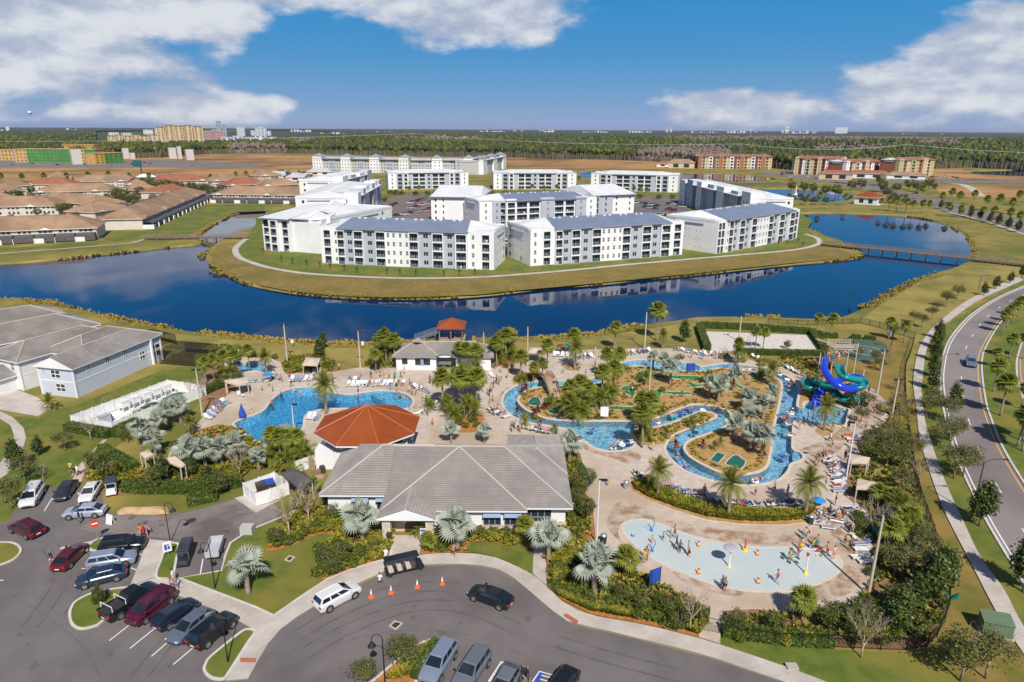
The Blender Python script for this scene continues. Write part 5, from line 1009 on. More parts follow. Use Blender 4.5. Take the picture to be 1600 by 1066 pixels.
# gatehouse, small buildings on the right
def hut(lb, px, py, w_, d_, h_, mt, rm, nm='gatehouse', rot=0, cat='building'):
 c = G(px, py); r = empty(nm, c, -atan2(c.x, c.y)+rot, label=lb, category=cat); mb = MB(); open_wall(mb, -w_/2, w_/2, 0, h_, 0, [(-w_*.3, .9, -w_*.1, h_*.75), (w_*.1, .9, w_*.3, h_*.75)], .3); mb.box(-w_/2+.01, .31, 0, w_/2-.01, d_, h_); mb.box(-w_/2, 0, 0, -w_/2+.01, .4, h_); mb.box(w_/2-.01, 0, 0, w_/2, .4, h_)
 mb.build('wall', [mt, mt, 'glass'], r); mb = MB(); hip(mb, -w_/2-1, -1, w_/2+1, d_+1, h_, .5); mb.build('roof', [rm, 'offwhite'], r); return r
hut('small gatehouse with orange roof and white walls beside the boulevard', 1352, 320, 14, 11, 5, 'white', 'orange_metal', rot=-.3)
hut('cream villa with twin roofs left of the orange resort block', 1064, 263, 32, 14, 7, 'cream_wall', 'tan_tile', 'villa'); hut('low grey building at the back of the dry field', 1042, 261, 26, 12, 4, 'offwhite', 'rust_tile', 'villa')
hut('low cream pool house before the cream resort pair', 1305, 281, 30, 10, 6, 'cream_wall', 'rust_tile', 'pool_house'); hut('low white arcade in front of the rightmost resort block', 1415, 280, 34, 10, 4, 'offwhite', 'tan_tile', 'arcade'); hut('low arcade with tan roof right of the pool house', 1357, 279, 36, 10, 5, 'offwhite', 'rust_tile', 'arcade')
hut('small white bungalow by the billboard behind the estate', 229, 283, 14, 8, 3.5, 'white', 'white_roof', 'bungalow')
for i, (px, py, w_) in enumerate(((470, 283, 40), (438, 280, 50), (500, 274, 40))): hut(('right-hand', 'left-hand', 'rearmost')[i]+' long low clubhouse-like roof left of the back block', px, py, w_*.6, 12, 3.5, 'offwhite', 'light_grey', 'low_building')
# ================================================================ PLANTS
def leafcards(P_, size, up=.5, out=None, sx=.6):
 """one small leaf clump (a bent quad) at each point"""
 N = len(P_); n = rng.normal(size=(N, 3)); n[:, 2] = np.abs(n[:, 2])+up
 if out is not None: n += out
 n /= np.linalg.norm(n, axis=1)[:, None]; t = np.cross(n, rng.normal(size=(N, 3))); t /= np.linalg.norm(t, axis=1)[:, None]; b = np.cross(n, t)
 s = (size*rng.uniform(.6, 1.3, N))[:, None]; a = s*sx
 V = np.stack([P_-t*s*.5, P_+b*a*.5-n*s*.06, P_+t*s*.5, P_-b*a*.5+n*s*.06], 1).reshape(-1, 3); return V, np.arange(N*4).reshape(-1, 4)
def crown(name, rx, rz, zc, clumps, per, size, mats, shape='round', hollow=.35, mixp=None, cr=.28, seed=1):
 global rng; keep = rng; rng = np.random.default_rng(seed); C_ = []
 while len(C_) < clumps:
  p = rng.normal(size=3); p /= np.linalg.norm(p); r = rng.uniform(hollow, 1)**.5; z = p[2]*r
  k = 1.0
  if shape == 'cone': k = .35+.65*(1-(z+1)/2)**.8
  if shape == 'flat' and z < -.3: continue
  C_.append((p[0]*r*rx*k, p[1]*r*rx*k, zc+z*rz))
 C_ = np.array(C_)*rng.uniform(.93, 1.07, (clumps, 1)); P_ = np.repeat(C_, per, 0)+rng.normal(size=(clumps*per, 3))*np.array([rx*cr, rx*cr, rz*cr*.8])*.62
 d = P_-np.array([0, 0, zc]); d /= np.linalg.norm(d, axis=1)[:, None]+1e-6
 V, F = leafcards(P_, size, .4, d*.8); mi = rng.choice(len(mats), size=len(F), p=mixp); me = np_mesh(name, V, F, mats, mi); rng = keep; return me
def limbs(h, spread, n, r, seed, sub=2, up=.5):
 rr = random.Random(seed); mb = MB(); top = h*up
 mb.tube([(0, 0, -.2), (rr.uniform(-.1, .1), rr.uniform(-.1, .1), top*.5), (0, 0, top)], [r, r*.8, r*.65], 7)
 def br(p, d, L, rad, k):
  q = p+d*L*.5+Vector((rr.uniform(-.1, .1), rr.uniform(-.1, .1), .1))*L; e = p+d*L+Vector((0, 0, .15*L)); mb.tube([p, q, e], [rad, rad*.7, rad*.35], 5, cap=False)
  if k:
   for _ in range(3):
    v_ = (d+Vector((rr.uniform(-.7, .7), rr.uniform(-.7, .7), rr.uniform(-.1, .6)))).normalized(); br(q.lerp(e, rr.random()), v_, L*.6, rad*.5, k-1)
 for i in range(n):
  a = 2*pi*i/n+rr.uniform(-.3, .3); d = Vector((cos(a)*spread, sin(a)*spread, 1)).normalized(); br(Vector((0, 0, top*rr.uniform(.75, 1))), d, h*.38, r*.5, sub)
 return mb
PROTO = {}
def proto(kind, parts, nm):
 o = empty(nm, (0, 0, -500)); 
 for p in parts: put(p[0], p[1], o, **(p[2] if len(p) > 2 else {}))
 note_kids(o); PROTO[kind] = o; return o
def bmesh_limb(h, spread, n, r, seed, mt, sub=2, up=.5): return limbs(h, spread, n, r, seed, sub, up).mesh('trunk', mt, True)
for i in range(3):
 proto('oak%d' % i, [('trunk', bmesh_limb(6, .7, 5, .16, i, 'bark')), ('crown', crown('crown', 2.5, 1.9, 4.4, 46, 34, .34, ['leaf_oak', 'leaf_mid', 'leaf_dark'], 'flat', .3, (.6, .2, .2), .3, 10+i), dict(kind='stuff'))], 'oak_tree')
 proto('dense%d' % i, [('trunk', bmesh_limb(5, .6, 4, .2, i+5, 'bark')), ('crown', crown('crown', 2.4, 2.0, 3.8, 46, 46, .36, ['leaf_mid', 'leaf_dark', 'leaf_oak'], 'round', .45, (.4, .35, .25), .27, 20+i), dict(kind='stuff'))], 'broadleaf_tree')
 proto('magnolia%d' % i, [('trunk', bmesh_limb(5, .4, 4, .14, i+9, 'bark', 1)), ('crown', crown('crown', 1.7, 2.5, 3.5, 48, 48, .36, ['leaf_dark', 'leaf_mid'], 'cone', .3, (.75, .25), .26, 30+i), dict(kind='stuff'))], 'magnolia_tree')
 proto('bare%d' % i, [('trunk', bmesh_limb(6, .65, 6, .12, i+12, 'pale_bark', 3, .35)), ('dead_leaves', crown('dead_leaves', 1.7, 1.6, 4.3, 20, 9, .2, ['dead_frond', 'leaf_oak'], 'round', .3, (.85, .15), .3, 33+i), dict(kind='stuff'))], 'bare_tree')
 proto('bush%d' % i, [('foliage', crown('foliage', .95, .75, .75, 30, 26, .26, ['leaf_mid', 'leaf_dark', 'leaf_lime'], 'flat', .3, (.45, .35, .2), .3, 40+i), dict(kind='stuff')), ('stem', limbs(1.2, .6, 4, .04, i, 1).mesh('stem', 'bark'))], 'bush')
 proto('limebush%d' % i, [('foliage', crown('foliage', .8, .5, .5, 24, 24, .22, ['leaf_lime', 'leaf_gold', 'leaf_mid'], 'flat', .3, (.5, .25, .25), .3, 50+i), dict(kind='stuff')), ('stem', limbs(.8, .6, 4, .03, i, 1).mesh('stem', 'bark'))], 'yellow_green_bush')
proto('young', [('trunk', bmesh_limb(3, .4, 3, .05, 3, 'bark', 1)), ('crown', crown('crown', .75, 1.15, 2.1, 18, 18, .26, ['leaf_dark', 'leaf_mid'], 'cone', .3, (.5, .5), .3, 61), dict(kind='stuff'))], 'young_tree')
proto('yellowtree', [('trunk', bmesh_limb(5, .7, 5, .1, 8, 'bark')), ('crown', crown('crown', 1.8, 1.9, 3.4, 34, 20, .25, ['leaf_gold', 'leaf_lime', 'leaf_oak'], 'round', .2, (.5, .25, .25), .3, 66), dict(kind='stuff'))], 'yellow_flowering_tree')
# fronds
def feather(L=2.6, droop=1.0, nleaf=17, mt=('date_green',)):
 mb = MB(); R_ = []; n = 9
 for i in range(n+1): t = i/n; R_.append(Vector((L*t*(1-.12*t), 0, L*(.55*t-droop*.75*t*t))))
 mb.tube(R_, [.045*(1-.8*i/n) for i in range(n+1)], 4, cap=False)
 for i in range(1, nleaf):
  t = .12+.88*i/nleaf; k = min(n-1, int(t*n)); p = R_[k].lerp(R_[k+1], t*n-k); d = (R_[k+1]-R_[k]).normalized(); w = L*.24*sin(pi*(.12+.82*t))**.7
  for s in (-1, 1):
   tip = p+Vector((0, s*w, 0))+d*w*.75-Vector((0, 0, w*.22)); mb.add([p-d*.045, p+d*.07, tip], [(0, 1, 2)])
 return mb.mesh('frond', list(mt))
def fan(R=1.0, pet=.9, seg=15, arc=4.4, cup=.28, droop=.25, mt=('silver', 'silver_under'), gap=.45):
 mb = MB(); c = Vector((pet, 0, pet*.28)); mb.tube([(0, 0, 0), c], [.045, .03], 4, 1, cap=False); n = seg
 for i in range(n):
  a = -arc/2+arc*i/(n-1); da = arc/(n-1)*.5; r = R*(.82+.18*cos(a*.6)); z = lambda q, e: c.z+e*(cup*q-droop*q*q)
  def pt(rr_, an, ex=0): return Vector((c.x+rr_*cos(an), rr_*sin(an), z(rr_/R, R)+ex))
  k = .62
  mb.add([c, pt(r*k, a-da, -.03*R), pt(r*k, a, .04*R), pt(r*k, a+da, -.03*R)], [(0, 1, 2), (0, 2, 3)], 0)
  mb.add([pt(r*k, a-da, -.03*R), pt(r*k, a, .04*R), pt(r*k, a+da, -.03*R), pt(r, a+da*gap*.0, -.1*R)], [(0, 3, 1), (1, 3, 2)], 0)
 return mb.mesh('frond', list(mt))
def ptrunk(h, r0, r1, lean=.0, boots=False, mt='trunk'):
 mb = MB(); n = 8; P_ = [(lean*(i/n)**2, 0, h*i/n-.15*(i == 0)) for i in range(n+1)]; mb.tube(P_, [r0*(1.25 if i == 0 else 1)+(r1-r0)*i/n for i in range(n+1)], 9)
 if boots: mb.ball(lean, 0, h-.15, r1*2.0, r1*2.0, .42, 8)
 m = mb.mesh('trunk', mt, True); return m
FRD = [feather(2.7, d, 18) for d in (.25, .7, 1.15, 1.6)]; FRC = [feather(2.4, d, 13, ('leaf_lime',)) for d in (.3, .8, 1.2)]; FRC = [feather(2.4, d, 13, ('palm_green',)) for d in (.3, .8, 1.2)]; FSM = [feather(1.7, d, 13) for d in (.3, .9, 1.4)]
FSB = [fan(.72, .75, 13, 4.6, .2, dr, ('palm_green', 'palm_green')) for dr in (.2, .5, .9)]
FBS = [fan(1.05, 1.0, 17, 4.5, .42, dr) for dr in (.15, .4, .8)]
def palmcrown(fr, n, lo, hi, z, scale=1, nm='frond', seed=0, parts=True, root=None, lean=0, roll=0):
 rr = random.Random(seed); L = []
 for i in range(n):
  t = i/(n-1); el_ = lo+(hi-lo)*t**.8; az_ = i*2.39996+rr.uniform(-.15, .15); me = fr[min(len(fr)-1, int((1-t)*len(fr)))]
  T = Matrix.Translation((lean, 0, z)) @ Matrix.Rotation(az_, 4, 'Z') @ Matrix.Rotation(-el_, 4, 'Y') @ Matrix.Rotation(rr.uniform(-roll, roll), 4, 'X') @ Matrix.Scale(scale*rr.uniform(.9-roll*.2, 1.1+roll*.1), 4)
  L.append((me, T))
 if parts:
  for me, T in L: o = put(nm, me, root); o.matrix_local = T
 else:
  V = []; F = []; mi = []
  for me, T in L:
   b = len(V); V += [tuple(T @ v.co) for v in me.vertices]; F += [[b+k for k in p.vertices] for p in me.polygons]; mi += [p.material_index for p in me.polygons]
  m = bpy.data.meshes.new('crown'); m.from_pydata(V, [], F); [m.materials.append(q) for q in L[0][0].materials]; m.polygons.foreach_set('material_index', mi); put('crown', m, root, kind='stuff')
for i in range(2):
 for nm, parts in (('date', True), ('datefar', False)):
  o = empty('date_palm', (0, 0, -500)); put('trunk', ptrunk(4.6, .26, .22, .15*i, True), o); palmcrown(FRD, 44, radians(-40), radians(72), 4.7, 1, 'frond', i, parts, o, .15*i); note_kids(o); PROTO[nm+str(i)] = o
 for nm, parts in (('bismarck', True), ('bisfar', False)):
  o = empty('silver_palm', (0, 0, -500)); put('trunk', ptrunk(2.6, .26, .22, 0, True), o); palmcrown(FBS, 20, radians(-22), radians(84), 2.6, 1.12, 'frond', i+7, parts, o, roll=.9); note_kids(o); PROTO[nm+str(i)] = o
 o = empty('palm_clump', (0, 0, -500)); rr = random.Random(i)
 for k in range(4):
  h_ = rr.uniform(.9, 2.3); q_ = empty('stem', (0, 0, 0)); q_.parent = o; T_ = Matrix.Translation((rr.uniform(-.9, .9), rr.uniform(-.9, .9), 0)); palmcrown(FRC, 13, radians(-5), radians(75), h_, .85, 'frond', i*9+k, False, q_); put('trunk', ptrunk(h_, .09, .07), q_)
  for c_ in list(q_.children): c_.data.transform(T_); c_.parent = o
  bpy.data.objects.remove(q_)
 note_kids(o); PROTO['clump%d' % i] = o
 o = empty('small_palm', (0, 0, -500)); put('trunk', ptrunk(1.2, .13, .11), o); palmcrown(FSM, 20, radians(-30), radians(75), 1.2, 1, 'frond', i, False, o); note_kids(o); PROTO['pygmy%d' % i] = o
for i in range(3):
 o = empty('sabal_palm', (0, 0, -500)); put('trunk', ptrunk(6.5, .2, .17, .25*(i-1), False), o); palmcrown(FSB, 44, radians(-50), radians(80), 6.5, 1.55, 'frond', i, False, o, .25*(i-1), roll=.4); note_kids(o); PROTO['sabal%d' % i] = o
 o = empty('fan_palm', (0, 0, -500)); put('trunk', ptrunk(2.0, .14, .12), o); palmcrown(FSB, 24, radians(-30), radians(80), 2.0, 1.1, 'frond', i, False, o); note_kids(o); PROTO['fanp%d' % i] = o
for o in PROTO.values():
 for c in list(o.children): c.hide_render = False
DESC = {'oak': ('small-leaved olive-green oak', 'tree', 'street oaks'), 'dense': ('dense green broadleaf tree', 'tree', 'broadleaf trees'), 'magnolia': ('dark glossy magnolia tree', 'tree', 'magnolias'), 'bare': ('bare winter tree with pale twigs', 'tree', 'bare trees'),
  'bush': ('rounded green bush', 'bush', 'garden bushes'), 'limebush': ('yellow-green bush', 'bush', 'yellow-green bushes'), 'young': ('slim young tree', 'tree', 'young trees'), 'yellowtree': ('yellow-leaved airy tree', 'tree', 'yellow trees'),
  'date': ('date palm with long feathery fronds', 'palm', 'date palms'), 'datefar': ('date palm', 'palm', 'date palms'), 'bismarck': ('silvery fan palm', 'palm', 'silver palms'), 'bisfar': ('silvery fan palm', 'palm', 'silver palms'),
  'sabal': ('green cabbage palm', 'palm', 'cabbage palms'), 'pygmy': ('low feathery palm', 'palm', 'small palms'), 'fanp': ('short fan palm', 'palm', 'small palms'), 'clump': ('lush clump of arching palms', 'palm', 'palm clumps')}
NAT = {'oak': 6.3, 'dense': 5.8, 'magnolia': 6, 'bare': 6, 'bush': 1.5, 'limebush': 1.0, 'young': 3.2, 'yellowtree': 5.3, 'date': 7, 'datefar': 7, 'bismarck': 5.2, 'bisfar': 5.2, 'sabal': 7.8, 'pygmy': 2.4, 'fanp': 3.2, 'clump': 4}
used_proto = set()
def plant(kind, px, py, h=None, z=0.0, wide=1.0, desc=None):
 vs_ = [k for k in PROTO if k.rstrip('0123456789') == kind]; k = random.choice(vs_); c = G(px, py, z); s = (h/NAT[kind]) if h else random.uniform(.9, 1.1)
 if h: s *= random.uniform(.95, 1.05)*(.72 if kind in ('oak', 'dense', 'bush') and py > 480 and not desc else 1)
 o = copy_tree(PROTO[k], c, random.uniform(0, 6.28), (s*wide, s*wide, s)); o['kind_of'] = kind; d, cat, g_ = DESC[kind]; later(o, desc or d, cat, g_); return o
def many(kind, s, h=None, **k):
 for t in s.split():
  q = [float(v_) for v_ in t.split(',')]; plant(kind, q[0], q[1], q[2] if len(q) > 2 else h, **k)
# silver palms: near the car park and clubhouse with every leaf a part, the rest with joined crowns
many('bismarck', "388,928,5.8 567,846,5.6 715,858,5.6 857,878,5.6 928,930,6.4 890,722,5.4 705,692,3.8 757,692,3.8", z=.1)
many('bisfar', "225,695,4.6 243,712,4.6 262,665,4.8 283,662,5 300,735,5.4 322,735,5.6 347,728,5 370,722,5.2 250,680,4.6 430,712,4.6 452,708,4.6 405,735,4 1047,600,5.2 1036,582,4.4 1020,575,3.8 1108,622,4.8 1122,628,5.2 1145,610,4.6 1128,614,4.2 1168,645,4.8 1192,655,4.6 1148,688,4.6 1172,702,4.8 1190,712,5.4 1165,668,4.4 1204,632,4", z=.1)
many('date', "510,646,7.4 1027,778,5.6 1138,808,6.4 1258,805,6.6 1287,672,6.0", z=.12)
many('datefar', "417,586,5.2 297,682,3.6 1035,545,4.6 1152,572,4.6 1205,604,5 1394,530,4.6 898,578,6.6")
many('sabal', "604,570,6.8 617,572,6.4 593,568,6 588,584,4.6 692,640,6.6 722,645,7 745,640,6.6 735,628,6.2 712,628,6 728,585,6 745,585,5.6 718,580,5.6 776,574,6 790,566,6.6 796,562,6.2 785,560,5.6 813,594,5.4 855,576,5.6 848,598,4.6 833,602,4.4 895,556,5.4 960,546,5.8 1025,532,8 1180,545,4.6 1192,545,4.6 1152,568,5.2 948,592,6 965,590,5.6 940,628,6.8 956,624,6.6 890,650,6 905,648,6.4 918,650,5.6 1003,700,6.4 1012,672,6 1000,664,5.6 1276,522,4.8 1297,527,5 1388,530,4.8 1412,536,4.8 372,590,5.4 352,592,5.4 335,596,5.2 322,600,5 362,580,5 390,578,4.8 428,718,5 452,728,5.4 468,724,5 440,730,5.6", z=.05)
many('sabal', "1563,650,6.6 1552,612,6 1590,698,6.6 1597,705,6 1566,520,5.6 1573,512,5.4 1582,505,5.2 1590,495,5 1577,560,5 1597,560,5.4 1598,690,6 1555,575,4 1596,640,5", z=.14)
many('clump', "884,652,4.4 902,655,5 896,642,4.6 918,650,4 1000,690,4 1008,668,4.2 938,640,4.2 952,632,4 862,640,3 1108,600,3 728,650,3.8 742,656,3.8 712,656,4 700,648,3.8 612,566,5 600,558,5 590,575,4.2 728,590,4 742,588,3.8 432,726,4 455,732,4.2 475,728,3.8 783,568,4 797,565,4 365,590,3.6 345,594,3.6 1400,835,4 1415,850,4 1405,810,3.6 672,640,3 815,600,2.6 1010,600,3 1190,590,2.6", z=.1)
many('fanp', "978,900,3.4 820,845,3 672,862,2 1388,856,3.6 1404,850,3.4 1415,838,3.6 1252,968,3.4 1370,790,3 1395,800,3.2 668,855,1.8 466,798,2.2 490,772,2.2", z=.1)
many('pygmy', "78,640,2.6 300,668,1.8 1041,684,1.6 1080,668,1.8 1125,697,1.4 820,668,1.6 1116,703,1.4 655,838,1.8 800,580,1.6 866,678,1.6 1035,650,1.6 200,690,1.4 1020,760,1.2 1185,592,1.6", z=.1)
many('oak', "1470,700,6.5 1487,690,6 1490,748,7 1505,745,6.4 1455,640,5.8 1446,652,5.4 1478,660,6 1500,1064,6.5 1540,1060,6.2 40,755,5.5 18,795,5.5 102,705,4.6 1428,505,4.4 1440,512,4.8 1455,500,4.6 1465,488,4.4 1478,480,4.4 1495,468,4.2 1340,560,3.6 1368,572,4.4 1375,580,4 1425,720,4.6 1405,735,4.8 1385,730,5 1395,905,5.6 1425,898,5.6 1440,870,5 1405,770,4.8 1345,660,3.8 1355,640,4 638,1048,4.6 622,1036,3.8 570,1075,4 1060,570,3.2", z=.05)
many('dense', "340,775,4.6 240,768,4.6 195,690,3 150,736,4.2 172,752,4.2 345,770,4.2 905,775,4.2 918,760,3.6 900,790,3.6 915,812,4 600,560,5 590,568,4.6 615,562,5 1360,700,4 1375,690,4.4 1350,715,4 1395,712,4.6 1410,700,4 1400,825,4.4 1425,850,4.6 1345,835,3.2 1330,990,4 1350,980,4.4 1310,985,4 1290,980,3.6 1210,988,3 1150,985,3 1060,985,3 1035,960,3 1050,965,3.2 1002,955,3 970,940,2.8 520,900,3.2 535,880,3.4 505,880,3 430,852,3 522,815,3 515,790,3.2 372,600,3.4 350,606,3.4 335,560,3.4 352,555,3.6 372,556,3.4 325,575,3.6 392,560,3 1230,545,2.8", z=.05)
many('magnolia', "1530,822,6 1598,925,6.4 1068,535,5 500,560,4.6 1490,640,5 1464,545,4.8 1460,565,4.8 1458,590,4.8 1456,610,4.8 1466,530,4.4 1537,462,4 1556,452,4 1578,443,4 1596,434,4 1450,940,5.6 1470,925,5.4 1415,975,5.6 1395,985,5.2 1330,640,2.6 156,945,2.4 28,735,4.6 60,712,3 505,545,3.6 795,555,4.4 330,770,4 255,755,4 300,748,3.6", z=.05)
many('bare', "452,838,5.6 483,818,5.4 376,748,4.6 142,688,3.8 1346,1028,4.8 1078,985,4.4 1375,840,4.2 1360,835,4.4 1290,660,1.8 300,625,4 315,620,3.6 68,752,2.4 1432,755,3.6 1130,560,2.4 165,640,2.4", z=.05)
many('yellowtree', "1400,640,4 1412,655,4 1405,675,4 1395,690,3.8 1380,650,3 1410,800,3.6 1425,815,3.6 1400,610,3.4 1382,700,2.8", z=.05)
many('young', "411,397 440,410 457,413 479,415 500,418 516,421 538,424 558,427 605,429 625,430 650,431 694,432 718,431 742,430 1216,384 1230,383 1247,381 1330,470,2.2 806,396 815,410 1254,386 1085,379,2", 2.3)
# mid and far trees
many('dense', "1236,300,8 1255,301,8 1270,303,8 1290,306,8 1305,305,8 1330,298,8 1345,296,9 1375,290,10 1378,300,9 1400,302,8 1420,297,9 1432,300,8 1445,298,8 1452,296,9 1385,310,8 1395,318,8 1410,320,7 1360,312,7 1240,316,5 1258,318,5 1275,319,5 1290,320,5 1250,312,5 1310,308,6", z=0)
many('sabal', "1232,322,7 1262,322,7 1280,322,8 1320,322,7 1375,330,7 1388,330,8 1400,331,8 1415,333,8 1425,334,7 1440,335,8 1450,334,7 1470,322,8 1485,318,9 1498,324,9 1520,320,9 1540,330,9 1560,330,9 1580,335,9 1590,322,9 1535,345,7 1550,348,8 1575,352,8 1590,356,8 1480,338,7 1500,340,6 1516,340,6 1460,305,8 1440,312,9")
many('magnolia', "1484,332,6 1501,337,6 1516,341,6 1531,344,6 1546,349,6 1560,352,6 1575,358,6 1590,363,6 1470,327,6")
many('dense', "20,300,7 38,298,7 60,296,6 78,296,6 130,300,6 152,304,7 165,303,6 186,322,9 182,310,7 196,312,7 226,296,9 240,300,10 252,300,9 262,300,9 272,302,9 282,302,8 292,303,8 300,302,8 310,304,8 322,303,8 150,336,6 145,330,6 97,338,7 108,335,6 103,325,6 155,328,6 220,310,8 330,306,7 440,278,8 452,280,8 472,282,9 484,286,8 430,288,7 120,320,6 88,324,6 470,296,7 15,312,6 60,318,6 100,316,6 128,316,6 170,316,6 200,322,7 212,318,7 232,302,7 12,326,6 70,330,6 180,334,6 214,328,6 240,318,6 262,316,6 122,306,6 30,310,6 84,306,6 50,305,6 205,302,6 345,300,6 352,296,6 400,296,6 390,292,6 425,296,6 60,340,5 20,334,5 340,306,5 20,352,5 75,350,5 118,346,5 140,342,5")
many('sabal', "4,290,10 37,290,9 71,289,9 106,288,9 140,287,9 171,286,9 203,287,8 234,287,8 265,288,8 295,289,8 330,288,8 345,288,7 370,283,8 385,282,8 400,281,7 640,305,6 655,304,6 690,305,6 700,304,6 832,302,6 850,304,6 870,303,6 640,296,6 812,302,5 1000,306,6 1010,308,6 990,306,6 742,272,9 905,289,7")
many('bush', "610,303 618,304 628,305 650,306 668,305 680,306 712,305 735,306 770,306 790,306 840,306 860,307 940,308 960,309 1000,310 1030,311 1050,311 985,336 575,332 590,322 600,316 560,340 1066,352 1040,344", 3.2)
# bushes in the beds
many('bush', "500,862 512,870 508,888 520,895 530,870 540,862 525,855 545,878 560,868 498,900 552,885 590,860 575,872 438,845 450,850 465,846 475,838 495,825 880,905 872,890 868,920 890,925 905,930 920,938 945,925 955,945 985,950 1000,965 1020,970 1045,978 1030,945 1065,975 1090,960 700,838 720,838 748,836 770,838 790,838 810,842 690,860 268,742 282,750 310,752 330,745 355,742 385,730 260,735 180,720 160,735 195,740 165,748 275,700 290,705 330,700 350,712 380,712 1155,1000 1195,1000 1240,1000 1285,1002 1340,1005 1380,1005 1400,1000 1430,995 1445,985 1462,970 1470,945 1340,812 1350,828 1365,815 1372,870 1365,900 1390,870 1385,955 1400,945 1430,945 1440,915 1455,905 1425,930 905,840 900,825 890,812 885,740 892,760 898,780 904,800", 1.5, z=.1)
many('bush', "452,578 465,580 480,580 498,579 512,576 470,572 520,570 508,572 632,570 640,566 580,566 575,570 770,566 778,568 800,560 410,560 398,556 430,560 845,592 790,575 1240,560 1250,565 1225,562 1262,575 1275,580 1430,790 1340,625 1350,635 1372,640 1340,720 1335,740 1358,760 720,655 740,660 745,668 716,664 728,668 1010,690 935,655 950,650 1000,653 1035,612 1000,590 992,610 1155,622 1170,628", 1.3, z=.1)
many('limebush', "520,820 530,828 500,812 545,835 560,836 585,845 600,860 590,872 605,838 870,865 862,875 880,880 868,900 890,870 765,842 780,842 800,850 670,850 680,842 160,708 175,735 160,745 190,750 205,755 150,750 310,740 340,735 395,722 405,730 420,724 440,735 455,735 480,728 490,715 370,740 355,745 840,660 820,655 830,590 822,592 810,594 455,583 470,575 1270,620 1200,570 1190,566 1215,572 1160,566 1128,560 1400,660 1410,680 1395,668 1260,1000 1225,1002 1345,995 1405,960 1010,948 1060,950 985,935 1090,975 1190,572 1208,574 960,582 975,578 885,694 892,702 898,720", 1.1, z=.12)
for t in "808,648 822,610 815,618 835,650 850,640 840,645 1098,700 665,838 708,606 700,635 702,640 1055,700".split():
 q = [float(v_) for v_ in t.split(',')]; o = plant('pygmy', q[0], q[1], 1.2, z=.12)
 o['label'] = 'dark red spiky cordyline'; PENDING[-1] = (o, 'dark red spiky cordyline'); o['category'] = 'plant'; o['group'] = 'red spiky plants'; o.name = 'cordyline'
 for ch in o.children:
  if ch.name.startswith('crown'): m_ = ch.data.copy(); m_.materials[0] = M('leaf_red'); ch.data = m_
# ground cover: one object per bed
def cover(nm, label, s, n, h, r, mats, mixp=None, z=.15, blades=9, closed=True, poly=None):
 poly = poly or GP(s); Q = rnd_in(poly, int(n*(.5 if 'garden' in nm or nm == 'bed_planting' else .62))); N = len(Q)*blades; P_ = np.repeat(np.column_stack([Q, np.full(len(Q), z)]), blades, 0); a = rng.uniform(0, 2*pi, N); l = rng.uniform(.5, 1.1, N)
 tip = P_+np.column_stack([np.cos(a)*r*l, np.sin(a)*r*l, h*l]); wd = r*.28; sdv = np.column_stack([-np.sin(a)*wd, np.cos(a)*wd, 0*a]); midp = P_*.45+tip*.55+np.array([0, 0, h*.12])
 V = np.stack([P_, midp-sdv, tip, midp+sdv], 1).reshape(-1, 3); F = np.arange(N*4).reshape(-1, 4); mi = np.repeat(rng.choice(len(mats), size=len(Q), p=mixp), blades)
 return tag(put(nm, np_mesh(nm, V, F, mats, mi)), label, 'ground cover', kind='stuff')
gm = ['leaf_mid', 'leaf_lime', 'leaf_gold']; gl = ['leaf_lime', 'leaf_gold', 'leaf_mid']
cover('hedge_planting', 'dense yellow-green planting in the curved bed above the splash pad', "990,756 1034,766 1059,779 1090,790 1125,801 1144,799 1184,804 1196,803 1250,804 1272,798 1268,806 1250,815 1200,818 1153,816 1106,810 1059,796 1014,779 992,766", 3400, .75, .4, gl, (.5, .2, .3), .2, 8)
cover('mondo_grass', 'clumps of yellow-green grass along the promenade', "856,912 875,934 925,957 975,966 1030,976 1092,993 1094,984 1060,972 1025,965 975,955 930,945 890,925 868,908", 1500, .4, .4, gm, (.5, .35, .15), .16, 10)
cover('bed_planting', 'mixed green and yellow plants in the bed left of the entrance', "524,838 500,858 497,900 510,905 580,880 608,870 614,845 600,836 560,832", 950, .5, .4, gm, (.35, .35, .3), .16)
cover('lawn_planting', 'green and yellow plants around the bare trees beside the service drive', "420,860 424,848 436,830 458,806 490,792 514,800 518,832 485,838 460,850 430,860", 900, .5, .4, gm, (.5, .3, .2), .16)
cover('flower_bed', 'low yellow planting in the bed right of the entrance', "661,838 657,866 700,864 733,864 729,857 736,849 760,845 800,846 830,855 832,828 700,830", 620, .4, .35, gm, (.4, .35, .25), .16)
cover('bed_planting', 'mixed planting between the side walk and the splash pad', "856,860 862,835 895,805 905,838 925,850 962,868 1015,911 1100,950 1094,975 1030,962 975,952 930,940 885,920 860,905", 1500, .55, .45, ['leaf_mid', 'leaf_dark', 'leaf_lime', 'leaf_gold'], (.4, .25, .2, .15), .16)
cover('bed_planting', 'narrow green planting along the right side of the clubhouse', "878,692 890,696 906,735 902,762 920,795 926,845 905,830 898,796", 380, .5, .35, gm, (.5, .3, .2), .16)
cover('bed_planting', 'lush planting of the garden bed left of the silver palms', "150,725 178,708 230,742 262,728 278,740 330,745 398,730 378,748 330,762 240,768 185,772 150,765 132,745", 1500, .55, .45, gl, (.45, .25, .3), .06)
cover('bed_planting', 'planting under the silver palms by the main pool', "262,702 300,680 345,668 380,672 400,692 440,697 472,695 440,718 395,728 345,738 300,742 272,730", 1300, .5, .45, gl, (.4, .2, .4), .12)
cover('island_planting', 'rows of small tufts on the planter strip in the lazy river', "1056,686 1074,676 1100,666 1114,656 1108,648 1095,647 1077,654 1055,663 1032,671 1000,676 992,680 998,692 1035,692", 200, .45, .35, gm, (.5, .3, .2), .14, 12)
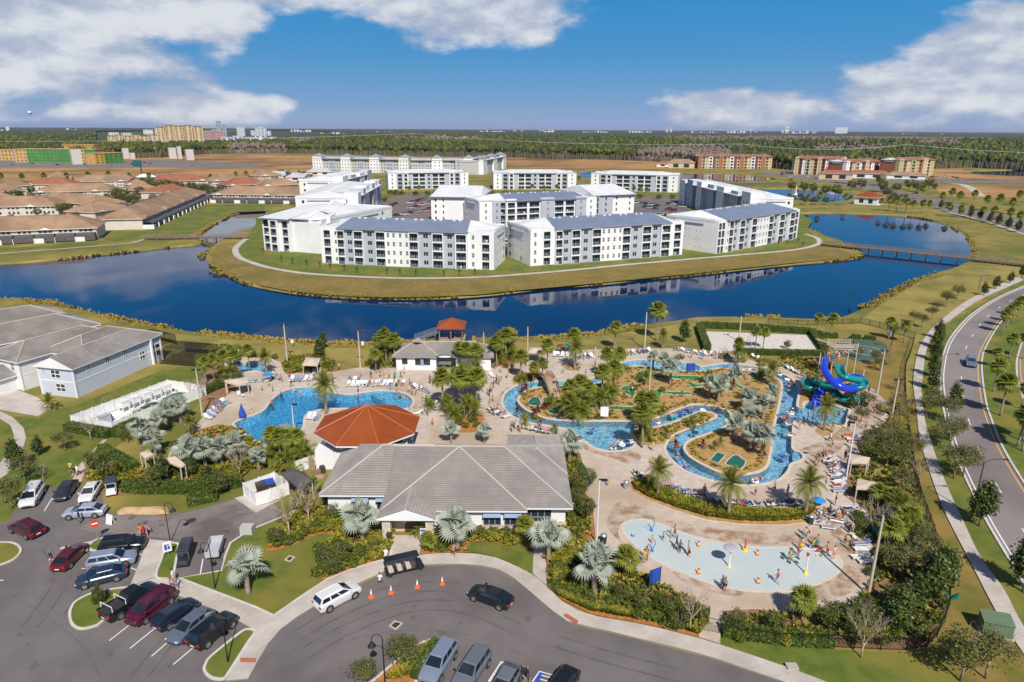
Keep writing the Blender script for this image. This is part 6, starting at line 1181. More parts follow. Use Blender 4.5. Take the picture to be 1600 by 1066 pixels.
cover('island_planting', 'low yellowish grasses and shrubs on the mini golf island', "815,628 822,614 845,608 900,606 940,600 975,578 1000,575 1030,581 1100,583 1150,580 1200,588 1218,600 1215,640 1206,690 1170,700 1130,668 1130,650 1100,635 1060,638 1010,652 940,655 870,653 830,642", 800, .4, .4, ['leaf_mid', 'leaf_gold', 'dead_frond', 'leaf_lime'], (.3, .25, .3, .15), .12, 8)
for s, k in ((ISLE, 1),):
 q = offset(ccw(s), .9); q2 = offset(ccw(s), 1.6)
 cover('edge_planting', 'ring of low edging plants around the rim of the river island', None, 900, .35, .35, gm, (.35, .35, .3), .12, 8, poly=q+q2[::-1]+[q2[0]]) if k else None
cover('edge_planting', 'golden reeds and grasses beside the wading pool', "446,584 518,582 523,568 500,556 455,560 441,570", 900, .8, .4, gm, (.55, .35, .1), .05)
cover('garden_planting', 'rough shrubs in the garden strip inside the iron fence', "1390,632 1411,612 1418,670 1426,740 1442,795 1460,850 1478,915 1480,950 1440,1012 1250,1002 1135,988 1180,965 1300,955 1350,935 1366,890 1358,815 1330,770 1335,738 1352,700 1385,680", 2000, .7, .5, ['leaf_oak', 'leaf_mid', 'leaf_dark', 'leaf_lime'], (.4, .3, .1, .2), .06)
cover('garden_planting', 'dry tufts and yellow shrubs behind the water slide', "1185,566 1284,560 1290,596 1250,588 1225,574", 320, .6, .5, gl, (.5, .3, .2), .06)
cover('bed_planting', 'flowers and grass in the car park island beside the lamp', "600,1066 640,1030 668,1010 682,1005 672,1025 645,1060", 260, .45, .4, gl, (.4, .3, .3), .16)
# reeds on the lake edge
rd_ = ccw(LAKE); rm = ['reed', 'reed', 'leaf_gold']
def reedband(nm, lb, a, b, w0=-.6, w1=1.6, den=2.2, h=1.1):
 P_ = [p for p in rd_ if a(p)]
 L = list(zip(rd_, rd_[1:]+rd_[:1])); Q = []
 for p, q in L:
  if a(p) and sin(p.x*.11)+sin(p.y*.17+1)+sin(p.x*.31+p.y*.23)*.8 > -.25:
   l = (q-p).length; t = (q-p).normalized(); n_ = Vector((-t.y, t.x, 0))
   for _ in range(int(l*den*(w1-w0))): Q.append(p.lerp(q, random.random())+n_*random.uniform(w0, w1))
 if not Q: return
 Q = np.array([(p.x, p.y) for p in Q]); N = len(Q)*6; P2 = np.repeat(np.column_stack([Q, np.full(len(Q), -.75)]), 6, 0); an = rng.uniform(0, 2*pi, N); l = rng.uniform(.5, 1.2, N)
 tip = P2+np.column_stack([np.cos(an)*.7*l, np.sin(an)*.7*l, (h+.5)*l]); sv = np.column_stack([-np.sin(an), np.cos(an), 0*an])*.28; V = np.stack([P2-sv, P2+sv, tip+sv*.4, tip-sv*.4], 1).reshape(-1, 3)
 tag(put(nm, np_mesh(nm, V, np.arange(N*4).reshape(-1, 4), rm, np.repeat(rng.choice(3, size=len(Q), p=(.5, .3, .2)), 6))), lb, 'reeds', kind='stuff')
def pxof(p): return PX((p[0], p[1], 0))
reedband('lake_reeds', 'golden reeds along the near shore of the lake', lambda p: pxof(p)[1] > 468 and pxof(p)[0] < 1700, None, -1.6, 2.2, 3.0, .35)
reedband('lake_reeds', 'golden reeds fringing the apartment peninsula', lambda p: 395 < pxof(p)[1] <= 468 and 325 < pxof(p)[0] < 1345, None, -2.2, 1.4, 2.2, .3)
reedband('lake_reeds', 'golden reeds along the outer shores of the lake', lambda p: pxof(p)[1] <= 468 and not (395 < pxof(p)[1] and 325 < pxof(p)[0] < 1345) and pxof(p)[1] > 335, None, -1.6, 1.4, 1.4, .3)
for i, s in enumerate(("57,469 90,471 115,479 140,487 165,493 188,501 180,505 150,502 128,494 95,484 65,476", "186,503 200,501 215,504 214,510 200,513 186,510", "240,515 265,514 298,523 292,527 260,525 242,521", "468,534 492,533 494,540 480,542 468,540", "522,535 545,534 560,536 558,542 540,543 522,541", "308,398 320,396 322,403 312,406", "324,424 345,424 352,430 335,432", "364,433 385,440 400,446 378,444", "312,378 330,380 340,384 325,386", "1355,478 1400,452 1430,440 1436,445 1400,463 1366,486")):
 P_ = smooth(GP(s, -.6), 2); N_q = int(abs(area(P_))*2.0); tag(cover('reed_island', 'golden reed bed standing in the lake, %s' % ('long one at the left', 'round one beside the long one', 'brown one off the left lawn', 'dark one left of the bank lamp', 'one right of the tall lamp', 'small one by the inlet bridge', 'small one near the peninsula tip', 'thin one hugging the peninsula', 'one under the inlet bridge', 'long golden strip on the right bank')[i], None, max(60, N_q), .8, .6, ['reed', 'leaf_oak'], (.8, .2), -.7 if i < 9 else 0, 6, poly=P_), cat='reeds')
# clipped hedges
def hedge(s, w, h, lb, z=0.0, mats=('hedge_leaf', 'leaf_mid')):
 A_ = resample(GP(s), .8); c0 = A_[0].copy(); r = empty('hedge', (c0.x, c0.y, z), label=lb, category='hedge', group='clipped hedges'); A_ = [p-c0 for p in A_]
 mb = MB(); strip(mb, offset(A_, w/2-.08, False), offset(A_, -w/2+.08, False), 0, h-.08); mb.build('hedge_core', 'leaf_dark', r)
 L = sum((b-a).length for a, b in zip(A_, A_[1:])); n = int(L*(w+2*h)*42); n = min(n, 9000); P_ = []
 ts = rng.uniform(0, len(A_)-1.001, n)
 for t in ts:
  k = int(t); p = A_[k].lerp(A_[k+1], t-k); d = (A_[k+1]-A_[k]).normalized(); nn = Vector((-d.y, d.x, 0)); u = random.uniform(0, w+2*h)
  if u < h: q = p+nn*(w/2)+Vector((0, 0, u))
  elif u < h+w: q = p+nn*(w/2-(u-h))+Vector((0, 0, h))
  else: q = p-nn*(w/2)+Vector((0, 0, u-h-w))
  P_.append(q+Vector((random.gauss(0, .05), random.gauss(0, .05), random.gauss(0, .04))))
 V, F = leafcards(np.array([tuple(p) for p in P_]), .26, .6); put('hedge_leaves', np_mesh('hedge_leaves', V, F, list(mats), rng.choice(2, size=len(F), p=(.65, .35))), r, kind='stuff')
for s, w_, h_, lb in (("106,672 172,684", 1.6, 1.3, 'clipped hedge before the white equipment fence'), ("180,684 210,664", 1.6, 1.4, 'dark hedge running from the equipment fence corner'), ("160,706 212,736", 1.2, 1.3, 'dark straight hedge crossing the small tan lawn'),
 ("196,766 230,768 300,768 340,766 378,756", 1.8, 1.3, 'long low hedge above the service drive'), ("292,788 340,778", 2.0, .9, 'short low hedge beside the service drive'), ("1092,513 1098,530 1105,549", 1.6, 1.4, 'hedge at the left end of the sand court'), ("1094,512 1180,515 1266,522", 1.6, 1.4, 'hedge along the lake side of the sand court'),
 ("1268,522 1288,550", 1.6, 1.4, 'hedge at the right end of the sand court'), ("1150,553 1220,555 1286,556", 1.4, 1.2, 'hedge along the pool side of the sand court'), ("1282,527 1308,528", 1.4, 1.1, 'short hedge between the sand court and the round court'), ("1330,529 1344,530", 1.3, 1.0, 'left of two short hedges behind the round court'), ("1350,530 1368,532", 1.3, 1.0, 'right of two short hedges behind the round court'),
 ("648,1064 684,1010", 1.0, 1.0, 'narrow hedge on the planted car park island'), ("1128,990 1200,1000 1240,1004 1300,1007", 1.4, 1.0, 'hedge inside the iron fence right of the gate'), ("880,697 912,742 906,770", .9, .8, 'low hedge right of the clubhouse roof'), ("205,662 246,640", 1.4, 1.2, 'hedge below the equipment fence behind the silver palms'), ("310,620 345,605", 1.6, 1.3, 'rounded hedge behind the red loungers'),
 ("1070,958 1108,968", 1.2, 1.0, 'short hedge left of the iron gate'), ("1340,828 1355,845", 2.2, .8, 'small dark green hedge beside the right-hand loungers')): hedge(s, w_, h_, lb)
for o in list(PROTO.values()):
 for c in list(o.children): bpy.data.objects.remove(c)
 bpy.data.objects.remove(o)
# ================================================================ VEHICLES
def car_proto(kind):
 """x forward, y left; body, glass, wheels, lamps as parts"""
 S = {'sedan': (4.8, 1.85, .98, 1.46, (-2.05, -1.15, .25, 1.4)), 'hatch': (4.6, 1.84, 1.0, 1.5, (-2.2, -1.35, .3, 1.4)), 'suv': (4.8, 1.93, 1.13, 1.72, (-2.34, -2.0, .4, 1.35)), 'minivan': (5.1, 1.98, 1.15, 1.76, (-2.5, -2.1, .8, 1.85)), 'pickup': (5.8, 2.0, 1.15, 1.85, (-.75, -.45, .95, 1.6))}[kind]
 L, Wd, belt, top, (xr, xrt, xft, xf) = S; hl = L/2; hw = Wd/2; root = empty('parked_car', (0, 0, -400))
 st = [(-hl, .42, belt*.62, .78), (-hl+.08, .30, belt*.9, .9), (-hl+.5, .24, belt*.985, .98), (-hl*.45, .22, belt, 1), (0, .22, belt, 1), (hl*.35, .22, belt*.985, 1), (hl-1.15, .22, belt*.95, .99), (hl-.5, .24, belt*.87, .95), (hl-.12, .3, belt*.74, .84), (hl, .42, belt*.58, .74)]
 if kind in ('minivan', 'suv'): st[7] = (hl-.45, .24, belt*.9, .96); st[8] = (hl-.1, .3, belt*.78, .9)
 if kind == 'pickup': st = [(x, z0, z1*(1.0 if x > 0 else .98), w_) for x, z0, z1, w_ in st]
 mb = MB(); R_ = []
 for x, z0, z1, w_ in st: y = hw*w_; R_.append([(x, -y*.9, z0), (x, -y, z0+(z1-z0)*.35), (x, -y*.985, z1-.1), (x, -y*.9, z1), (x, 0, z1+.035), (x, y*.9, z1), (x, y*.985, z1-.1), (x, y, z0+(z1-z0)*.35), (x, y*.9, z0)])
 n = 9; mb.add([p for r in R_ for p in r], [(i*n+j, i*n+(j+1) % n, (i+1)*n+(j+1) % n, (i+1)*n+j) for i in range(len(st)-1) for j in range(n)]+[list(range(n)), list(range((len(st)-1)*n, len(st)*n))[::-1]])
 wb, wt = hw*.86, hw*.68; base = [(xr, -wb), (xf, -wb), (xf, wb), (xr, wb)]; tp = [(xrt, -wt), (xft, -wt), (xft, wt), (xrt, wt)]
 mb.add([(x, y, belt-.02) for x, y in base]+[(x, y, top-.06) for x, y in tp]+[(x*.96+.0, y*.9, top) for x, y in tp], [(0, 1, 5, 4), (1, 2, 6, 5), (2, 3, 7, 6), (3, 0, 4, 7), (4, 5, 9, 8), (5, 6, 10, 9), (6, 7, 11, 10), (7, 4, 8, 11), (8, 9, 10, 11)])
 if kind in ('suv', 'minivan'):
  for s in (-1, 1): mb.box(xrt+.3, s*wt*.8-.02, top-.01, xft-.3, s*wt*.8+.02, top+.03)
 for s in (-1, 1): mb.box(xf-.45, s*(hw+.02)-.1, belt+.0, xf-.25, s*(hw+.02)+.1, belt+.16)
 mb.build('body', 'paint', root, True).data.set_sharp_from_angle(angle=radians(32))
 def P3(x, s, t): i = t; return Vector((x, s*(wb+(wt-wb)*t), belt+(top-.06-belt)*t))
 def glass(nm, a, b, c, d, o_): mb = MB(); v_ = Vector(o_)*.012; mb.quad(a+v_, b+v_, c+v_, d+v_); mb.build(nm, 'car_glass', root)
 lerp = lambda a, b, t: a+(b-a)*t
 for nm, x0, x1, dx in (('windscreen', xf, xft, 1), ('rear_window', xr, xrt, -1)):
  a0, a1 = .1, .9; glass(nm, Vector((lerp(x0, x1, a0), -lerp(wb, wt, a0)*.88, lerp(belt, top-.06, a0))), Vector((lerp(x0, x1, a0), lerp(wb, wt, a0)*.88, lerp(belt, top-.06, a0))), Vector((lerp(x0, x1, a1), lerp(wb, wt, a1)*.88, lerp(belt, top-.06, a1))), Vector((lerp(x0, x1, a1), -lerp(wb, wt, a1)*.88, lerp(belt, top-.06, a1))), (dx*1.5, 0, .8))
 for s in (-1, 1):
  k = 3 if kind in ('suv', 'minivan') else 2
  for i in range(k):
   f0, f1 = .05+i/k*.92, .0+(i+1)/k*.94
   def q(f, t): return Vector((lerp(lerp(xr, xf, f), lerp(xrt, xft, f), t), s*lerp(wb, wt, t), lerp(belt, top-.06, t)))
   glass('side_window', q(f0, .14), q(f1, .14), q(f1, .86), q(f0, .86), (0, s*1.2, .4))
 wx = (-hl*.6, hl*.62); wr = .385 if kind in ('suv', 'pickup') else .35
 tm = MB(Matrix.Rotation(pi/2, 4, 'X')); tm.cyl(0, 0, -.12, .12, wr, n=16); tm = tm.mesh('tyre', 'tyre', True); rm_ = MB(Matrix.Rotation(pi/2, 4, 'X')); rm_.cyl(0, 0, -.125, .125, wr*.66, n=12); rm_ = rm_.mesh('rim', 'rim')
 for x in wx:
  for s in (-1, 1):
   mb = MB(Matrix.Translation((x, s*(hw-.005), wr)) @ Matrix.Rotation(pi/2, 4, 'X')); mb.cyl(0, 0, -.012, .012, wr+.07, n=16); mb.build('wheel_arch', 'rubber', root)
   w0 = put('wheel', tm, root, (x, s*(hw-.08), wr)); put('rim', rm_, w0)
 for s in (-1, 1):
  mb = MB(); mb.ball(hl-.16, s*hw*.66, belt*.66, .14, .2, .07, 6); mb.build('headlight', 'lamp_clear', root, True)
  mb = MB(); mb.box(-hl+.0, s*hw*.72-.16, belt*.66, -hl+.12, s*hw*.72+.14, belt*.84); mb.build('tail_light', 'lamp_red', root)
 mb = MB(); mb.box(-hl-.012, -.24, belt*.5, -hl+.02, .24, belt*.62); mb.build('number_plate', 'lamp_clear', root)
 mb = MB(); mb.box(hl-.06, -.5, .34, hl+.012, .5, .5); mb.build('grille', 'rubber', root)
 if kind == 'pickup':
  mb = MB(); mb.box(-hl+.12, -hw*.8, belt-.35, -.85, hw*.8, belt+.015); mb.build('load_bed', 'rubber', root)
  for s in (-1, 1): mb = MB(); mb.box(-hl+.05, s*hw*.9-.06, belt-.1, -.8, s*hw*.9+.06, belt+.08); mb.build('bed_side', 'paint', root)
  for x in (-hl+.5, -1.0):
   mb = MB(); mb.tube([(x, -hw*.88, belt), (x, -hw*.88, belt+.65), (x, hw*.88, belt+.65), (x, hw*.88, belt)], .04, 5); mb.build('ladder_rack', 'metal_white', root)
 note_kids(root); return root
CARP = {k: car_proto(k) for k in ('sedan', 'hatch', 'suv', 'minivan', 'pickup')}
def car(kind, col, front, rear, label, z=.035, cat='car', name='parked_car'):
 a, b = G(*front, z), G(*rear, z); d = a-b; c = (a+b)/2; o = copy_tree(CARP[kind], c, atan2(d.y, d.x)); o.name = name; o['label'] = label; o['category'] = cat; o['group'] = 'vehicles around the clubhouse car park'
 for ch in o.children:
  ch.color = col4(col)
 return o
K = (.012, .014, .018); car('minivan', (.75, .76, .78), (42, 797), (61, 766), 'white minivan in the corner bay beside the dark sedan', cat='minivan'); car('sedan', (.03, .035, .045), (95, 784), (112, 761), 'dark grey sedan between two white cars in the top bays')
car('sedan', (.8, .8, .8), (134, 787), (150, 763), 'white sedan parked nose-out beside the white service cart'); car('sedan', (.42, .46, .55), (101, 808), (166, 803), 'silver-blue sedan standing across the drive with its door open')
car('suv', (.10, .01, .02), (22, 824), (64, 842), 'dark red hatch-back car driving past the left island'); car('sedan', (.13, .012, .02), (126, 861), (95, 892), 'dark red sedan pulling out behind the three parked cars')
car('suv', K, (221, 856), (165, 862), 'black car topmost of the three beside the walkway', cat='suv'); car('suv', (.26, .30, .40), (212, 877), (139, 889), 'silver-blue estate car in the middle of three by the walkway', cat='suv'); car('sedan', (.03, .045, .08), (122, 917), (196, 899), 'dark blue sedan lowest of the three beside the walkway')
car('pickup', K, (243, 923), (166, 972), 'black pickup truck with a white ladder rack over its bed', cat='pickup truck'); car('minivan', (.09, .008, .03), (201, 984), (271, 929), 'maroon minivan parked between the pickup and a navy car', cat='minivan')
car('hatch', (.012, .02, .045), (307, 945), (243, 989), 'navy car parked right of the maroon minivan'); car('sedan', (.12, .15, .21), (270, 1009), (327, 963), 'slate-blue sedan between the navy car and the black suv'); car('suv', K, (365, 968), (301, 1019), 'black suv with roof rails at the end of the long row', cat='suv')
car('suv', (.82, .82, .82), (557, 924), (497, 956), 'white suv driving round the circular drive', cat='suv'); car('sedan', K, (738, 929), (796, 950), 'black sedan on the circular drive right of the traffic cones')
car('suv', (.22, .26, .36), (669, 1070), (702, 1018), 'grey-blue suv beside the planted island at the bottom edge', cat='suv'); car('suv', (.15, .17, .21), (722, 1078), (752, 1033), 'slate suv second from the planted island at the bottom edge', cat='suv'); car('sedan', (.16, .18, .22), (775, 1100), (800, 1056), 'grey car cut by the bottom edge left of the disabled bay'); car('sedan', K, (862, 1102), (888, 1064), 'black car cut by the bottom edge right of the disabled bay')
car('suv', (.12, .18, .28), (1517, 579), (1515.5, 562), 'blue-grey suv driving on the curved road', cat='suv', name='road_car'); 
# the open door and its driver's side of the silver car
# golf carts
def cart(lb, front, rear, rows, body, roof='plain_col', z=.035, closed=False):
 a, b = G(*front, z), G(*rear, z); d = a-b; L = {1: 2.4, 2: 3.3, 3: 4.2}[rows]; r = empty('golf_cart', (a+b)/2, atan2(d.y, d.x), label=lb, category='golf cart', group='golf carts'); mb = MB(); mb.box(-L/2, -.6, .3, L/2, .6, .5); mb.add([(L/2-.7, -.55, .5), (L/2, -.5, .5), (L/2, .5, .5), (L/2-.7, .55, .5), (L/2-.65, -.5, .98), (L/2-.2, -.45, .85), (L/2-.2, .45, .85), (L/2-.65, .5, .98)], [(0, 1, 5, 4), (1, 2, 6, 5), (2, 3, 7, 6), (3, 0, 4, 7), (4, 5, 6, 7)]); mb.build('body', 'paint', r, color=body)
 for i in range(rows): x = -L/2+.35+i*.95; mb = MB(); mb.box(x, -.55, .5, x+.5, .55, .75); mb.box(x-.08, -.55, .75, x+.02, .55, 1.15); mb.build('seat', 'canopy_tan' if not closed else 'rubber', r)
 for x in (-L/2+.1, L/2-.75):
  for s in (-1, 1): mb = MB(); mb.tube([(x, s*.55, .5), (x, s*.52, 1.85)], .025, 5); mb.build('roof_post', 'black_metal', r)
 mb = MB(); mb.add([(-L/2-.05, -.62, 1.85), (L/2-.5, -.62, 1.85), (L/2-.5, .62, 1.85), (-L/2-.05, .62, 1.85), (-L/2+.1, -.5, 1.95), (L/2-.65, -.5, 1.95), (L/2-.65, .5, 1.95), (-L/2+.1, .5, 1.95)], [(3, 2, 1, 0), (0, 1, 5, 4), (1, 2, 6, 5), (2, 3, 7, 6), (3, 0, 4, 7), (4, 5, 6, 7)]); mb.build('roof', 'paint', r, color=body if not closed else (.05, .05, .06))
 mb = MB(); mb.quad((L/2-.68, -.5, .95), (L/2-.68, .5, .95), (L/2-.74, .5, 1.82), (L/2-.74, -.5, 1.82)); mb.build('windscreen', 'car_glass', r)
 if closed: mb = MB(); mb.box(-L/2, -.6, .4, L/2-.72, .6, 1.84); mb.build('canvas_cover', 'dark_canvas' if body[0] < .2 else 'light_grey', r)
 for x in (-L/2+.45, L/2-.4):
  for s in (-1, 1): mb = MB(Matrix.Translation((x, s*.55, .24)) @ Matrix.Rotation(pi/2, 4, 'X')); mb.cyl(0, 0, -.09, .09, .24, n=12); mb.build('wheel', 'tyre', r)
cart('long black six-seat golf cart parked at the entrance kerb', (657, 886), (606, 898), 3, (.02, .02, .025)); cart('black canvas-covered golf cart in the narrow bay', (284, 893), (297, 858), 2, (.03, .03, .035), closed=True); cart('white service cart beside the white sedan on the grass edge', (173, 781), (178, 760), 1, (.75, .75, .76), closed=True)
a, b = G(330, 884), G(343, 846); r = empty('trailer', (a+b)/2, atan2((a-b).y, (a-b).x), label='grey flat-sided utility trailer beside the covered golf cart', category='trailer'); mb = MB(); mb.box(-1.6, -.7, .5, 1.6, .7, .62); mb.build('floor', 'light_grey', r)
for s in (-1, 1): mb = MB(); mb.box(-1.6, s*.7-.03, .62, 1.6, s*.7+.03, 1.25); mb.build('side_board', 'light_grey', r); mb = MB(Matrix.Translation((0, s*.8, .3)) @ Matrix.Rotation(pi/2, 4, 'X')); mb.cyl(0, 0, -.09, .09, .3, n=12); mb.build('wheel', 'tyre', r)
for x in (-1.63, 1.57): mb = MB(); mb.box(x, -.7, .62, x+.06, .7, 1.25); mb.build('end_board', 'light_grey', r); mb = MB(); mb.tube([(1.6, 0, .55), (2.5, 0, .45)], .05, 5); mb.build('tow_bar', 'black_metal', r)
# small distant cars: one mesh each with body, glass and wheels
def small_car(suv):
 mb = MB(); h = .75 if suv else .62; mb.add([(x, y, z) for x, z in ((-2.3, .3), (-2.3, h), (-2.1, h+.12), (2.0, h+.02), (2.3, h-.15), (2.3, .3)) for y in (-.9, .9)], [(0, 2, 3, 1), (2, 4, 5, 3), (4, 6, 7, 5), (6, 8, 9, 7), (8, 10, 11, 9), (0, 1, 11, 10), (1, 3, 5, 7, 9, 11), (0, 10, 8, 6, 4, 2)], 0)
 t = 1.6 if suv else 1.4; mb.add([(x, y, z) for x, z, w_ in ((-1.9, h+.1, .85), (-1.3 if not suv else -1.8, t, .65), (.4, t, .65), (1.1, h+.05, .85)) for y in (-w_, w_)], [(0, 2, 3, 1), (4, 6, 7, 5), (0, 6, 4, 2), (1, 3, 5, 7)], 1); mb.quad((-1.3 if not suv else -1.8, -.65, t+.005), (.4, -.65, t+.005), (.4, .65, t+.005), (-1.3 if not suv else -1.8, .65, t+.005), 0)
 for x in (-1.4, 1.4):
  for s in (-1, 1): mb.cyl(x, 0, 0, 0, .01, n=3, mi=2); T_ = Matrix.Translation((x, s*.85, .32)) @ Matrix.Rotation(pi/2, 4, 'X'); k = MB(T_); k.cyl(0, 0, -.1, .1, .32, n=8); mb.add(k.v, k.f, 2)
 return mb.mesh('distant_car', ['paint', 'car_glass', 'tyre'])
SC = [small_car(False), small_car(True)]; cc = [(.8, .8, .8), (.75, .76, .78), (.5, .52, .55), (.05, .05, .06), (.3, .02, .02), (.05, .08, .2), (.8, .8, .8), (.2, .22, .25)]; cn = ['white', 'white', 'silver', 'black', 'red', 'blue', 'white', 'dark grey']
def far_cars(s, ang, z=.12, grp='cars parked in the apartment courtyard'):
 for t in s.split():
  x, y = [float(v_) for v_ in t.split(',')[:2]]; i = random.randrange(8); o = put('parked_car', random.choice(SC), None, G(x, y, z), ang+random.uniform(-.1, .1)+random.choice((0, pi)), color=cc[i]); later(o, cn[i]+' car parked', 'car', grp)
far_cars("583,334 588,331 593,329 598,326.5 603,324 611,322 617,319 601,331 608,328", 2.6); far_cars("640,318 645,316.5 650,315 655,313.5 660,312 664,310.5 668,319 659,321 651,323.5 642,326 640,333 650,332 663,331 632,336 620,337 672,316 670,327", 0.3)
far_cars("1003,318 1010,319.5 1017,321 1025,322.5 1008,324 1016,325.5 1024,327 1046,319 1053,320 1060,322 1066,324 1044,328 1052,330 1030,337 1036,334 1058,339 1062,336 1068,341 1075,338 1050,345 1042,341 1023,341 992,318 790,381 797,376 792,372 788,390", 0.2)
far_cars("1218,271 1223,271.5 1228,272 1222,273.5 1235,276 1262,276 1280,277 1456,277 1462,278 1468,277.5 1476,276 1482,278.5 1490,277.5 1496,278.5", .1, .11, 'cars by the resort blocks'); far_cars("1496,283 1514,285.5 1237,282 1348,292 1380,297 1430,303 1558,343 1590,352 1480,319", -.4, .11, 'cars on the far boulevard')
far_cars("50,256 62,257 75,258 130,259 142,258.5 205,257 215,256 226,255 235,256 18,258 90,258.5", .2, .1, 'vehicles on the construction site')
# ================================================================ LAMPS, POLES, SIGNS
def pole(px, py, top, lb, mt='pole_concrete', head='flood', r=.17, dirx=1):
 c = G(px, py, .1); lo, hi_ = 0, 30
 for _ in range(30):
  m_ = (lo+hi_)/2
  if PX((c.x, c.y, .1+m_))[1] > top: lo = m_
  else: hi_ = m_
 h = lo; o = empty('lamp_post', c, label=lb, category='lamp post', group='light poles'); mb = MB(); mb.cyl(0, 0, -.2, h, r, r*.6, 10); mb.build('pole', mt, o)
 if head == 'flood':
  mb = MB(); mb.box(-.5, -.04, h-.25, .5, .04, h-.17); mb.build('cross_arm', 'black_metal', o)
  for s in (-1, 1): mb = MB(); mb.box(s*.45-.22, -.25, h-.2, s*.45+.22, .2, h-.02); mb.build('floodlight', 'black_metal', o)
 elif head == 'flat': mb = MB(); mb.box(-.08, -.1, h, .9*dirx, .1, h+.08); mb.box(.5*dirx-.3, -.22, h-.08, .5*dirx+.4, .22, h+.04); mb.build('lamp_head', 'black_metal', o)
 elif head == 'arm':
  mb = MB(); mb.tube([(0, 0, h-.1), (.9*dirx, 0, h+.35), (2.3*dirx, 0, h+.4)], .05, 6); mb.build('arm', 'black_metal', o); mb = MB(); mb.ball(2.6*dirx, 0, h+.33, .42, .18, .1, 8); mb.build('lamp_head', 'black_metal', o)
 elif head == 'goose':
  mb = MB(); mb.tube([(0, 0, h-.2)]+[(-.45*dirx+.45*dirx*cos(a), 0, h-.1+.5*sin(a)) for a in np.linspace(0, pi, 9)]+[(-.9*dirx, 0, h-.35)], .035, 6); mb.build('arm', 'black_metal', o); mb = MB(); mb.cyl(-.9*dirx, 0, h-.75, h-.35, .36, .1, 10); mb.build('lamp_shade', 'black_metal', o)
  mb = MB(); mb.cyl(0, 0, -.1, .5, r*1.9, r*1.2, 10); mb.build('base', 'black_metal', o)
 return o
for a_ in ((316, 650, 577, 'tall concrete light pole beside the red loungers on the left lawn'), (449, 567, 507, 'tall concrete light pole behind the wading pool planting'), (563, 575, 518, 'tall concrete light pole at the far edge of the main pool deck'), (756, 560, 519, 'concrete light pole at the right end of the pool bar'), (824, 573, 511, 'tall concrete light pole right of the beige cabana'),
 (1007, 545, 488, 'tall concrete light pole on the shore lawn beside the fan palm'), (1154.5, 533, 494, 'tall concrete light pole standing in the sand court'), (1014, 617, 574, 'light pole among the putting greens'), (1357, 930, 806, 'tall concrete light pole at the right end of the splash pad'), (1391, 665, 592, 'concrete light pole beside the yellow tree, lower of two'), (1371, 615, 547, 'concrete light pole by the round court garden'), (1272.5, 621, 552, 'light pole rising between the slide flumes')): pole(*a_)
pole(932, 850, 750, 'white light pole with flat lamp between clubhouse and splash pad', 'metal_white', 'flat', .11); pole(1322, 749, 660, 'white light pole with flat lamp beside the right-hand sunbeds', 'metal_white', 'flat', .12, -1); pole(459, 668, 632, 'white light pole at the near edge of the main pool', 'metal_white', 'flat', .09)
pole(1519, 805, 722, 'bronze street lamp with long arm beside the big magnolia', 'bronze', 'arm', .11); pole(1529, 453, 432, 'bronze street lamp with long arm at the far road bend', 'bronze', 'arm', .11); pole(1464, 605, 556, 'bronze street lamp with long arm behind the row of magnolias', 'bronze', 'arm', .11)
pole(356, 1034, 968, 'black gooseneck lamp on the island at the end of the parking row', 'black_metal', 'goose', .07, 1); pole(336, 919, 853, 'black gooseneck lamp at the edge of the front lawn', 'black_metal', 'goose', .07, 1); pole(603, 1090, 998, 'black gooseneck lamp with hanging shades in the planted island', 'black_metal', 'goose', .08, 1); pole(266, 848, 790, 'black lamp post on the narrow grass strip by the walkway', 'black_metal', 'goose', .06, -1); pole(757, 577, 545, 'black gooseneck lamp beside the pool bar palms', 'black_metal', 'goose', .06, -1); pole(1015, 949, 893, 'dark slim pole beside the blue banner frame', 'black_metal', None, .06)
def sign_board(nm, lb, px, py, w_, h_, z0, face, marks=(), post='steel', rot=None, cat='sign', oct_=0):
 c = G(px, py, .1); o = empty(nm, c, -atan2(c.x, c.y) if rot is None else rot, label=lb, category=cat); mb = MB(); mb.box(-.04, 0, 0, .04, .06, z0+h_*.6); mb.build('post', post, o)
 mb = MB()
 if oct_: T_ = Matrix.Translation((0, -.02, z0+h_/2)) @ Matrix.Rotation(pi/2, 4, 'X'); k = MB(T_); k.cyl(0, 0, -.02, .02, w_/2, n=20); mb.add(k.v, k.f)
 else: mb.box(-w_/2, -.05, z0, w_/2, 0, z0+h_)
 mb.build('board', face, o)
 for x0, z_0, x1, z_1, mt in marks: mb = MB(); mb.box(x0, -.062, z0+z_0, x1, -.052, z0+z_1); mb.build('marking', mt, o)
 return o
sign_board('no_entry_sign', 'round red no-entry sign on the small kerbed island', 153, 846, .9, .9, 1.9, 'play_red', [(-.3, .36, .3, .54, 'stripe')], oct_=1); sign_board('parking_sign', 'white board with a blue emblem on the grass strip beside the walkway', 263, 868, .9, 1.25, .5, 'white', [(-.28, .25, -.02, .95, 'sign_blue'), (.04, .3, .28, .7, 'sign_blue'), (.04, .8, .2, .98, 'sign_blue')])
sign_board('notice_sign', 'white notice board by the blue towel cart at the wading pool', 371, 566, 1.1, 1.3, 1.3, 'white'); sign_board('rules_sign', 'white rules board on the near rim of the mini golf island', 944, 656, 1.3, 1.7, .6, 'white'); sign_board('shore_sign', 'small white sign on the lakeshore left of the tall pole', 457, 543, .5, .8, 1.0, 'white'); sign_board('shore_sign', 'small white sign on the lakeshore beside the round tree', 567, 546, .5, .8, 1.0, 'white')
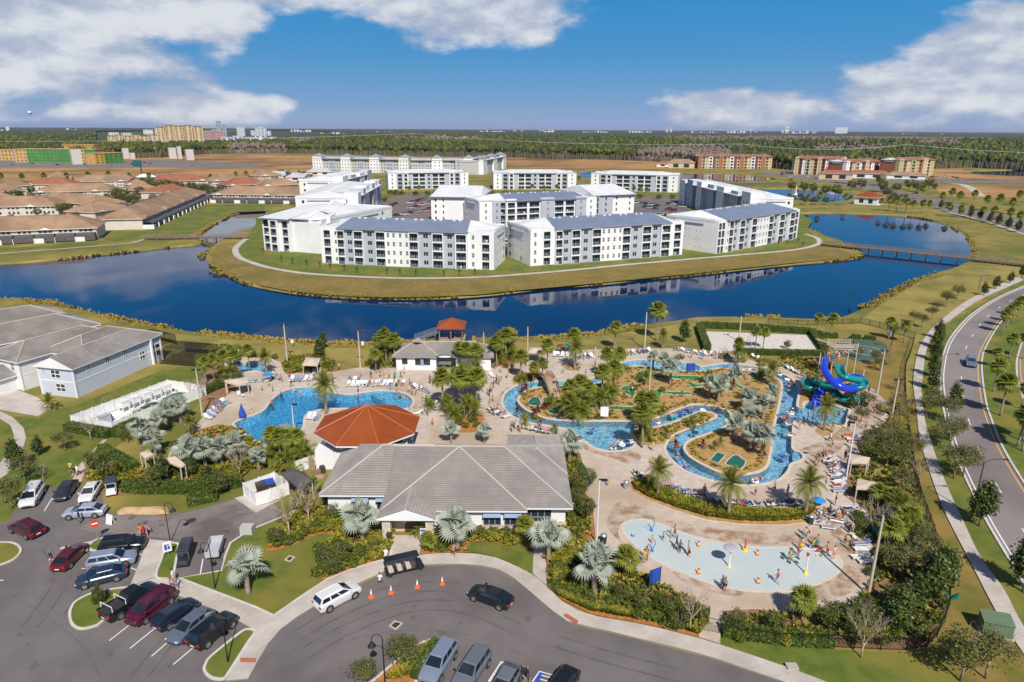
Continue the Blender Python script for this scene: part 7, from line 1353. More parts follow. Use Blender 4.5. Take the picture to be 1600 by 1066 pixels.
def text(body, size, loc, rot, mt, parent):
 cu = bpy.data.curves.new('lettering', 'FONT'); cu.body = body; cu.size = size; cu.align_x = 'CENTER'; cu.extrude = .004; cu.resolution_u = 2; o = bpy.data.objects.new('lettering', cu); COL.objects.link(o); o.parent = parent; o.location = loc; o.rotation_euler = rot; cu.materials.append(M(mt)); return o
c = G(173, 818); r = empty('folding_sign', c, -.3, label='white folding A-board standing on the service drive', category='sign')
for s in (-1, 1): T_ = Matrix.Translation((0, s*.3, 0)) @ Matrix.Rotation(s*.28, 4, 'X'); mb = MB(T_); mb.box(-.45, -.02, 0, .45, .02, 1.25); mb.build('panel', 'white', r)
for i, (x, y) in enumerate(((580, 933), (611, 927), (652, 918), (691, 913))):
 r = empty('traffic_cone', G(x, y, .035), label='orange traffic cone with white collar, '+('leftmost of the four beside the white suv', 'second from the white suv', 'third from the white suv, below the long cart', 'rightmost, nearest the black sedan')[i], category='traffic cone', group='traffic cones on the drive'); mb = MB(); mb.box(-.26, -.26, 0, .26, .26, .05); mb.cyl(0, 0, .05, .42, .19, .115, 12); mb.build('cone', 'cone_orange', r); mb = MB(); mb.cyl(0, 0, .42, .6, .116, .08, 12); mb.build('collar', 'white', r); mb = MB(); mb.cyl(0, 0, .6, .9, .08, .035, 12); mb.build('tip', 'white', r)
# utility cabinet
c = G(1553, 988); r = empty('utility_cabinet', c, -.32, label='large green utility cabinet on a concrete pad beside the pavement', category='utility box'); mb = MB(); mb.box(-1.45, -.95, 0, 1.45, 1.0, .12); mb.build('pad', 'concrete', r); mb = MB(); mb.box(-1.25, -.8, .12, 1.25, .8, 1.55); mb.build('cabinet', 'utility_green', r); mb = MB(); mb.add([(-1.3, -.88, 1.5), (1.3, -.88, 1.5), (1.3, .85, 1.72), (-1.3, .85, 1.72), (-1.3, -.88, 1.55), (1.3, -.88, 1.55), (1.3, .85, 1.8), (-1.3, .85, 1.8)], [(0, 1, 5, 4), (1, 2, 6, 5), (2, 3, 7, 6), (3, 0, 4, 7), (4, 5, 6, 7)]); mb.build('lid', 'utility_green', r)
for x in (-.05, .15): mb = MB(); mb.box(x, -.83, .8, x+.12, -.8, 1.1); mb.build('latch', 'steel', r)
c = G(387, 834); mb = MB(); mb.box(-.7, -.5, 0, .7, .5, 1.1); o = mb.build('utility_box', 'beige_grey'); o.location = c; tag(o, 'small pale green utility box at the corner of the front lawn', 'utility box')
c = G(1237, 1045); mb = MB(); mb.box(-.5, -.35, 0, .5, .35, .35); o = mb.build('ground_box', 'concrete'); o.location = c; tag(o, 'low pale concrete box at the edge of the promenade lawn', 'utility box')
def bin_(px, py, lb, col='rubber'):
 c = G(px, py, .1); r = empty('trash_bin', c, label=lb, category='trash bin'); mb = MB(); mb.cyl(0, 0, 0, 1.0, .34, .38, 14); mb.build('bin_body', col, r); mb = MB(); mb.cyl(0, 0, 1.0, 1.2, .42, .2, 14); mb.build('bin_lid', 'steel', r)
bin_(978, 763, 'grey round trash bin at the left tip of the curved yellow-green bed', 'steel'); bin_(943, 848, 'dark trash bin beside the white light pole'); bin_(1266, 818, 'dark cluster bin beside the right end of the curved bed'); bin_(1384, 645, 'black trash bin at the edge of the slide plaza')
# pool equipment yard
A, B, C_ = G(113.5, 667), G(177, 678), G(322, 618); D_ = A+(C_-B)
def panel_fence(lb, P_, h, mt='vinyl', step=1.85, nm='vinyl_fence', closed=False):
 o0 = P_[0].copy(); r = empty(nm, o0, label=lb, category='fence'); Q = P_+([P_[0]] if closed else [])
 for a, b in zip(Q, Q[1:]):
  L = (b-a).length; n = max(1, round(L/step)); rz = atan2((b-a).y, (b-a).x)
  key = (round(L/n, 2), h, mt); 
  if key not in PF:
   mb = MB(); mb.box(.06, -.02, .08, L/n-.06, .02, h-.08); mb.box(0, -.035, h-.16, L/n, .035, h-.06); mb.box(0, -.035, .05, L/n, .035, .16); k_ = int(L/n/.3)
   for i in range(k_): mb.box(.06+i*(L/n-.12)/k_, -.026, .16, .075+i*(L/n-.12)/k_, .026, h-.16)
   pm = MB(); pm.box(-.07, -.07, 0, .07, .07, h); pm.box(-.09, -.09, h, .09, .09, h+.05); PF[key] = (mb.mesh('panel', mt), pm.mesh('fence_post', mt))
  for i in range(n):
   p = a.lerp(b, i/n)-o0; put('panel', PF[key][0], r, p, rz); put('fence_post', PF[key][1], r, p, rz)
  put('fence_post', PF[key][1], r, b-o0, rz)
 return r
PF = {}
panel_fence('white vinyl fence enclosing the pool equipment yard', [A, B, C_, D_], 2.0, closed=True)
yx = (C_-B).normalized(); yy = (A-B).normalized(); rz = atan2(yx.y, yx.x); Ly = (C_-B).length; Wy = (A-B).length
def Y(u, v, z=0): return B+yx*(u*Ly)+yy*(v*Wy)+Vector((0, 0, z))
mb = MB(); q = [Y(.02, .03), Y(.98, .03), Y(.98, .97), Y(.02, .97)]; sheet('equipment_slab', q, .05, 'offwhite')
for i in range(5):      # filter tanks on a raised platform
 r = empty('filter_unit', Y(.42+.115*i, .78, .06), rz, label='white box-shaped pool filter unit in the equipment yard, %s' % ('nearest the drive', 'second from the drive end', 'middle of the five', 'fourth along', 'farthest, by the bare trees')[i], category='filter unit', group='pool filter units'); mb = MB(); mb.box(-.75, -.7, .9, .75, .7, 1.9); mb.build('cabinet', 'vinyl', r); mb = MB(); mb.box(-.8, -.75, 1.9, .8, .75, 2.0); mb.build('lid', 'offwhite', r)
 for s in (-.6, .6):
  for t in (-.55, .55): mb = MB(); mb.box(s-.06, t-.06, 0, s+.06, t+.06, .9); mb.build('leg', 'vinyl', r)
 mb = MB(); mb.tube([(0, -.8, 1.2), (0, -1.4, 1.2), (0, -1.4, .1)], .1, 7); mb.build('pipe', 'metal_white', r)
 c_ = Y(.44+.115*i, .56, .06); r = empty('pump', c_, rz, category='pump', group='pool pumps'); r['label'] = 'white pump with grey motor on the yard floor, %s' % ('nearest the drive', 'second from the drive end', 'middle one', 'fourth along', 'farthest')[i]; mb = MB(); mb.box(-.4, -.5, 0, .4, .5, .7); mb.build('housing', 'vinyl', r); mb = MB(); mb.ball(0, 0, .85, .35, .3, .25, 8); mb.build('motor', 'steel', r, True)
for u, v, l, w_, nm in ((.52, .34, 2.6, .8, 'teal surge tank cover, larger one nearest the silver palms'), (.78, .34, 3.4, .8, 'teal surge tank cover, long one at the far end')):
 mb = MB(Matrix.Translation(Y(u, v, .06)) @ Matrix.Rotation(rz, 4, 'Z')); mb.box(-l/2, -w_, 0, l/2, w_, .9); mb.ball(0, 0, .9, l/2, w_, .35, 14); tag(mb.build('tank_cover', 'court'), nm, 'tank cover')
mb = MB(Matrix.Translation(Y(.66, .5, .06)) @ Matrix.Rotation(rz, 4, 'Z')); mb.box(-5, -.12, .5, 5, .12, .75); mb.box(-5, .3, .3, 5, .45, .5)
for k in range(9): mb.box(-5+k*1.2, -.1, 0, -4.85+k*1.2, .1, .5)
tag(mb.build('pipe_run', 'vinyl'), 'long white pipe run between the filters and the tank covers', 'pipes')
for i, (u, v, a, l, h_, mt) in enumerate(((.14, .55, 1.0, 1.6, 1.5, 'light_grey'), (.06, .6, .9, .6, .9, 'dark_canvas'), (.24, .4, .8, .8, .7, 'vinyl'), (.3, .35, .8, .6, .8, 'vinyl'), (.24, .75, 1.3, .7, .6, 'black_metal'))):
 mb = MB(Matrix.Translation(Y(u, v, .06)) @ Matrix.Rotation(rz, 4, 'Z')); mb.box(-l/2, -a/2, 0, l/2, a/2, h_); mb.box(-l/2-.05, -a/2-.05, h_, l/2+.05, a/2+.05, h_+.06); mb.box(-l/2+.1, -a/2-.03, h_*.3, l/2-.1, -a/2, h_*.7)
 tag(mb.build('equipment_cabinet', mt), ('large grey equipment cabinet in the near end of the yard', 'dark low cabinet beside the large grey one', 'white squat cabinet near the yard fence', 'smaller white cabinet by the pipe run', 'black low equipment by the back fence')[i], 'cabinet')
# dumpster enclosure, shade canopy, white fences
W1, S1, E1, N1 = G(382, 775), G(401, 791), G(452, 773), G(430, 757); panel_fence('white fence enclosing the dumpsters beside the service drive', [S1, W1, N1, E1], 1.9); panel_fence('white double gate of the dumpster enclosure with a dark post', [S1, G(424, 784), E1], 1.9, nm='enclosure_gate')
c = G(415, 768); r = empty('dumpster', c, .5, label='brown dumpster with a bright blue lid inside the white enclosure', category='dumpster'); mb = MB(); mb.add([(x, y, z) for z, k in ((0, .85), (1.3, 1)) for x, y in ((-1.2*k, -.8*k), (1.2*k, -.8*k), (1.2*k, .8*k), (-1.2*k, .8*k))], [(0, 1, 5, 4), (1, 2, 6, 5), (2, 3, 7, 6), (3, 0, 4, 7), (0, 3, 2, 1)]); mb.build('body', 'bronze', r)
for x0, mt in ((-1.2, 'bronze'), (0, 'blue_canvas')): mb = MB(); mb.box(x0+.02, -.8, 1.3, x0+1.18, .8, 1.38); mb.build('lid', mt, r)
def canopy(lb, s, z0, rise, mt, nm='shade_canopy', legs=True, post='pole_concrete', flat=0, cat='canopy'):
 q = [G(*p, z0) for p in pts(s)]; c = sum(q, Vector((0, 0, 0)))/len(q); r = empty(nm, (c.x, c.y, .1), label=lb, category=cat); q = [p-Vector((c.x, c.y, .1)) for p in q]; mb = MB(); ap_ = Vector((0, 0, z0-.1+rise)); n = len(q)
 for i in range(n):
  a, b = q[i], q[(i+1) % n]
  if flat: a2, b2 = a.lerp(ap_, 1-flat), b.lerp(ap_, 1-flat); mb.quad(a, b, b2, a2)
  else: mb.tri(a, b, ap_)
  dz = Vector((0, 0, -.22)); mb.quad(a+dz, b+dz, b, a)
 if flat: mb.add([p.lerp(ap_, 1-flat) for p in q], [list(range(n))])
 mb.build('canopy', mt, r)
 if legs:
  for p in q: mb = MB(); p2 = p*.93; mb.cyl(p2.x, p2.y, 0, z0-.1, .09, n=7); mb.build('post', post, r)
 return r
canopy('large grey shade canopy between the dumpsters and the clubhouse', "440,740 454,731 476,738 489,751 465,762", 2.9, .7, 'dark_canvas'); canopy('beige square cabana roof beneath the silver palms', "251,718 276,712 290,726 282,730", 2.6, .8, 'canopy_tan'); canopy('small pale cabana roof left of the silver palms', "218,708 232,702 240,710 226,716", 2.4, .3, 'canopy_tan')
canopy('beige cabana with a hipped roof behind the main pool', "472,570 496,571 501,560 478,558", 2.5, .5, 'canopy_tan'); canopy('long beige shade roof beside the wading pool', "350,594 386,589 388,597 374,602 352,597", 2.5, .4, 'canopy_tan'); canopy('beige cabana at the right of the pool bar palms', "824,551 847,551 846,543 828,543", 2.5, .5, 'canopy_tan'); canopy('round thatched shade roof between the two palm clusters', "712,592 735,586 757,594 745,601 722,601", 2.6, .6, 'canopy_tan')
canopy('pale curved shade sail under the right-hand trees', "1340,748 1372,754 1368,765 1338,763", 2.2, .2, 'canopy_tan', 'shade_sail'); canopy('beige shade roof at the right edge of the pool deck', "1325,708 1360,715 1356,724 1330,722", 2.4, .3, 'canopy_tan', 'shade_roof')
c = G(488, 749); mb = MB()
for k in range(7): mb.box(random.uniform(-1, .6), random.uniform(-.8, .6), 0, random.uniform(.7, 1.2), random.uniform(.7, 1), random.uniform(.3, 1.0))
def pile_item(px, py, w_, d_, h_, mt, lb): mb = MB(Matrix.Translation(G(px, py, .05)) @ Matrix.Rotation(.4, 4, 'Z')); mb.box(-w_/2, -d_/2, 0, w_/2, d_/2, h_*.8); mb.box(-w_/2+.08, -d_/2+.06, h_*.8, w_/2-.1, d_/2-.08, h_); tag(mb.build('storage_crate', mt), lb, 'crate')
pile_item(496, 742, .9, .7, .8, 'wood', 'brown storage crate beside the clubhouse wall, left of two'); pile_item(504, 738, .8, .7, 1.0, 'bronze', 'dark storage crate beside the clubhouse wall, right of two'); pile_item(499, 748, 1.1, .5, .5, 'wood_pale', 'low pale pallet in front of the two crates')
panel_fence('white fence from the planting to the octagonal pavilion', [G(462, 740), G(484, 732), G(514, 722)], 1.9); panel_fence('tan wooden gate panel in the white fence', [G(484, 734), G(492, 738)], 1.9, 'wood_pale', nm='wooden_gate')
# iron fence round the water park
def iron(lb, s, h=1.5, nm='iron_fence', smooth_=1):
 P_ = GP(s, .05); P_ = [Vector((p.x, p.y, 0)) for p in P_]; o0 = P_[0].copy(); r = empty(nm, o0, label=lb, category='fence'); Q = resample(P_, 2.4); pm = MB(); pm.box(-.045, -.045, 0, .045, .045, h+.1); pm = pm.mesh('fence_post', 'black_metal'); mb = MB(); rl = MB()
 for a, b in zip(Q, Q[1:]):
  a, b = a-o0, b-o0; L = (b-a).length; T_ = Matrix.Translation(a) @ Matrix.Rotation(atan2((b-a).y, (b-a).x), 4, 'Z'); put('fence_post', pm, r, a)
  for z in (.15, h-.1): rl.box(0, -.02, z-.02, L, .02, z+.02, 0, T_)
  for i in range(1, 16): mb.box(L*i/16-.01, -.01, .1, L*i/16+.01, .01, h, 0, T_)
 mb.build('picket', 'black_metal', r, kind='stuff'); rl.build('rail', 'black_metal', r)
iron('black iron fence round the right side of the water park', "1344,505 1377,513 1400,521.5 1429,529 1423,552 1415,572 1413,595 1414,625 1418,671 1424,713 1429,745 1437,780 1455,830 1470,880 1482,915 1482,950 1475,975 1460,1000 1441,1017 1400,1016 1360,1015 1320,1012.5 1240,1009 1200,1007 1160,1001 1126,993"); iron('black iron fence left of the gate along the grass bed', "1091,978 1060,968 1030,958 1005,946 985,934 965,920"); iron('black iron gate at the deck entrance', "1092,984 1126,991", 1.7, 'iron_gate'); iron('low black fence along the lakeshore behind the sand court', "1200,505 1260,508 1344,505", 1.2)
# ================================================================ POOL SIDE THINGS
def closed_umbrella(px, py, lb, h=2.9, mt='blue_canvas'):
 r = empty('closed_umbrella', G(px, py, .1), label=lb, category='umbrella'); mb = MB(); mb.cyl(0, 0, .5, 1.1, .62, .5, 10); mb.cyl(0, 0, 1.1, h, .5, .05, 10); mb.build('folded_canopy', mt, r); mb = MB(); mb.cyl(0, 0, 0, h+.15, .03, n=6); mb.build('pole', 'steel', r); mb = MB(); mb.cyl(0, 0, 0, .12, .4, n=12); mb.build('base', 'concrete', r)
closed_umbrella(379, 654, 'blue covered pool lift at the left edge of the main pool', 2.6); closed_umbrella(371, 572, 'blue covered pool lift at the wading pool', 1.9)
def open_umb(px, py, lb, rad=1.3, h=2.3, mt='play_blue', col=None):
 r = empty('umbrella', G(px, py, .1), label=lb, category='umbrella'); mb = MB(); n = 8
 for i in range(n): a, b = 2*pi*i/n, 2*pi*(i+1)/n; mb.tri((rad*cos(a), rad*sin(a), h-.25), (rad*cos(b), rad*sin(b), h-.25), (0, 0, h+.3))
 mb.build('canopy', mt, r, color=col or (1, 1, 1)); mb = MB(); mb.cyl(0, 0, 0, h+.35, .025, n=6); mb.build('pole', 'metal_white', r)
open_umb(420, 596, 'small blue beach umbrella by the wading pool sunbeds', 1.1, 1.6); open_umb(877, 552, 'small orange umbrella by the far row of loungers', 1.2, 1.9, 'orange_metal'); open_umb(884, 552, 'small teal umbrella by the far row of loungers', 1.1, 1.9, 'slide_teal'); open_umb(1278, 790, 'blue patio umbrella lying among towels at the end of the bed', .9, 1.0)
def box_item(nm, lb, px, py, w_, d_, h_, mt, cat, rot=0, z=.1, top=None):
 r = empty(nm, G(px, py, z), rot, label=lb, category=cat); mb = MB(); mb.box(-w_/2, -d_/2, .12, w_/2, d_/2, h_-.1); mb.build('body', mt, r); mb = MB(); mb.box(-w_/2-.05, -d_/2-.05, h_-.1, w_/2+.05, d_/2+.05, h_); mb.build('lid', top or mt, r)
 for s in (-1, 1):
  for t in (-1, 1): mb = MB(); mb.box(s*w_*.42-.05, t*d_*.42-.05, 0, s*w_*.42+.05, t*d_*.42+.05, .12); mb.build('foot', 'rubber', r)
box_item('towel_cart', 'blue covered cart beside the far arm of the lazy river', 1079, 580, 1.6, .9, 1.5, 'blue_canvas', 'cart'); box_item('towel_cart', 'blue covered cart under the palms at the near left deck', 405, 720, 1.0, .8, 1.6, 'blue_canvas', 'cart')
# blue banner frame near the splash pad
r = empty('banner_frame', G(1022, 922, .1), .5, label='blue banner stretched on a dark frame by the splash pad hedge', category='banner'); mb = MB(); mb.box(-.7, -.02, .9, .7, .02, 2.6); mb.build('banner', 'blue_canvas', r)
for s in (-1, 1): mb = MB(); mb.box(s*.72-.03, -.03, 0, s*.72+.03, .03, 2.65); mb.build('post', 'black_metal', r)
# loungers
def lounger_mesh():
 mb = MB(); mb.box(-.32, -.7, .3, .32, .75, .34, 1); mb.add([(-.32, .75, .3), (.32, .75, .3), (.32, 1.25, .72), (-.32, 1.25, .72), (-.32, .75, .34), (.32, .75, .34), (.32, 1.23, .76), (-.32, 1.23, .76)], [(0, 3, 2, 1), (4, 5, 6, 7), (2, 3, 7, 6), (0, 4, 7, 3), (1, 2, 6, 5)], 1)
 for x in (-.34, .3): mb.box(x, -.72, .26, x+.04, .8, .36, 0)
 for x in (-.34, .3):
  for y in (-.65, .7): mb.box(x, y, 0, x+.04, y+.05, .28, 0)
 return mb.mesh('sun_lounger', ['metal_white', 'plain_col'])
LO = lounger_mesh(); SPOTS = []
TC = [(.75, .75, .74), (.75, .75, .74), (.7, .7, .7), (.12, .14, .2), (.5, .53, .58), (.75, .75, .74), (.2, .25, .4)]; TN = ['white', 'white', 'pale', 'dark', 'grey', 'white', 'blue-grey']
def loungers(a, b, n, face, jit=.15, pop=.5, z=.1):
 """n loungers from image point a to b, feet towards angle face (world degrees)"""
 A_, B_ = G(*a, z), G(*b, z)
 for i in range(n):
  p = A_.lerp(B_, i/max(1, n-1))+Vector((random.uniform(-jit, jit), random.uniform(-jit, jit), 0)); k = random.randrange(7); f = radians(face)+pi/2+random.uniform(-.12, .12)
  o = put('sun_lounger', LO, None, p, f, color=TC[k]); later(o, TN[k]+' sun lounger', 'sun lounger', 'sun loungers on the pool deck'); SPOTS.append((p, f, pop))
loungers((327, 655), (350, 632), 9, -35, pop=.6); loungers((355, 630), (378, 620), 2, -40); loungers((546, 597), (560, 598), 3, -90, pop=.7); loungers((545, 604), (628, 602), 16, -95, .25); loungers((645, 606), (668, 614), 5, -60, pop=.5); loungers((650, 648), (672, 634), 6, -150, pop=.4); loungers((482, 654), (495, 656), 3, -90, pop=.7)
loungers((392, 598), (414, 597), 4, 180); loungers((425, 590), (436, 593), 2, -60, pop=1); loungers((455, 596), (485, 595), 5, -90); loungers((480, 586), (500, 583), 3, -80, pop=.9)
loungers((993, 742), (1015, 749), 5, 100, .2, .7); loungers((1019, 751), (1084, 774), 17, 105, .15, .15); loungers((1090, 777), (1126, 788), 8, 100, .2, .6); loungers((1138, 786), (1182, 791), 10, 95, .15, .5); loungers((1200, 789), (1250, 787), 10, 90, .2, .4)
loungers((1265, 812), (1292, 827), 3, 160, .2, .4); loungers((1284, 800), (1310, 818), 6, 150, .2, .7); loungers((1322, 795), (1345, 818), 6, 185, .2, .6); loungers((1338, 838), (1345, 860), 5, 185, .2, .3); loungers((1340, 873), (1350, 880), 2, 180, .1)
loungers((1298, 725), (1304, 740), 5, 195, .2, .6); loungers((1287, 712), (1298, 728), 4, 170, .2, .6); loungers((1305, 744), (1312, 770), 5, 190, .3, .5); loungers((1322, 682), (1335, 692), 4, 160, .2, .5); loungers((1370, 668), (1384, 688), 8, 190, .2, .5); loungers((1345, 690), (1375, 686), 4, 200)
loungers((866, 557), (905, 558), 7, -95, .2, .7); loungers((905, 561), (925, 559), 4, -80); loungers((975, 555), (1015, 550), 8, -85, .2, .5); loungers((1060, 548), (1100, 556), 9, -60, .2, .5); loungers((1105, 555), (1136, 558), 6, -80, .2, .7); loungers((1180, 560), (1198, 566), 3, -70); loungers((1225, 573), (1262, 590), 9, -50, .3, .6)
loungers((765, 640), (790, 652), 5, 45, .3, .6); loungers((803, 664), (860, 678), 11, 60, .2, .6); loungers((1368, 830), (1372, 835), 1, 180); loungers((755, 585), (770, 590), 2, -60); loungers((900, 788), (908, 795), 1, 60, pop=1)
# splash pad toys
def toy(nm, lb, px, py): return empty(nm, G(px, py, .115), label=lb, category='water toy', group='splash pad toys')
for px, py, w_ in ((1018, 830, 'upper'), (1019, 862, 'lower')):
 r = toy('spray_arch', f'{w_} blue curved spray arch at the left end of the splash pad', px, py); mb = MB(); mb.cyl(0, 0, 0, .25, .38, .3, 14); mb.build('base', 'play_blue', r)
 mb = MB(); mb.tube([(0, 0, .1), (.2, 0, .8), (.5, .1, 1.4), (.55, .1, 2.1), (.35, 0, 2.6)], [.12, .11, .1, .09, .08], 8); mb.build('pipe', 'play_blue', r, True); mb = MB(); mb.tube([(0, 0, .2), (-.5, .2, .9), (-.9, .5, 1.3)], .06, 7); mb.build('side_pipe', 'play_blue', r, True)
for px, py, w_ in ((1091, 853, 'upper left'), (1183, 867, 'upper right'), (1091, 896, 'lower left'), (1184, 911, 'lower right')):
 r = toy('water_cannon', f'{w_} red and yellow water cannon on the splash pad', px, py); mb = MB(); mb.cyl(0, 0, 0, .18, .42, .36, 12); mb.build('base', 'play_red', r); mb = MB(); mb.cyl(0, 0, .18, .7, .24, .16, 10); mb.build('stem', 'play_yellow', r); mb = MB(); mb.tube([(0, .3, .85), (.1, -.5, 1.15)], [.14, .08], 8); mb.build('barrel', 'play_red', r)
r = toy('spray_post', 'short yellow and red spray post at the top rim of the splash pad', 1164, 860); mb = MB(); mb.cyl(0, 0, 0, .3, .3, n=10); mb.build('base', 'play_yellow', r); mb = MB(); mb.cyl(0, 0, .3, 1.3, .1, n=8); mb.build('post', 'play_red', r)
r = toy('water_umbrella', 'lilac water umbrella on a white post in the splash pad', 1139, 885); mb = MB(); mb.cyl(0, 0, 0, 2.4, .09, .08, 10); mb.build('post', 'metal_white', r); mb = MB(); mb.cyl(0, 0, 0, .2, .25, .12, 12); mb.build('base', 'play_yellow', r); mb = MB(); mb.ball(0, 0, 2.35, .8, .8, .16, 20); mb.build('canopy', 'play_lilac', r, True)
r = toy('bucket_tree', 'white post with a ring of coloured tipping buckets in the splash pad', 1259, 896); mb = MB(); mb.cyl(0, 0, 0, 3.0, .09, .07, 10); mb.build('post', 'metal_white', r); mb = MB(); mb.cyl(0, 0, 0, .25, .3, .16, 12); mb.build('base', 'play_yellow', r)
for k in range(6): a = k*pi/3; mb = MB(); mb.tube([(0, 0, 2.95), (.8*cos(a), .8*sin(a), 3.1)], .03, 5); mb.build('arm', 'metal_white', r); mb = MB(); mb.cyl(.9*cos(a), .9*sin(a), 2.7, 3.05, .1, .2, 9); mb.build('bucket', ('play_red', 'play_blue', 'play_yellow', 'play_lilac', 'play_red', 'metal_white')[k], r)
r = toy('spray_post', 'small blue nozzle near the left rim of the splash pad', 989, 838); mb = MB(); mb.cyl(0, 0, 0, .2, .2, n=10); mb.build('base', 'play_blue', r); mb = MB(); mb.cyl(0, 0, .2, .5, .07, n=8); mb.build('post', 'metal_white', r)
for o in scene.objects:
 if o.name.startswith(('water_cannon', 'spray_arch')): o.scale = (.55, .55, .6)
mb = MB(); [mb.add([(x, y, 1.2+.5*sin(x*3+y)) for x, y in ((k*.7, j*.8) for j in (0, 1) for k in (i, i+1))], [(0, 1, 3, 2)]) for i in range(6)]; o = mb.build('shade_netting', 'slide_teal'); o.location = G(1420, 925); o.rotation_euler = (0, 0, -.7); tag(o, 'teal-green netting draped among the trees in the right garden strip', 'netting')
# ================================================================ WATER SLIDE
def path(s):      # image x,y and height
 return smooth([G(*[float(v_) for v_ in t.split(',')]) for t in s.split()], 5, False)
sl_ = empty('water_slide', G(1310, 605, .1), label='water slide tower with one deep blue tube and two spiralling teal flumes', category='water slide'); so_ = sl_.location
def flume(nm, s, r_, mt, closed=False):
 P_ = [p-so_ for p in path(s)]; mb = MB()
 if closed: mb.tube(P_, r_, 12)
 else: prof = [(r_*cos(a), r_*sin(a)+r_*.3) for a in np.linspace(-pi-.35, .35, 9)]+[(r_*.86*cos(a), r_*.86*sin(a)+r_*.3) for a in np.linspace(.3, -pi-.3, 9)]; mb.tube(P_, 1.0, mt and 8, prof=prof, cap=True)
 return mb.build(nm, mt, sl_, True)
flume('blue_tube', "1290,561,6.6 1287.5,571,6.4 1291,584,5.7 1301,596,5.0 1314,604.5,4.4 1330,608,3.8 1343,605,3.4 1350,596,3.1 1342,590,2.9 1325,590,2.6 1308,596,2.3 1292,604,1.9 1281,614,1.4 1277.5,622,.9", .62, 'slide_blue', True)
flume('blue_runout', "1278,620,1.0 1276.5,626,.6 1275,633,.3", .75, 'slide_blue'); flume('teal_flume', "1314,566,6.4 1311.5,577,6.0 1317,588,5.4 1332,593,4.9 1346,596,4.5 1349.5,602,4.1 1339,606,3.7 1322,606,3.4 1303,604,3.1 1284,601,2.8 1266,597,2.5 1258.5,599,2.3 1262,605,2.1 1277,607,1.9 1294,607.5,1.7", .78, 'slide_teal')
flume('teal_flume', "1294,607.5,1.7 1302,613,1.5 1311,621,1.3 1325,626,1.1 1341,625.5,1.0 1348,621,.9 1340,617,.8", .78, 'slide_teal')
tw = G(1308, 588, .1); mb = MB(); mb.box(-2.2, -1.6, 5.9, 2.4, 1.6, 6.05); o = mb.build('platform', 'wood_pale', sl_); o.location = tw-so_
for x in (-2.1, 2.3):
 for y in (-1.5, 1.5): mb = MB(); mb.cyl(x, y, -.1, 7.2, .11, n=8); o = mb.build('post', 'pole_concrete', sl_); o.location = tw-so_
for y in (-1.6, 1.6):
 mb = MB()
 for z in (6.4, 6.7, 7.0): mb.box(-2.2, y-.03, z-.03, 2.4, y+.03, z+.03)
 for k in range(8): mb.box(-2.2+k*.6, y-.02, 6.1, -2.16+k*.6, y+.02, 7.0)
 o = mb.build('railing', 'pole_concrete', sl_); o.location = tw-so_
for fl in range(3):      # stair flights
 y0, y1 = (2.6, 4.0) if fl % 2 else (4.2, 5.6); 
 for k in range(9):
  mb = MB(); xx = (-3+k*.7) if fl % 2 else (3.2-k*.7); z = fl*2+.2+k*.22; mb.box(xx-.35, y0, z, xx+.35, y1, z+.08); o = mb.build('stair_tread', 'wood_pale', sl_); o.location = tw-so_
for px, py, h_ in ((1262, 603, 2.2), (1290, 612, 2.4), (1322, 612, 3.4), (1345, 610, 4), (1335, 632, 1.2), (1305, 626, 1.4), (1287, 596, 3.8)): mb = MB(); mb.cyl(0, 0, -.1, h_, .13, n=8); o = mb.build('support_post', 'pole_concrete', sl_); o.location = G(px, py, .1)-so_
for s, px, py in (('lime-green', 1306, 665),): 
 r = empty('beach_mat', G(px, py, -.03), label='lime-green floating mat in the corner of the plunge pool', category='pool float'); mb = MB(); mb.ball(0, 0, 0, 2.0, .9, .12, 16); mb.build('float', 'leaf_lime', r, True); mb = MB(); mb.ball(-1.3, 0, .1, .4, .8, .12, 10); mb.build('pillow', 'leaf_lime', r, True)
# basketball hoop
c = G(1392, 545); r = empty('basketball_hoop', c, 1.5, label='basketball hoop at the right edge of the round court', category='basketball hoop'); mb = MB(); mb.tube([(0, 0, 0), (0, 0, 3.2), (0, .9, 3.5)], .08, 7); mb.build('post', 'black_metal', r); mb = MB(); mb.box(-.9, .9, 3.0, .9, .96, 4.05); mb.build('backboard', 'white', r); mb = MB(); mb.tube([(.23*cos(a), 1.2+.23*sin(a), 3.05) for a in np.linspace(0, 2*pi, 13)], .02, 5, cap=False); mb.build('rim', 'play_red', r)
# volleyball net
a, b = G(1182, 520, .1), G(1172, 552, .1); r = empty('volleyball_net', a, atan2((b-a).y, (b-a).x), label='volleyball net across the middle of the sand court', category='net'); L = (b-a).length
for x in (0, L): mb = MB(); mb.cyl(x, 0, 0, 2.5, .06, n=7); mb.build('post', 'steel', r)
mb = MB(); mb.box(0, -.01, 2.35, L, .01, 2.45); mb.box(0, -.01, 1.5, L, .01, 1.55); [mb.box(L*k/16-.01, -.008, 1.5, L*k/16+.01, .008, 2.4) for k in range(17)]; mb.build('net', 'white', r)
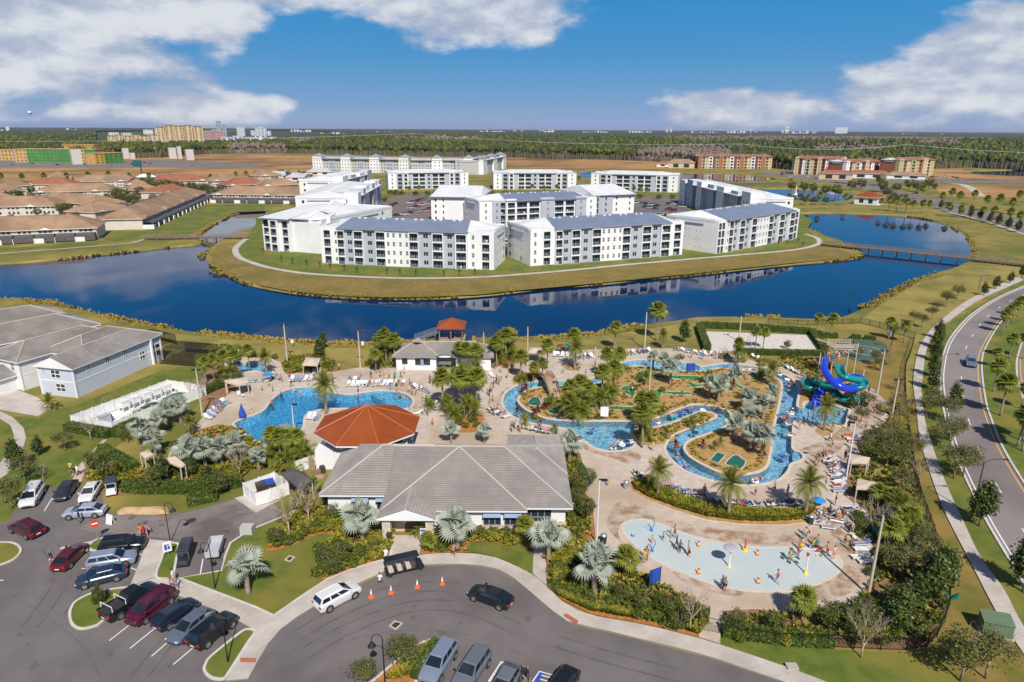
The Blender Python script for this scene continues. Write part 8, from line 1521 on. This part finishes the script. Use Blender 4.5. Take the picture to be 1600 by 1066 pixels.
# fountain, power line, billboard
c = G(1243, 306, -.7); r = empty('fountain', c, label='white fountain jet rising from the back pond', category='fountain'); mb = MB(); mb.cyl(0, 0, 0, 7.5, .9, .25, 8); mb.cyl(0, 0, 0, 2.2, 2.6, .6, 12); mb.build('water_jet', 'hazy_white', r); mb = MB(); mb.cyl(0, 0, 0, .4, 1.6, n=12); mb.build('float_ring', 'steel', r)
c = G(219, 281); r = empty('billboard', c, -.2, label='dark green billboard on a single mast behind the estate', category='billboard'); mb = MB(); mb.cyl(2.5, 0, 0, 16, .5, n=8); mb.build('mast', 'bronze', r); mb = MB(); mb.box(-5, -.4, 11.5, 3.5, .4, 17); mb.build('board', 'turf_dark', r)
for px, py, h_ in ((645, 243, 38), (662, 208.5, 60), (1155, 262, 30), (1410, 262, 30)): mb = MB(); c = G(px, py); mb.cyl(0, 0, 0, h_, .5, .25, 6); mb.box(-4, -.1, h_-1.5, 4, .1, h_-1.1); mb.box(-3, -.1, h_-4, 3, .1, h_-3.7); o = mb.build('power_pylon', 'steel'); o.location = c; tag(o, 'slim power pylon %s' % {645: 'at the forest edge behind the back block', 662: 'rising from the middle forest', 1155: 'behind the orange resort block', 1410: 'behind the rightmost resort block'}[px], 'pylon')
mb = MB()
for (x0, y0, h0), (x1, y1, h1) in zip(((-200, 240, 22), (645, 243, 37), (1155, 262, 29), (1410, 262, 29), (1900, 275, 26)), ((645, 243, 37), (1155, 262, 29), (1410, 262, 29), (1900, 275, 26))): a, b = G(x0, y0)+Vector((0, 0, h0)), G(x1, y1)+Vector((0, 0, h1)); mb.tube([a.lerp(b, t)-Vector((0, 0, 26*t*(1-t))) for t in np.linspace(0, 1, 13)], .16, 4)
tag(mb.build('power_line', 'hazy_white'), 'thin pale power line strung across the forest edge', 'power line')
# mulch mound at the edge of the drive
q = GP("182,800 190,794 215,793 245,794 262,793 264,803 240,805 205,804 184,805"); v_, f_ = fill(q); cx = sum(p.x for p in q)/9; cy = sum(p.y for p in q)/9
mb = MB(); inn = [Vector((cx+(p.x-cx)*.75, cy+(p.y-cy)*.5, 0)) for p in q]; n = len(q); mb.add([(p.x, p.y, .03) for p in q]+[(p.x, p.y, .45+random.uniform(-.1, .12)) for p in inn]+[(cx, cy, .6)], [(i, (i+1) % n, n+(i+1) % n, n+i) for i in range(n)]+[(n+i, n+(i+1) % n, 2*n) for i in range(n)]); o = mb.build('rock_mound', 'rock'); tag(o, 'long low tan rock mound at the edge of the service drive', 'rock')
# ================================================================ PEOPLE
def body(name, J, seed=0):
 """one continuous skinned body from named joints"""
 V = []; R_ = []; E_ = []; idx = {}
 def v(n, p, r): idx[n] = len(V); V.append(p); R_.append(r)
 for n, (p, r) in J['v'].items(): v(n, p, r)
 for a, b in J['e']: E_.append((idx[a], idx[b]))
 me = bpy.data.meshes.new(name); me.from_pydata(V, E_, []); me.update(); o = bpy.data.objects.new(name, me); COL.objects.link(o)
 m = o.modifiers.new('skin', 'SKIN'); 
 for i, r in enumerate(R_): sv = me.skin_vertices[0].data[i]; sv.radius = (r, r); sv.use_root = (i == idx['pelvis'])
 s = o.modifiers.new('sub', 'SUBSURF'); s.levels = 1
 dg = bpy.context.evaluated_depsgraph_get(); me2 = bpy.data.meshes.new_from_object(o.evaluated_get(dg)); bpy.data.objects.remove(o); me2.name = name
 me2.materials.clear(); me2.materials.append(M('skin')); me2.polygons.foreach_set('use_smooth', [True]*len(me2.polygons)); return me2
def joints(hipz=.92, torso=(0, 0, 1), knee=None, foot=None, arms=None, head=(0, 0, 0)):
 """x right, y backwards; limb targets given from the hip or shoulder"""
 t = Vector(torso).normalized(); pel = Vector((0, 0, hipz)); sp = pel+t*.2; ch = pel+t*.42; nk = pel+t*.56; hd = nk+t*.1+Vector(head); h2 = hd+t*.12; v = {'pelvis': (pel, .115), 'spine': (sp, .105), 'chest': (ch, .125), 'neck': (nk, .05), 'head': (hd, .075), 'skull': (h2, .085), 'nose': (h2+Vector((0, -.095, -.02)), .018)}
 e = [('pelvis', 'spine'), ('spine', 'chest'), ('chest', 'neck'), ('neck', 'head'), ('head', 'skull'), ('skull', 'nose')]
 for s, nm in ((-1, 'l'), (1, 'r')):
  h = pel+Vector((s*.09, 0, -.05)); k = pel+Vector(knee[nm]); f = k+Vector(foot[nm]); toe = f+Vector((0, -.17, -.03)); v[nm+'hip'] = (h, .09); v[nm+'knee'] = (k, .058); v[nm+'calf'] = (k.lerp(f, .3), .055); v[nm+'ankle'] = (f, .04); v[nm+'toe'] = (toe, .035); e += [('pelvis', nm+'hip'), (nm+'hip', nm+'knee'), (nm+'knee', nm+'calf'), (nm+'calf', nm+'ankle'), (nm+'ankle', nm+'toe')]
  sh = ch+Vector((s*.18, 0, .04)); el_ = sh+Vector(arms[nm][0]); ha = el_+Vector(arms[nm][1]); v[nm+'sh'] = (sh, .055); v[nm+'el'] = (el_, .04); v[nm+'wr'] = (ha, .028); d = (ha-el_).normalized(); pm = ha+d*.07; v[nm+'palm'] = (pm, .032); e += [('chest', nm+'sh'), (nm+'sh', nm+'el'), (nm+'el', nm+'wr'), (nm+'wr', nm+'palm')]
  sd = d.cross(Vector((0, 1, 0)) if abs(d.y) < .8 else Vector((0, 0, 1))).normalized()
  for i, L in enumerate((.07, .085, .08, .06)): q = pm+sd*(.027*(i-1.5))+d*.03; v[f'{nm}f{i}'] = (q, .009); v[f'{nm}g{i}'] = (q+d*L+Vector((0, -.012, 0)), .008); e += [(nm+'palm', f'{nm}f{i}'), (f'{nm}f{i}', f'{nm}g{i}')]
  v[nm+'th'] = (ha+d*.04+sd*.055+Vector((0, -.02, 0)), .010); e += [(nm+'palm', nm+'th')]
 return {'v': v, 'e': e}
DN = ((0, .02, -.28), (0, -.06, -.24)); POSE = {
 'stand': joints(.92, knee={'l': (-.1, -.02, -.45), 'r': (.1, -.02, -.45)}, foot={'l': (0, .03, -.42), 'r': (0, .03, -.42)}, arms={'l': ((-.06, .02, -.27), (0, -.06, -.24)), 'r': ((.06, .02, -.27), (0, -.06, -.24))}),
 'walk': joints(.9, (0, -.06, 1), {'l': (-.1, -.2, -.4), 'r': (.1, .1, -.44)}, {'l': (0, .02, -.42), 'r': (0, .28, -.33)}, {'l': ((-.05, .14, -.24), (0, -.02, -.24)), 'r': ((.05, -.14, -.24), (0, -.16, -.18))}),
 'reach': joints(.91, (0, -.05, 1), {'l': (-.12, -.04, -.44), 'r': (.12, .04, -.44)}, {'l': (0, .03, -.42), 'r': (0, .06, -.41)}, {'l': ((-.14, -.16, -.14), (0, -.22, .08)), 'r': ((.1, -.06, -.24), (0, -.16, -.16))}),
 'lie': joints(.47, (0, .72, .62), {'l': (-.1, -.44, .02), 'r': (.1, -.42, .08)}, {'l': (0, -.42, -.02), 'r': (0, -.40, -.08)}, {'l': ((-.12, -.12, -.2), (0, -.22, -.02)), 'r': ((.12, -.12, -.2), (0, -.22, -.02))}),
 'sit': joints(.47, (0, .06, 1), {'l': (-.13, -.42, .02), 'r': (.13, -.42, .02)}, {'l': (0, -.04, -.42), 'r': (0, -.04, -.42)}, {'l': ((-.06, -.1, -.24), (.02, -.2, -.06)), 'r': ((.06, -.1, -.24), (-.02, -.2, -.06))}),
 'float': joints(.2, (0, .8, .5), {'l': (-.18, -.36, .16), 'r': (.18, -.36, .14)}, {'l': (-.02, -.36, -.14), 'r': (.02, -.36, -.12)}, {'l': ((-.26, -.04, -.04), (-.16, -.16, -.04)), 'r': ((.26, -.04, -.04), (.16, -.16, -.04))})}
BODY = {k: body('body', j) for k, j in POSE.items()}
def cloth_mesh(me, J, parts, off=.014, nm='swimwear'):
 v = J['v']; P_ = np.zeros(len(me.vertices)*3); me.vertices.foreach_get('co', P_); P_ = P_.reshape(-1, 3); Nn = np.zeros(len(me.vertices)*3); me.vertices.foreach_get('normal', Nn); Nn = Nn.reshape(-1, 3); sel = np.zeros(len(P_), bool)
 for a, b, r, t1 in parts:
  A_, B_ = np.array(v[a][0]), np.array(v[b][0]); B_ = A_+(B_-A_)*t1; d = B_-A_; t = np.clip(((P_-A_) @ d)/(d @ d+1e-9), 0, 1); sel |= np.linalg.norm(P_-(A_+t[:, None]*d), axis=1) < r
 mp = -np.ones(len(P_), int); F = [[*p.vertices] for p in me.polygons if all(sel[i] for i in p.vertices)]; used = sorted({i for f in F for i in f}); mp[used] = range(len(used)); V = P_[used]+Nn[used]*off
 m = bpy.data.meshes.new(nm); m.from_pydata([tuple(q) for q in V], [], [[int(mp[i]) for i in f] for f in F]); m.materials.append(M('cloth')); m.polygons.foreach_set('use_smooth', [True]*len(m.polygons)); return m
TR = [('pelvis', 'pelvis', .2, 1), ('lhip', 'lknee', .13, .55), ('rhip', 'rknee', .13, .55)]; SU = [('pelvis', 'chest', .19, .9), ('lhip', 'lhip', .14, 1), ('rhip', 'rhip', .14, 1)]; SH = [('pelvis', 'chest', .2, 1), ('lsh', 'lel', .1, .6), ('rsh', 'rel', .1, .6)]
HAIR = [('skull', 'skull', .13, 1)]
CL = {k: {'trunks': cloth_mesh(BODY[k], POSE[k], TR, .016, 'shorts'), 'suit': cloth_mesh(BODY[k], POSE[k], SU, .012, 'swimsuit'), 'shirt': cloth_mesh(BODY[k], POSE[k], SH, .022, 'shirt')} for k in POSE}
def hair(k):
 j = POSE[k]['v']; c = Vector(j['skull'][0]); mb = MB(); mb.ball(c.x, c.y+.02, c.z+.025, .098, .105, .095, 10); return mb.mesh('hair', 'plain_col', True)
HR = {k: hair(k) for k in POSE}
SKN = [(.62, .38, .26), (.5, .29, .19), (.30, .17, .10), (.68, .45, .33), (.16, .09, .06)]; CLC = {'red': (.45, .05, .05), 'navy': (.02, .04, .14), 'black': (.02, .02, .025), 'white': (.8, .8, .8), 'pink': (.6, .25, .35), 'teal': (.03, .35, .4), 'yellow': (.6, .5, .15), 'blue': (.06, .2, .6), 'orange': (.75, .25, .04), 'grey': (.3, .3, .32)}
POST = {'stand': 'standing', 'walk': 'walking', 'reach': 'with raised arm', 'lie': 'lying on lounger', 'sit': 'sitting', 'float': 'floating in tube'}
def person(px=None, py=None, pose=None, z=.1, face=None, loc=None, child=None, dress=None, group='people around the pools', desc=None):
 pose = pose or random.choice(('stand', 'walk', 'stand', 'reach', 'walk')); loc = loc or G(px, py, z); face = random.uniform(0, 6.28) if face is None else face; child = random.random() < .25 if child is None else child
 s = random.uniform(.62, .78) if child and pose in ('stand', 'walk', 'reach') else random.uniform(.95, 1.06); r = empty('person', loc, face); r.scale = (s, s, s); put('body', BODY[pose], r, color=random.choice(SKN)); put('hair', HR[pose], r, color=random.choice(((.03, .02, .015), (.08, .05, .03), (.25, .17, .09), (.02, .02, .02))))
 cn_ = random.choice(list(CLC)); male = random.random() < .5
 if dress: cn_ = dress[0]; put('shirt', CL[pose]['shirt'], r, color=CLC[cn_]); put('shorts', CL[pose]['trunks'], r, color=CLC[dress[1]]); w_ = f'{cn_} shirt'
 elif random.random() < .12: put('shirt', CL[pose]['shirt'], r, color=CLC[cn_]); put('shorts', CL[pose]['trunks'], r, color=CLC[random.choice(('navy', 'black', 'grey', 'blue'))]); w_ = f'{cn_} shirt'
 elif male: put('shorts', CL[pose]['trunks'], r, color=CLC[cn_]); w_ = f'{cn_} swim shorts'
 else: put('swimsuit', CL[pose]['suit'], r, color=CLC[cn_]); w_ = f'{cn_} swimsuit'
 later(r, desc or f"{'child' if child and pose in ('stand', 'walk', 'reach') else 'person'} in {w_} {POST[pose]}", 'person', group); return r
def folk(s, pose=None, **k):
 for t in s.split(): q = [float(v_) for v_ in t.split(',')]; person(q[0], q[1], pose, **k)
# by the clubhouse and car park
person(603, 878, 'walk', .16, pi, child=False, dress=('white', 'grey'), group='people near the clubhouse'); person(594, 916, 'walk', .035, .5, child=False, dress=('white', 'navy'), group='people near the clubhouse'); person(709, 869, 'walk', .16, 1.2, child=False, dress=('pink', 'navy'), group='people near the clubhouse')
for x, y, d in ((221, 839, ('orange', 'white')), (226, 841, ('red', 'black')), (230, 838, ('pink', 'grey')), (269, 924, ('pink', 'white')), (276, 922, ('grey', 'blue')), (271, 912, ('white', 'orange')), (82, 882, ('black', 'white')), (125, 818, ('black', 'grey')), (117, 745, ('black', 'navy')), (122, 744, ('white', 'navy')), (111, 738, ('yellow', 'black')), (824, 1066, ('black', 'black')), (817, 1064, ('black', 'grey'))): person(x, y, 'walk' if x != 125 else 'stand', .05, child=False, dress=d, group='people near the clubhouse')
folk("1057,858 1062,864 1075,867 1077,871 1048,842 1054,841 1019,850 1010,876 1006,880 1128,921 1132,924 1214,912 1257,845 1262,840 1270,860 1276,856 1283,870 1292,868 1302,874 1328,861 1252,862 1247,869 1234,878 1036,845")
folk("690,632 684,590 687,596 783,583 776,600 780,602 784,595 793,592 771,607 768,612 765,620 776,570 762,616 770,628 773,577 800,575 811,593 815,570 752,588 718,600 626,590 629,592 632,585 594,590 600,592 617,594 640,614 650,620 644,618 564,590 580,592 452,590 455,600 420,604 426,612 440,598 530,578 608,592")
folk("1165,560 1098,556 1097,562 1055,549 950,552 930,553 1000,640 988,612 982,616 975,622 1366,646 1365,634 1340,664 1325,672 1330,626 1335,622 1340,618 1344,616 1350,613 1352,620 1357,616 1318,648 1285,720 1290,716 1275,725 1280,730 1268,728 1272,735 1249,671 1310,655 1300,676 1335,603 1342,600 1333,540 1345,557 1390,552 1297,690 1346,668 1352,672 1316,811 1306,815 1285,812 1296,806 1106,790 1130,786 960,703 903,715 870,682 800,675 806,672 812,676 845,668 790,648 782,650 886,757")
folk("700,600 708,610 760,600 750,612 765,632 772,650 778,640 640,640 660,625 672,600 668,650 676,665 500,598 520,600 640,600 930,575 880,585 905,580 915,590 935,560 1020,705 1100,775 1180,775 1210,770 1230,775 950,760 1300,700 1320,720 1330,700 1340,640 1300,745 1290,760 1305,790 1330,835 1320,850 1080,560 1120,562 1150,563")
folk("1290,561 1294,562 1298,561 1302,562 1306,561 1310,563 1316,562 1300,566", z=6.2, child=False); folk("871,613 866,603", z=1.2)
folk("1251,650 1262,655 1270,658 1277,656 1284,659 1255,660 1272,640 1290,645 1247,667", z=-.7); folk("410,618 425,640 440,626 455,612 460,616 470,622 482,610 500,630 560,620 620,622 625,628 632,630 617,630 610,618 395,655 600,632 560,628 637,625", z=-.9, child=False)
for p, f, pop in SPOTS:
 if random.random() < pop*.72: person(pose='lie', loc=p+Vector((0, 0, -.08)), face=f, child=False)
 elif random.random() < .3:
  mb = MB(); mb.box(-.3, -.6, .35, .3, .3, .37); mb.box(-.3, .3, .36, .3, .7, .39); c_ = random.choice(list(CLC)); o = mb.build('towel', 'plain_col', None, color=CLC[c_]); o.location = p; o.rotation_euler = (0, 0, f); later(o, c_+' towel spread on a lounger', 'towel', 'towels on the loungers')
# tubes in the lazy river
tm_ = MB(); tm_.tube([(.42*cos(a), .42*sin(a), 0) for a in np.linspace(0, 2*pi, 17)], .17, 8, cap=False); tm_ = tm_.mesh('swim_tube', 'plain_col', True)
def tube_at(px, py, rider=True, double=False):
 c = G(px, py, .08); n_ = random.choice(('blue', 'blue', 'white', 'teal', 'blue', 'white', 'navy')); f = random.uniform(0, 6.28); o = put('swim_tube', tm_, None, c, f, .95, CLC[n_]); later(o, n_+' swim tube drifting on the water', 'swim tube', 'tubes in the lazy river')
 if rider: person(pose='float', loc=c+Vector((0, 0, -.08)), face=f, child=False, group='riders in the lazy river')
for t in "816,607 820,606 868,651 874,654 963,693 968,690 980,691 985,690 972,695 958,700 994,665 1000,664 1022,663 1028,660 1050,650 1056,648 1066,645 1072,642 1084,640 1098,641 1122,641 1086,676 1058,700 1057,713 1060,718 1073,730 1160,752 1185,750 1180,752 1222,712 1226,715 1218,650 1222,655 1226,652 1230,656 1232,662 1226,673 1234,679 1232,643 1236,646 1230,593 1238,601 1235,600 1218,585 1180,577 1185,578 1170,576 870,601 950,583 1160,577 1134,573 905,688 925,672 1240,640 1228,622 1232,605".split():
 q = [float(v_) for v_ in t.split(',')]; tube_at(q[0], q[1], random.random() < .75)
for p_ in list(CARP.values()):
 for ch in list(p_.children):
  for g_ in list(ch.children): bpy.data.objects.remove(g_)
  bpy.data.objects.remove(ch)
 bpy.data.objects.remove(p_)
# ================================================================ LABELS: what each thing stands next to
LM = [(q[0], G(float(q[1]), float(q[2]))) for q in (t.split('|') for t in """the clubhouse entrance|635|850
the right end of the clubhouse|890|800
the left end of the clubhouse|505|790
the octagonal pavilion|570|710
the pool bar|690|575
the wading pool|390|575
the left edge of the main pool|400|660
the far edge of the main pool|520|612
the right end of the main pool|655|625
the silver palm grove|300|710
the equipment enclosure|215|640
the dumpster enclosure|420|770
the garden walkway|130|735
the kerbed island|165|955
the front lawn|430|900
the long row of parked cars|270|990
the circular drive|640|940
the palm bed behind the clubhouse|725|650
the arched footbridge|855|605
the left curve of the lazy river|800|640
the lagoon|945|690
the putting greens|1000|615
the top bend of the lazy river|1090|572
the middle of the river island|1120|620
the planter strip|1070|670
the tip of the river island|1130|720
the right arm of the lazy river|1225|650
the lower bend of the lazy river|1150|765
the plunge pool|1280|650
the water slide tower|1320|600
the curved yellow-green bed|1100|800
the left end of the splash pad|990|830
the middle of the splash pad|1130|880
the right end of the splash pad|1290|890
the right-hand loungers|1340|820
the trash bin corner|980|760
the iron gate|1110|970
the south fence corner|1430|1000
the sand court|1190|535
the round court|1350|545
the fence bend by the road|1420|600
the roadside pavement|1440|670
the lower roadside pavement|1520|880
the road median|1580|640
the upper pavement|1520|470
the east garden strip|1400|760
the lower garden strip|1400|900
the green utility cabinet|1555|975
the shore lawn|950|540
the left shore lawn|470|560
the blue house|170|600
the grey-roofed houses|60|560
the curved path|30|690
the apartment lake lawn|560|425
the left tip of the peninsula|400|400
the right tip of the peninsula|1240|385
the parking courtyard|660|320
the courtyard entrance lane|1050|330
the gatehouse|1350|318
the fountain pond|1250|305
the boulevard|1430|310
the far boulevard end|1540|345
the townhouse street|180|325
the second townhouse row|40|330
the billboard|222|290
the middle estate row|120|308
the back of the estate|100|290
the inlet row|280|305
the rust-brown row|330|292
the back apartment block|700|300
the dry field|450|275
the resort blocks|1380|285
the construction site|150|255""".split('\n'))]
ORD = 'leftmost second third fourth fifth sixth seventh eighth ninth tenth eleventh twelfth thirteenth fourteenth fifteenth sixteenth seventeenth eighteenth nineteenth twentieth twenty-first twenty-second twenty-third twenty-fourth twenty-fifth twenty-sixth twenty-seventh twenty-eighth'.split()
def wpos(o): return o.matrix_world.translation if o.parent else o.location
bucket = {}
for o, d in PENDING:
 p = wpos(o); best = min(LM, key=lambda l: hypot(l[1].x-p.x, l[1].y-p.y)/(60+hypot(l[1].x, l[1].y)))
 bucket.setdefault((d, best[0]), []).append(o)
for (d, l), os_ in bucket.items():
 os_.sort(key=lambda o: PX(wpos(o))[0]); n = len(os_); wds = len(d.split())+len(l.split())
 for i, o in enumerate(os_):
  if n == 1: o['label'] = f'{d} by {l}'
  elif n == 2: o['label'] = f"{d} by {l}, the {('left', 'right')[i]} one of two"
  elif n == 3: o['label'] = f"{d} by {l}, {('leftmost', 'middle', 'rightmost')[i]} of three"
  elif i == n-1: o['label'] = f'{d} by {l}, rightmost'
  elif i == 0: o['label'] = f'{d} by {l}, leftmost'
  elif i < 28: o['label'] = f'{d} by {l}, {ORD[i]} from left'
  else: o['label'] = f'{d} by {l}, {n-i} from right'
  if len(o['label'].replace('-', ' ').split()) > 16: o['label'] = o['label'].replace(' by the ', ' by ').replace(' of the ', ' of ').replace(' by ', ' at ').replace('the ', '').replace('swim ', '').replace(' one of two', ' of two').replace('standing', 'up').replace('upper ', '').replace(' with raised arm', ' waving').replace('rightmost of three', 'rightmost')
  if 'kind_of' in o: del o['kind_of']

# the light haze of the plain
hz = MB(); hz.box(-15000, -400, -3, 15000, 25500, 100); hz = hz.mesh('haze', 'white'); hz.materials.clear()
hm = bpy.data.materials.new('haze'); hm.use_nodes = True; hm.node_tree.nodes.clear(); HN = NT(hm.node_tree)
pv = HN.node('ShaderNodeVolumePrincipled', {'Color': (.78, .86, 1, 1), 'Density': 2e-5, 'Anisotropy': .2}); ho = HN.node('ShaderNodeOutputMaterial'); hm.node_tree.links.new(pv.outputs[0], ho.inputs['Volume']); hz.materials.append(hm)
tag(put('haze', hz), 'thin blue haze lying over the whole plain', kind='stuff')
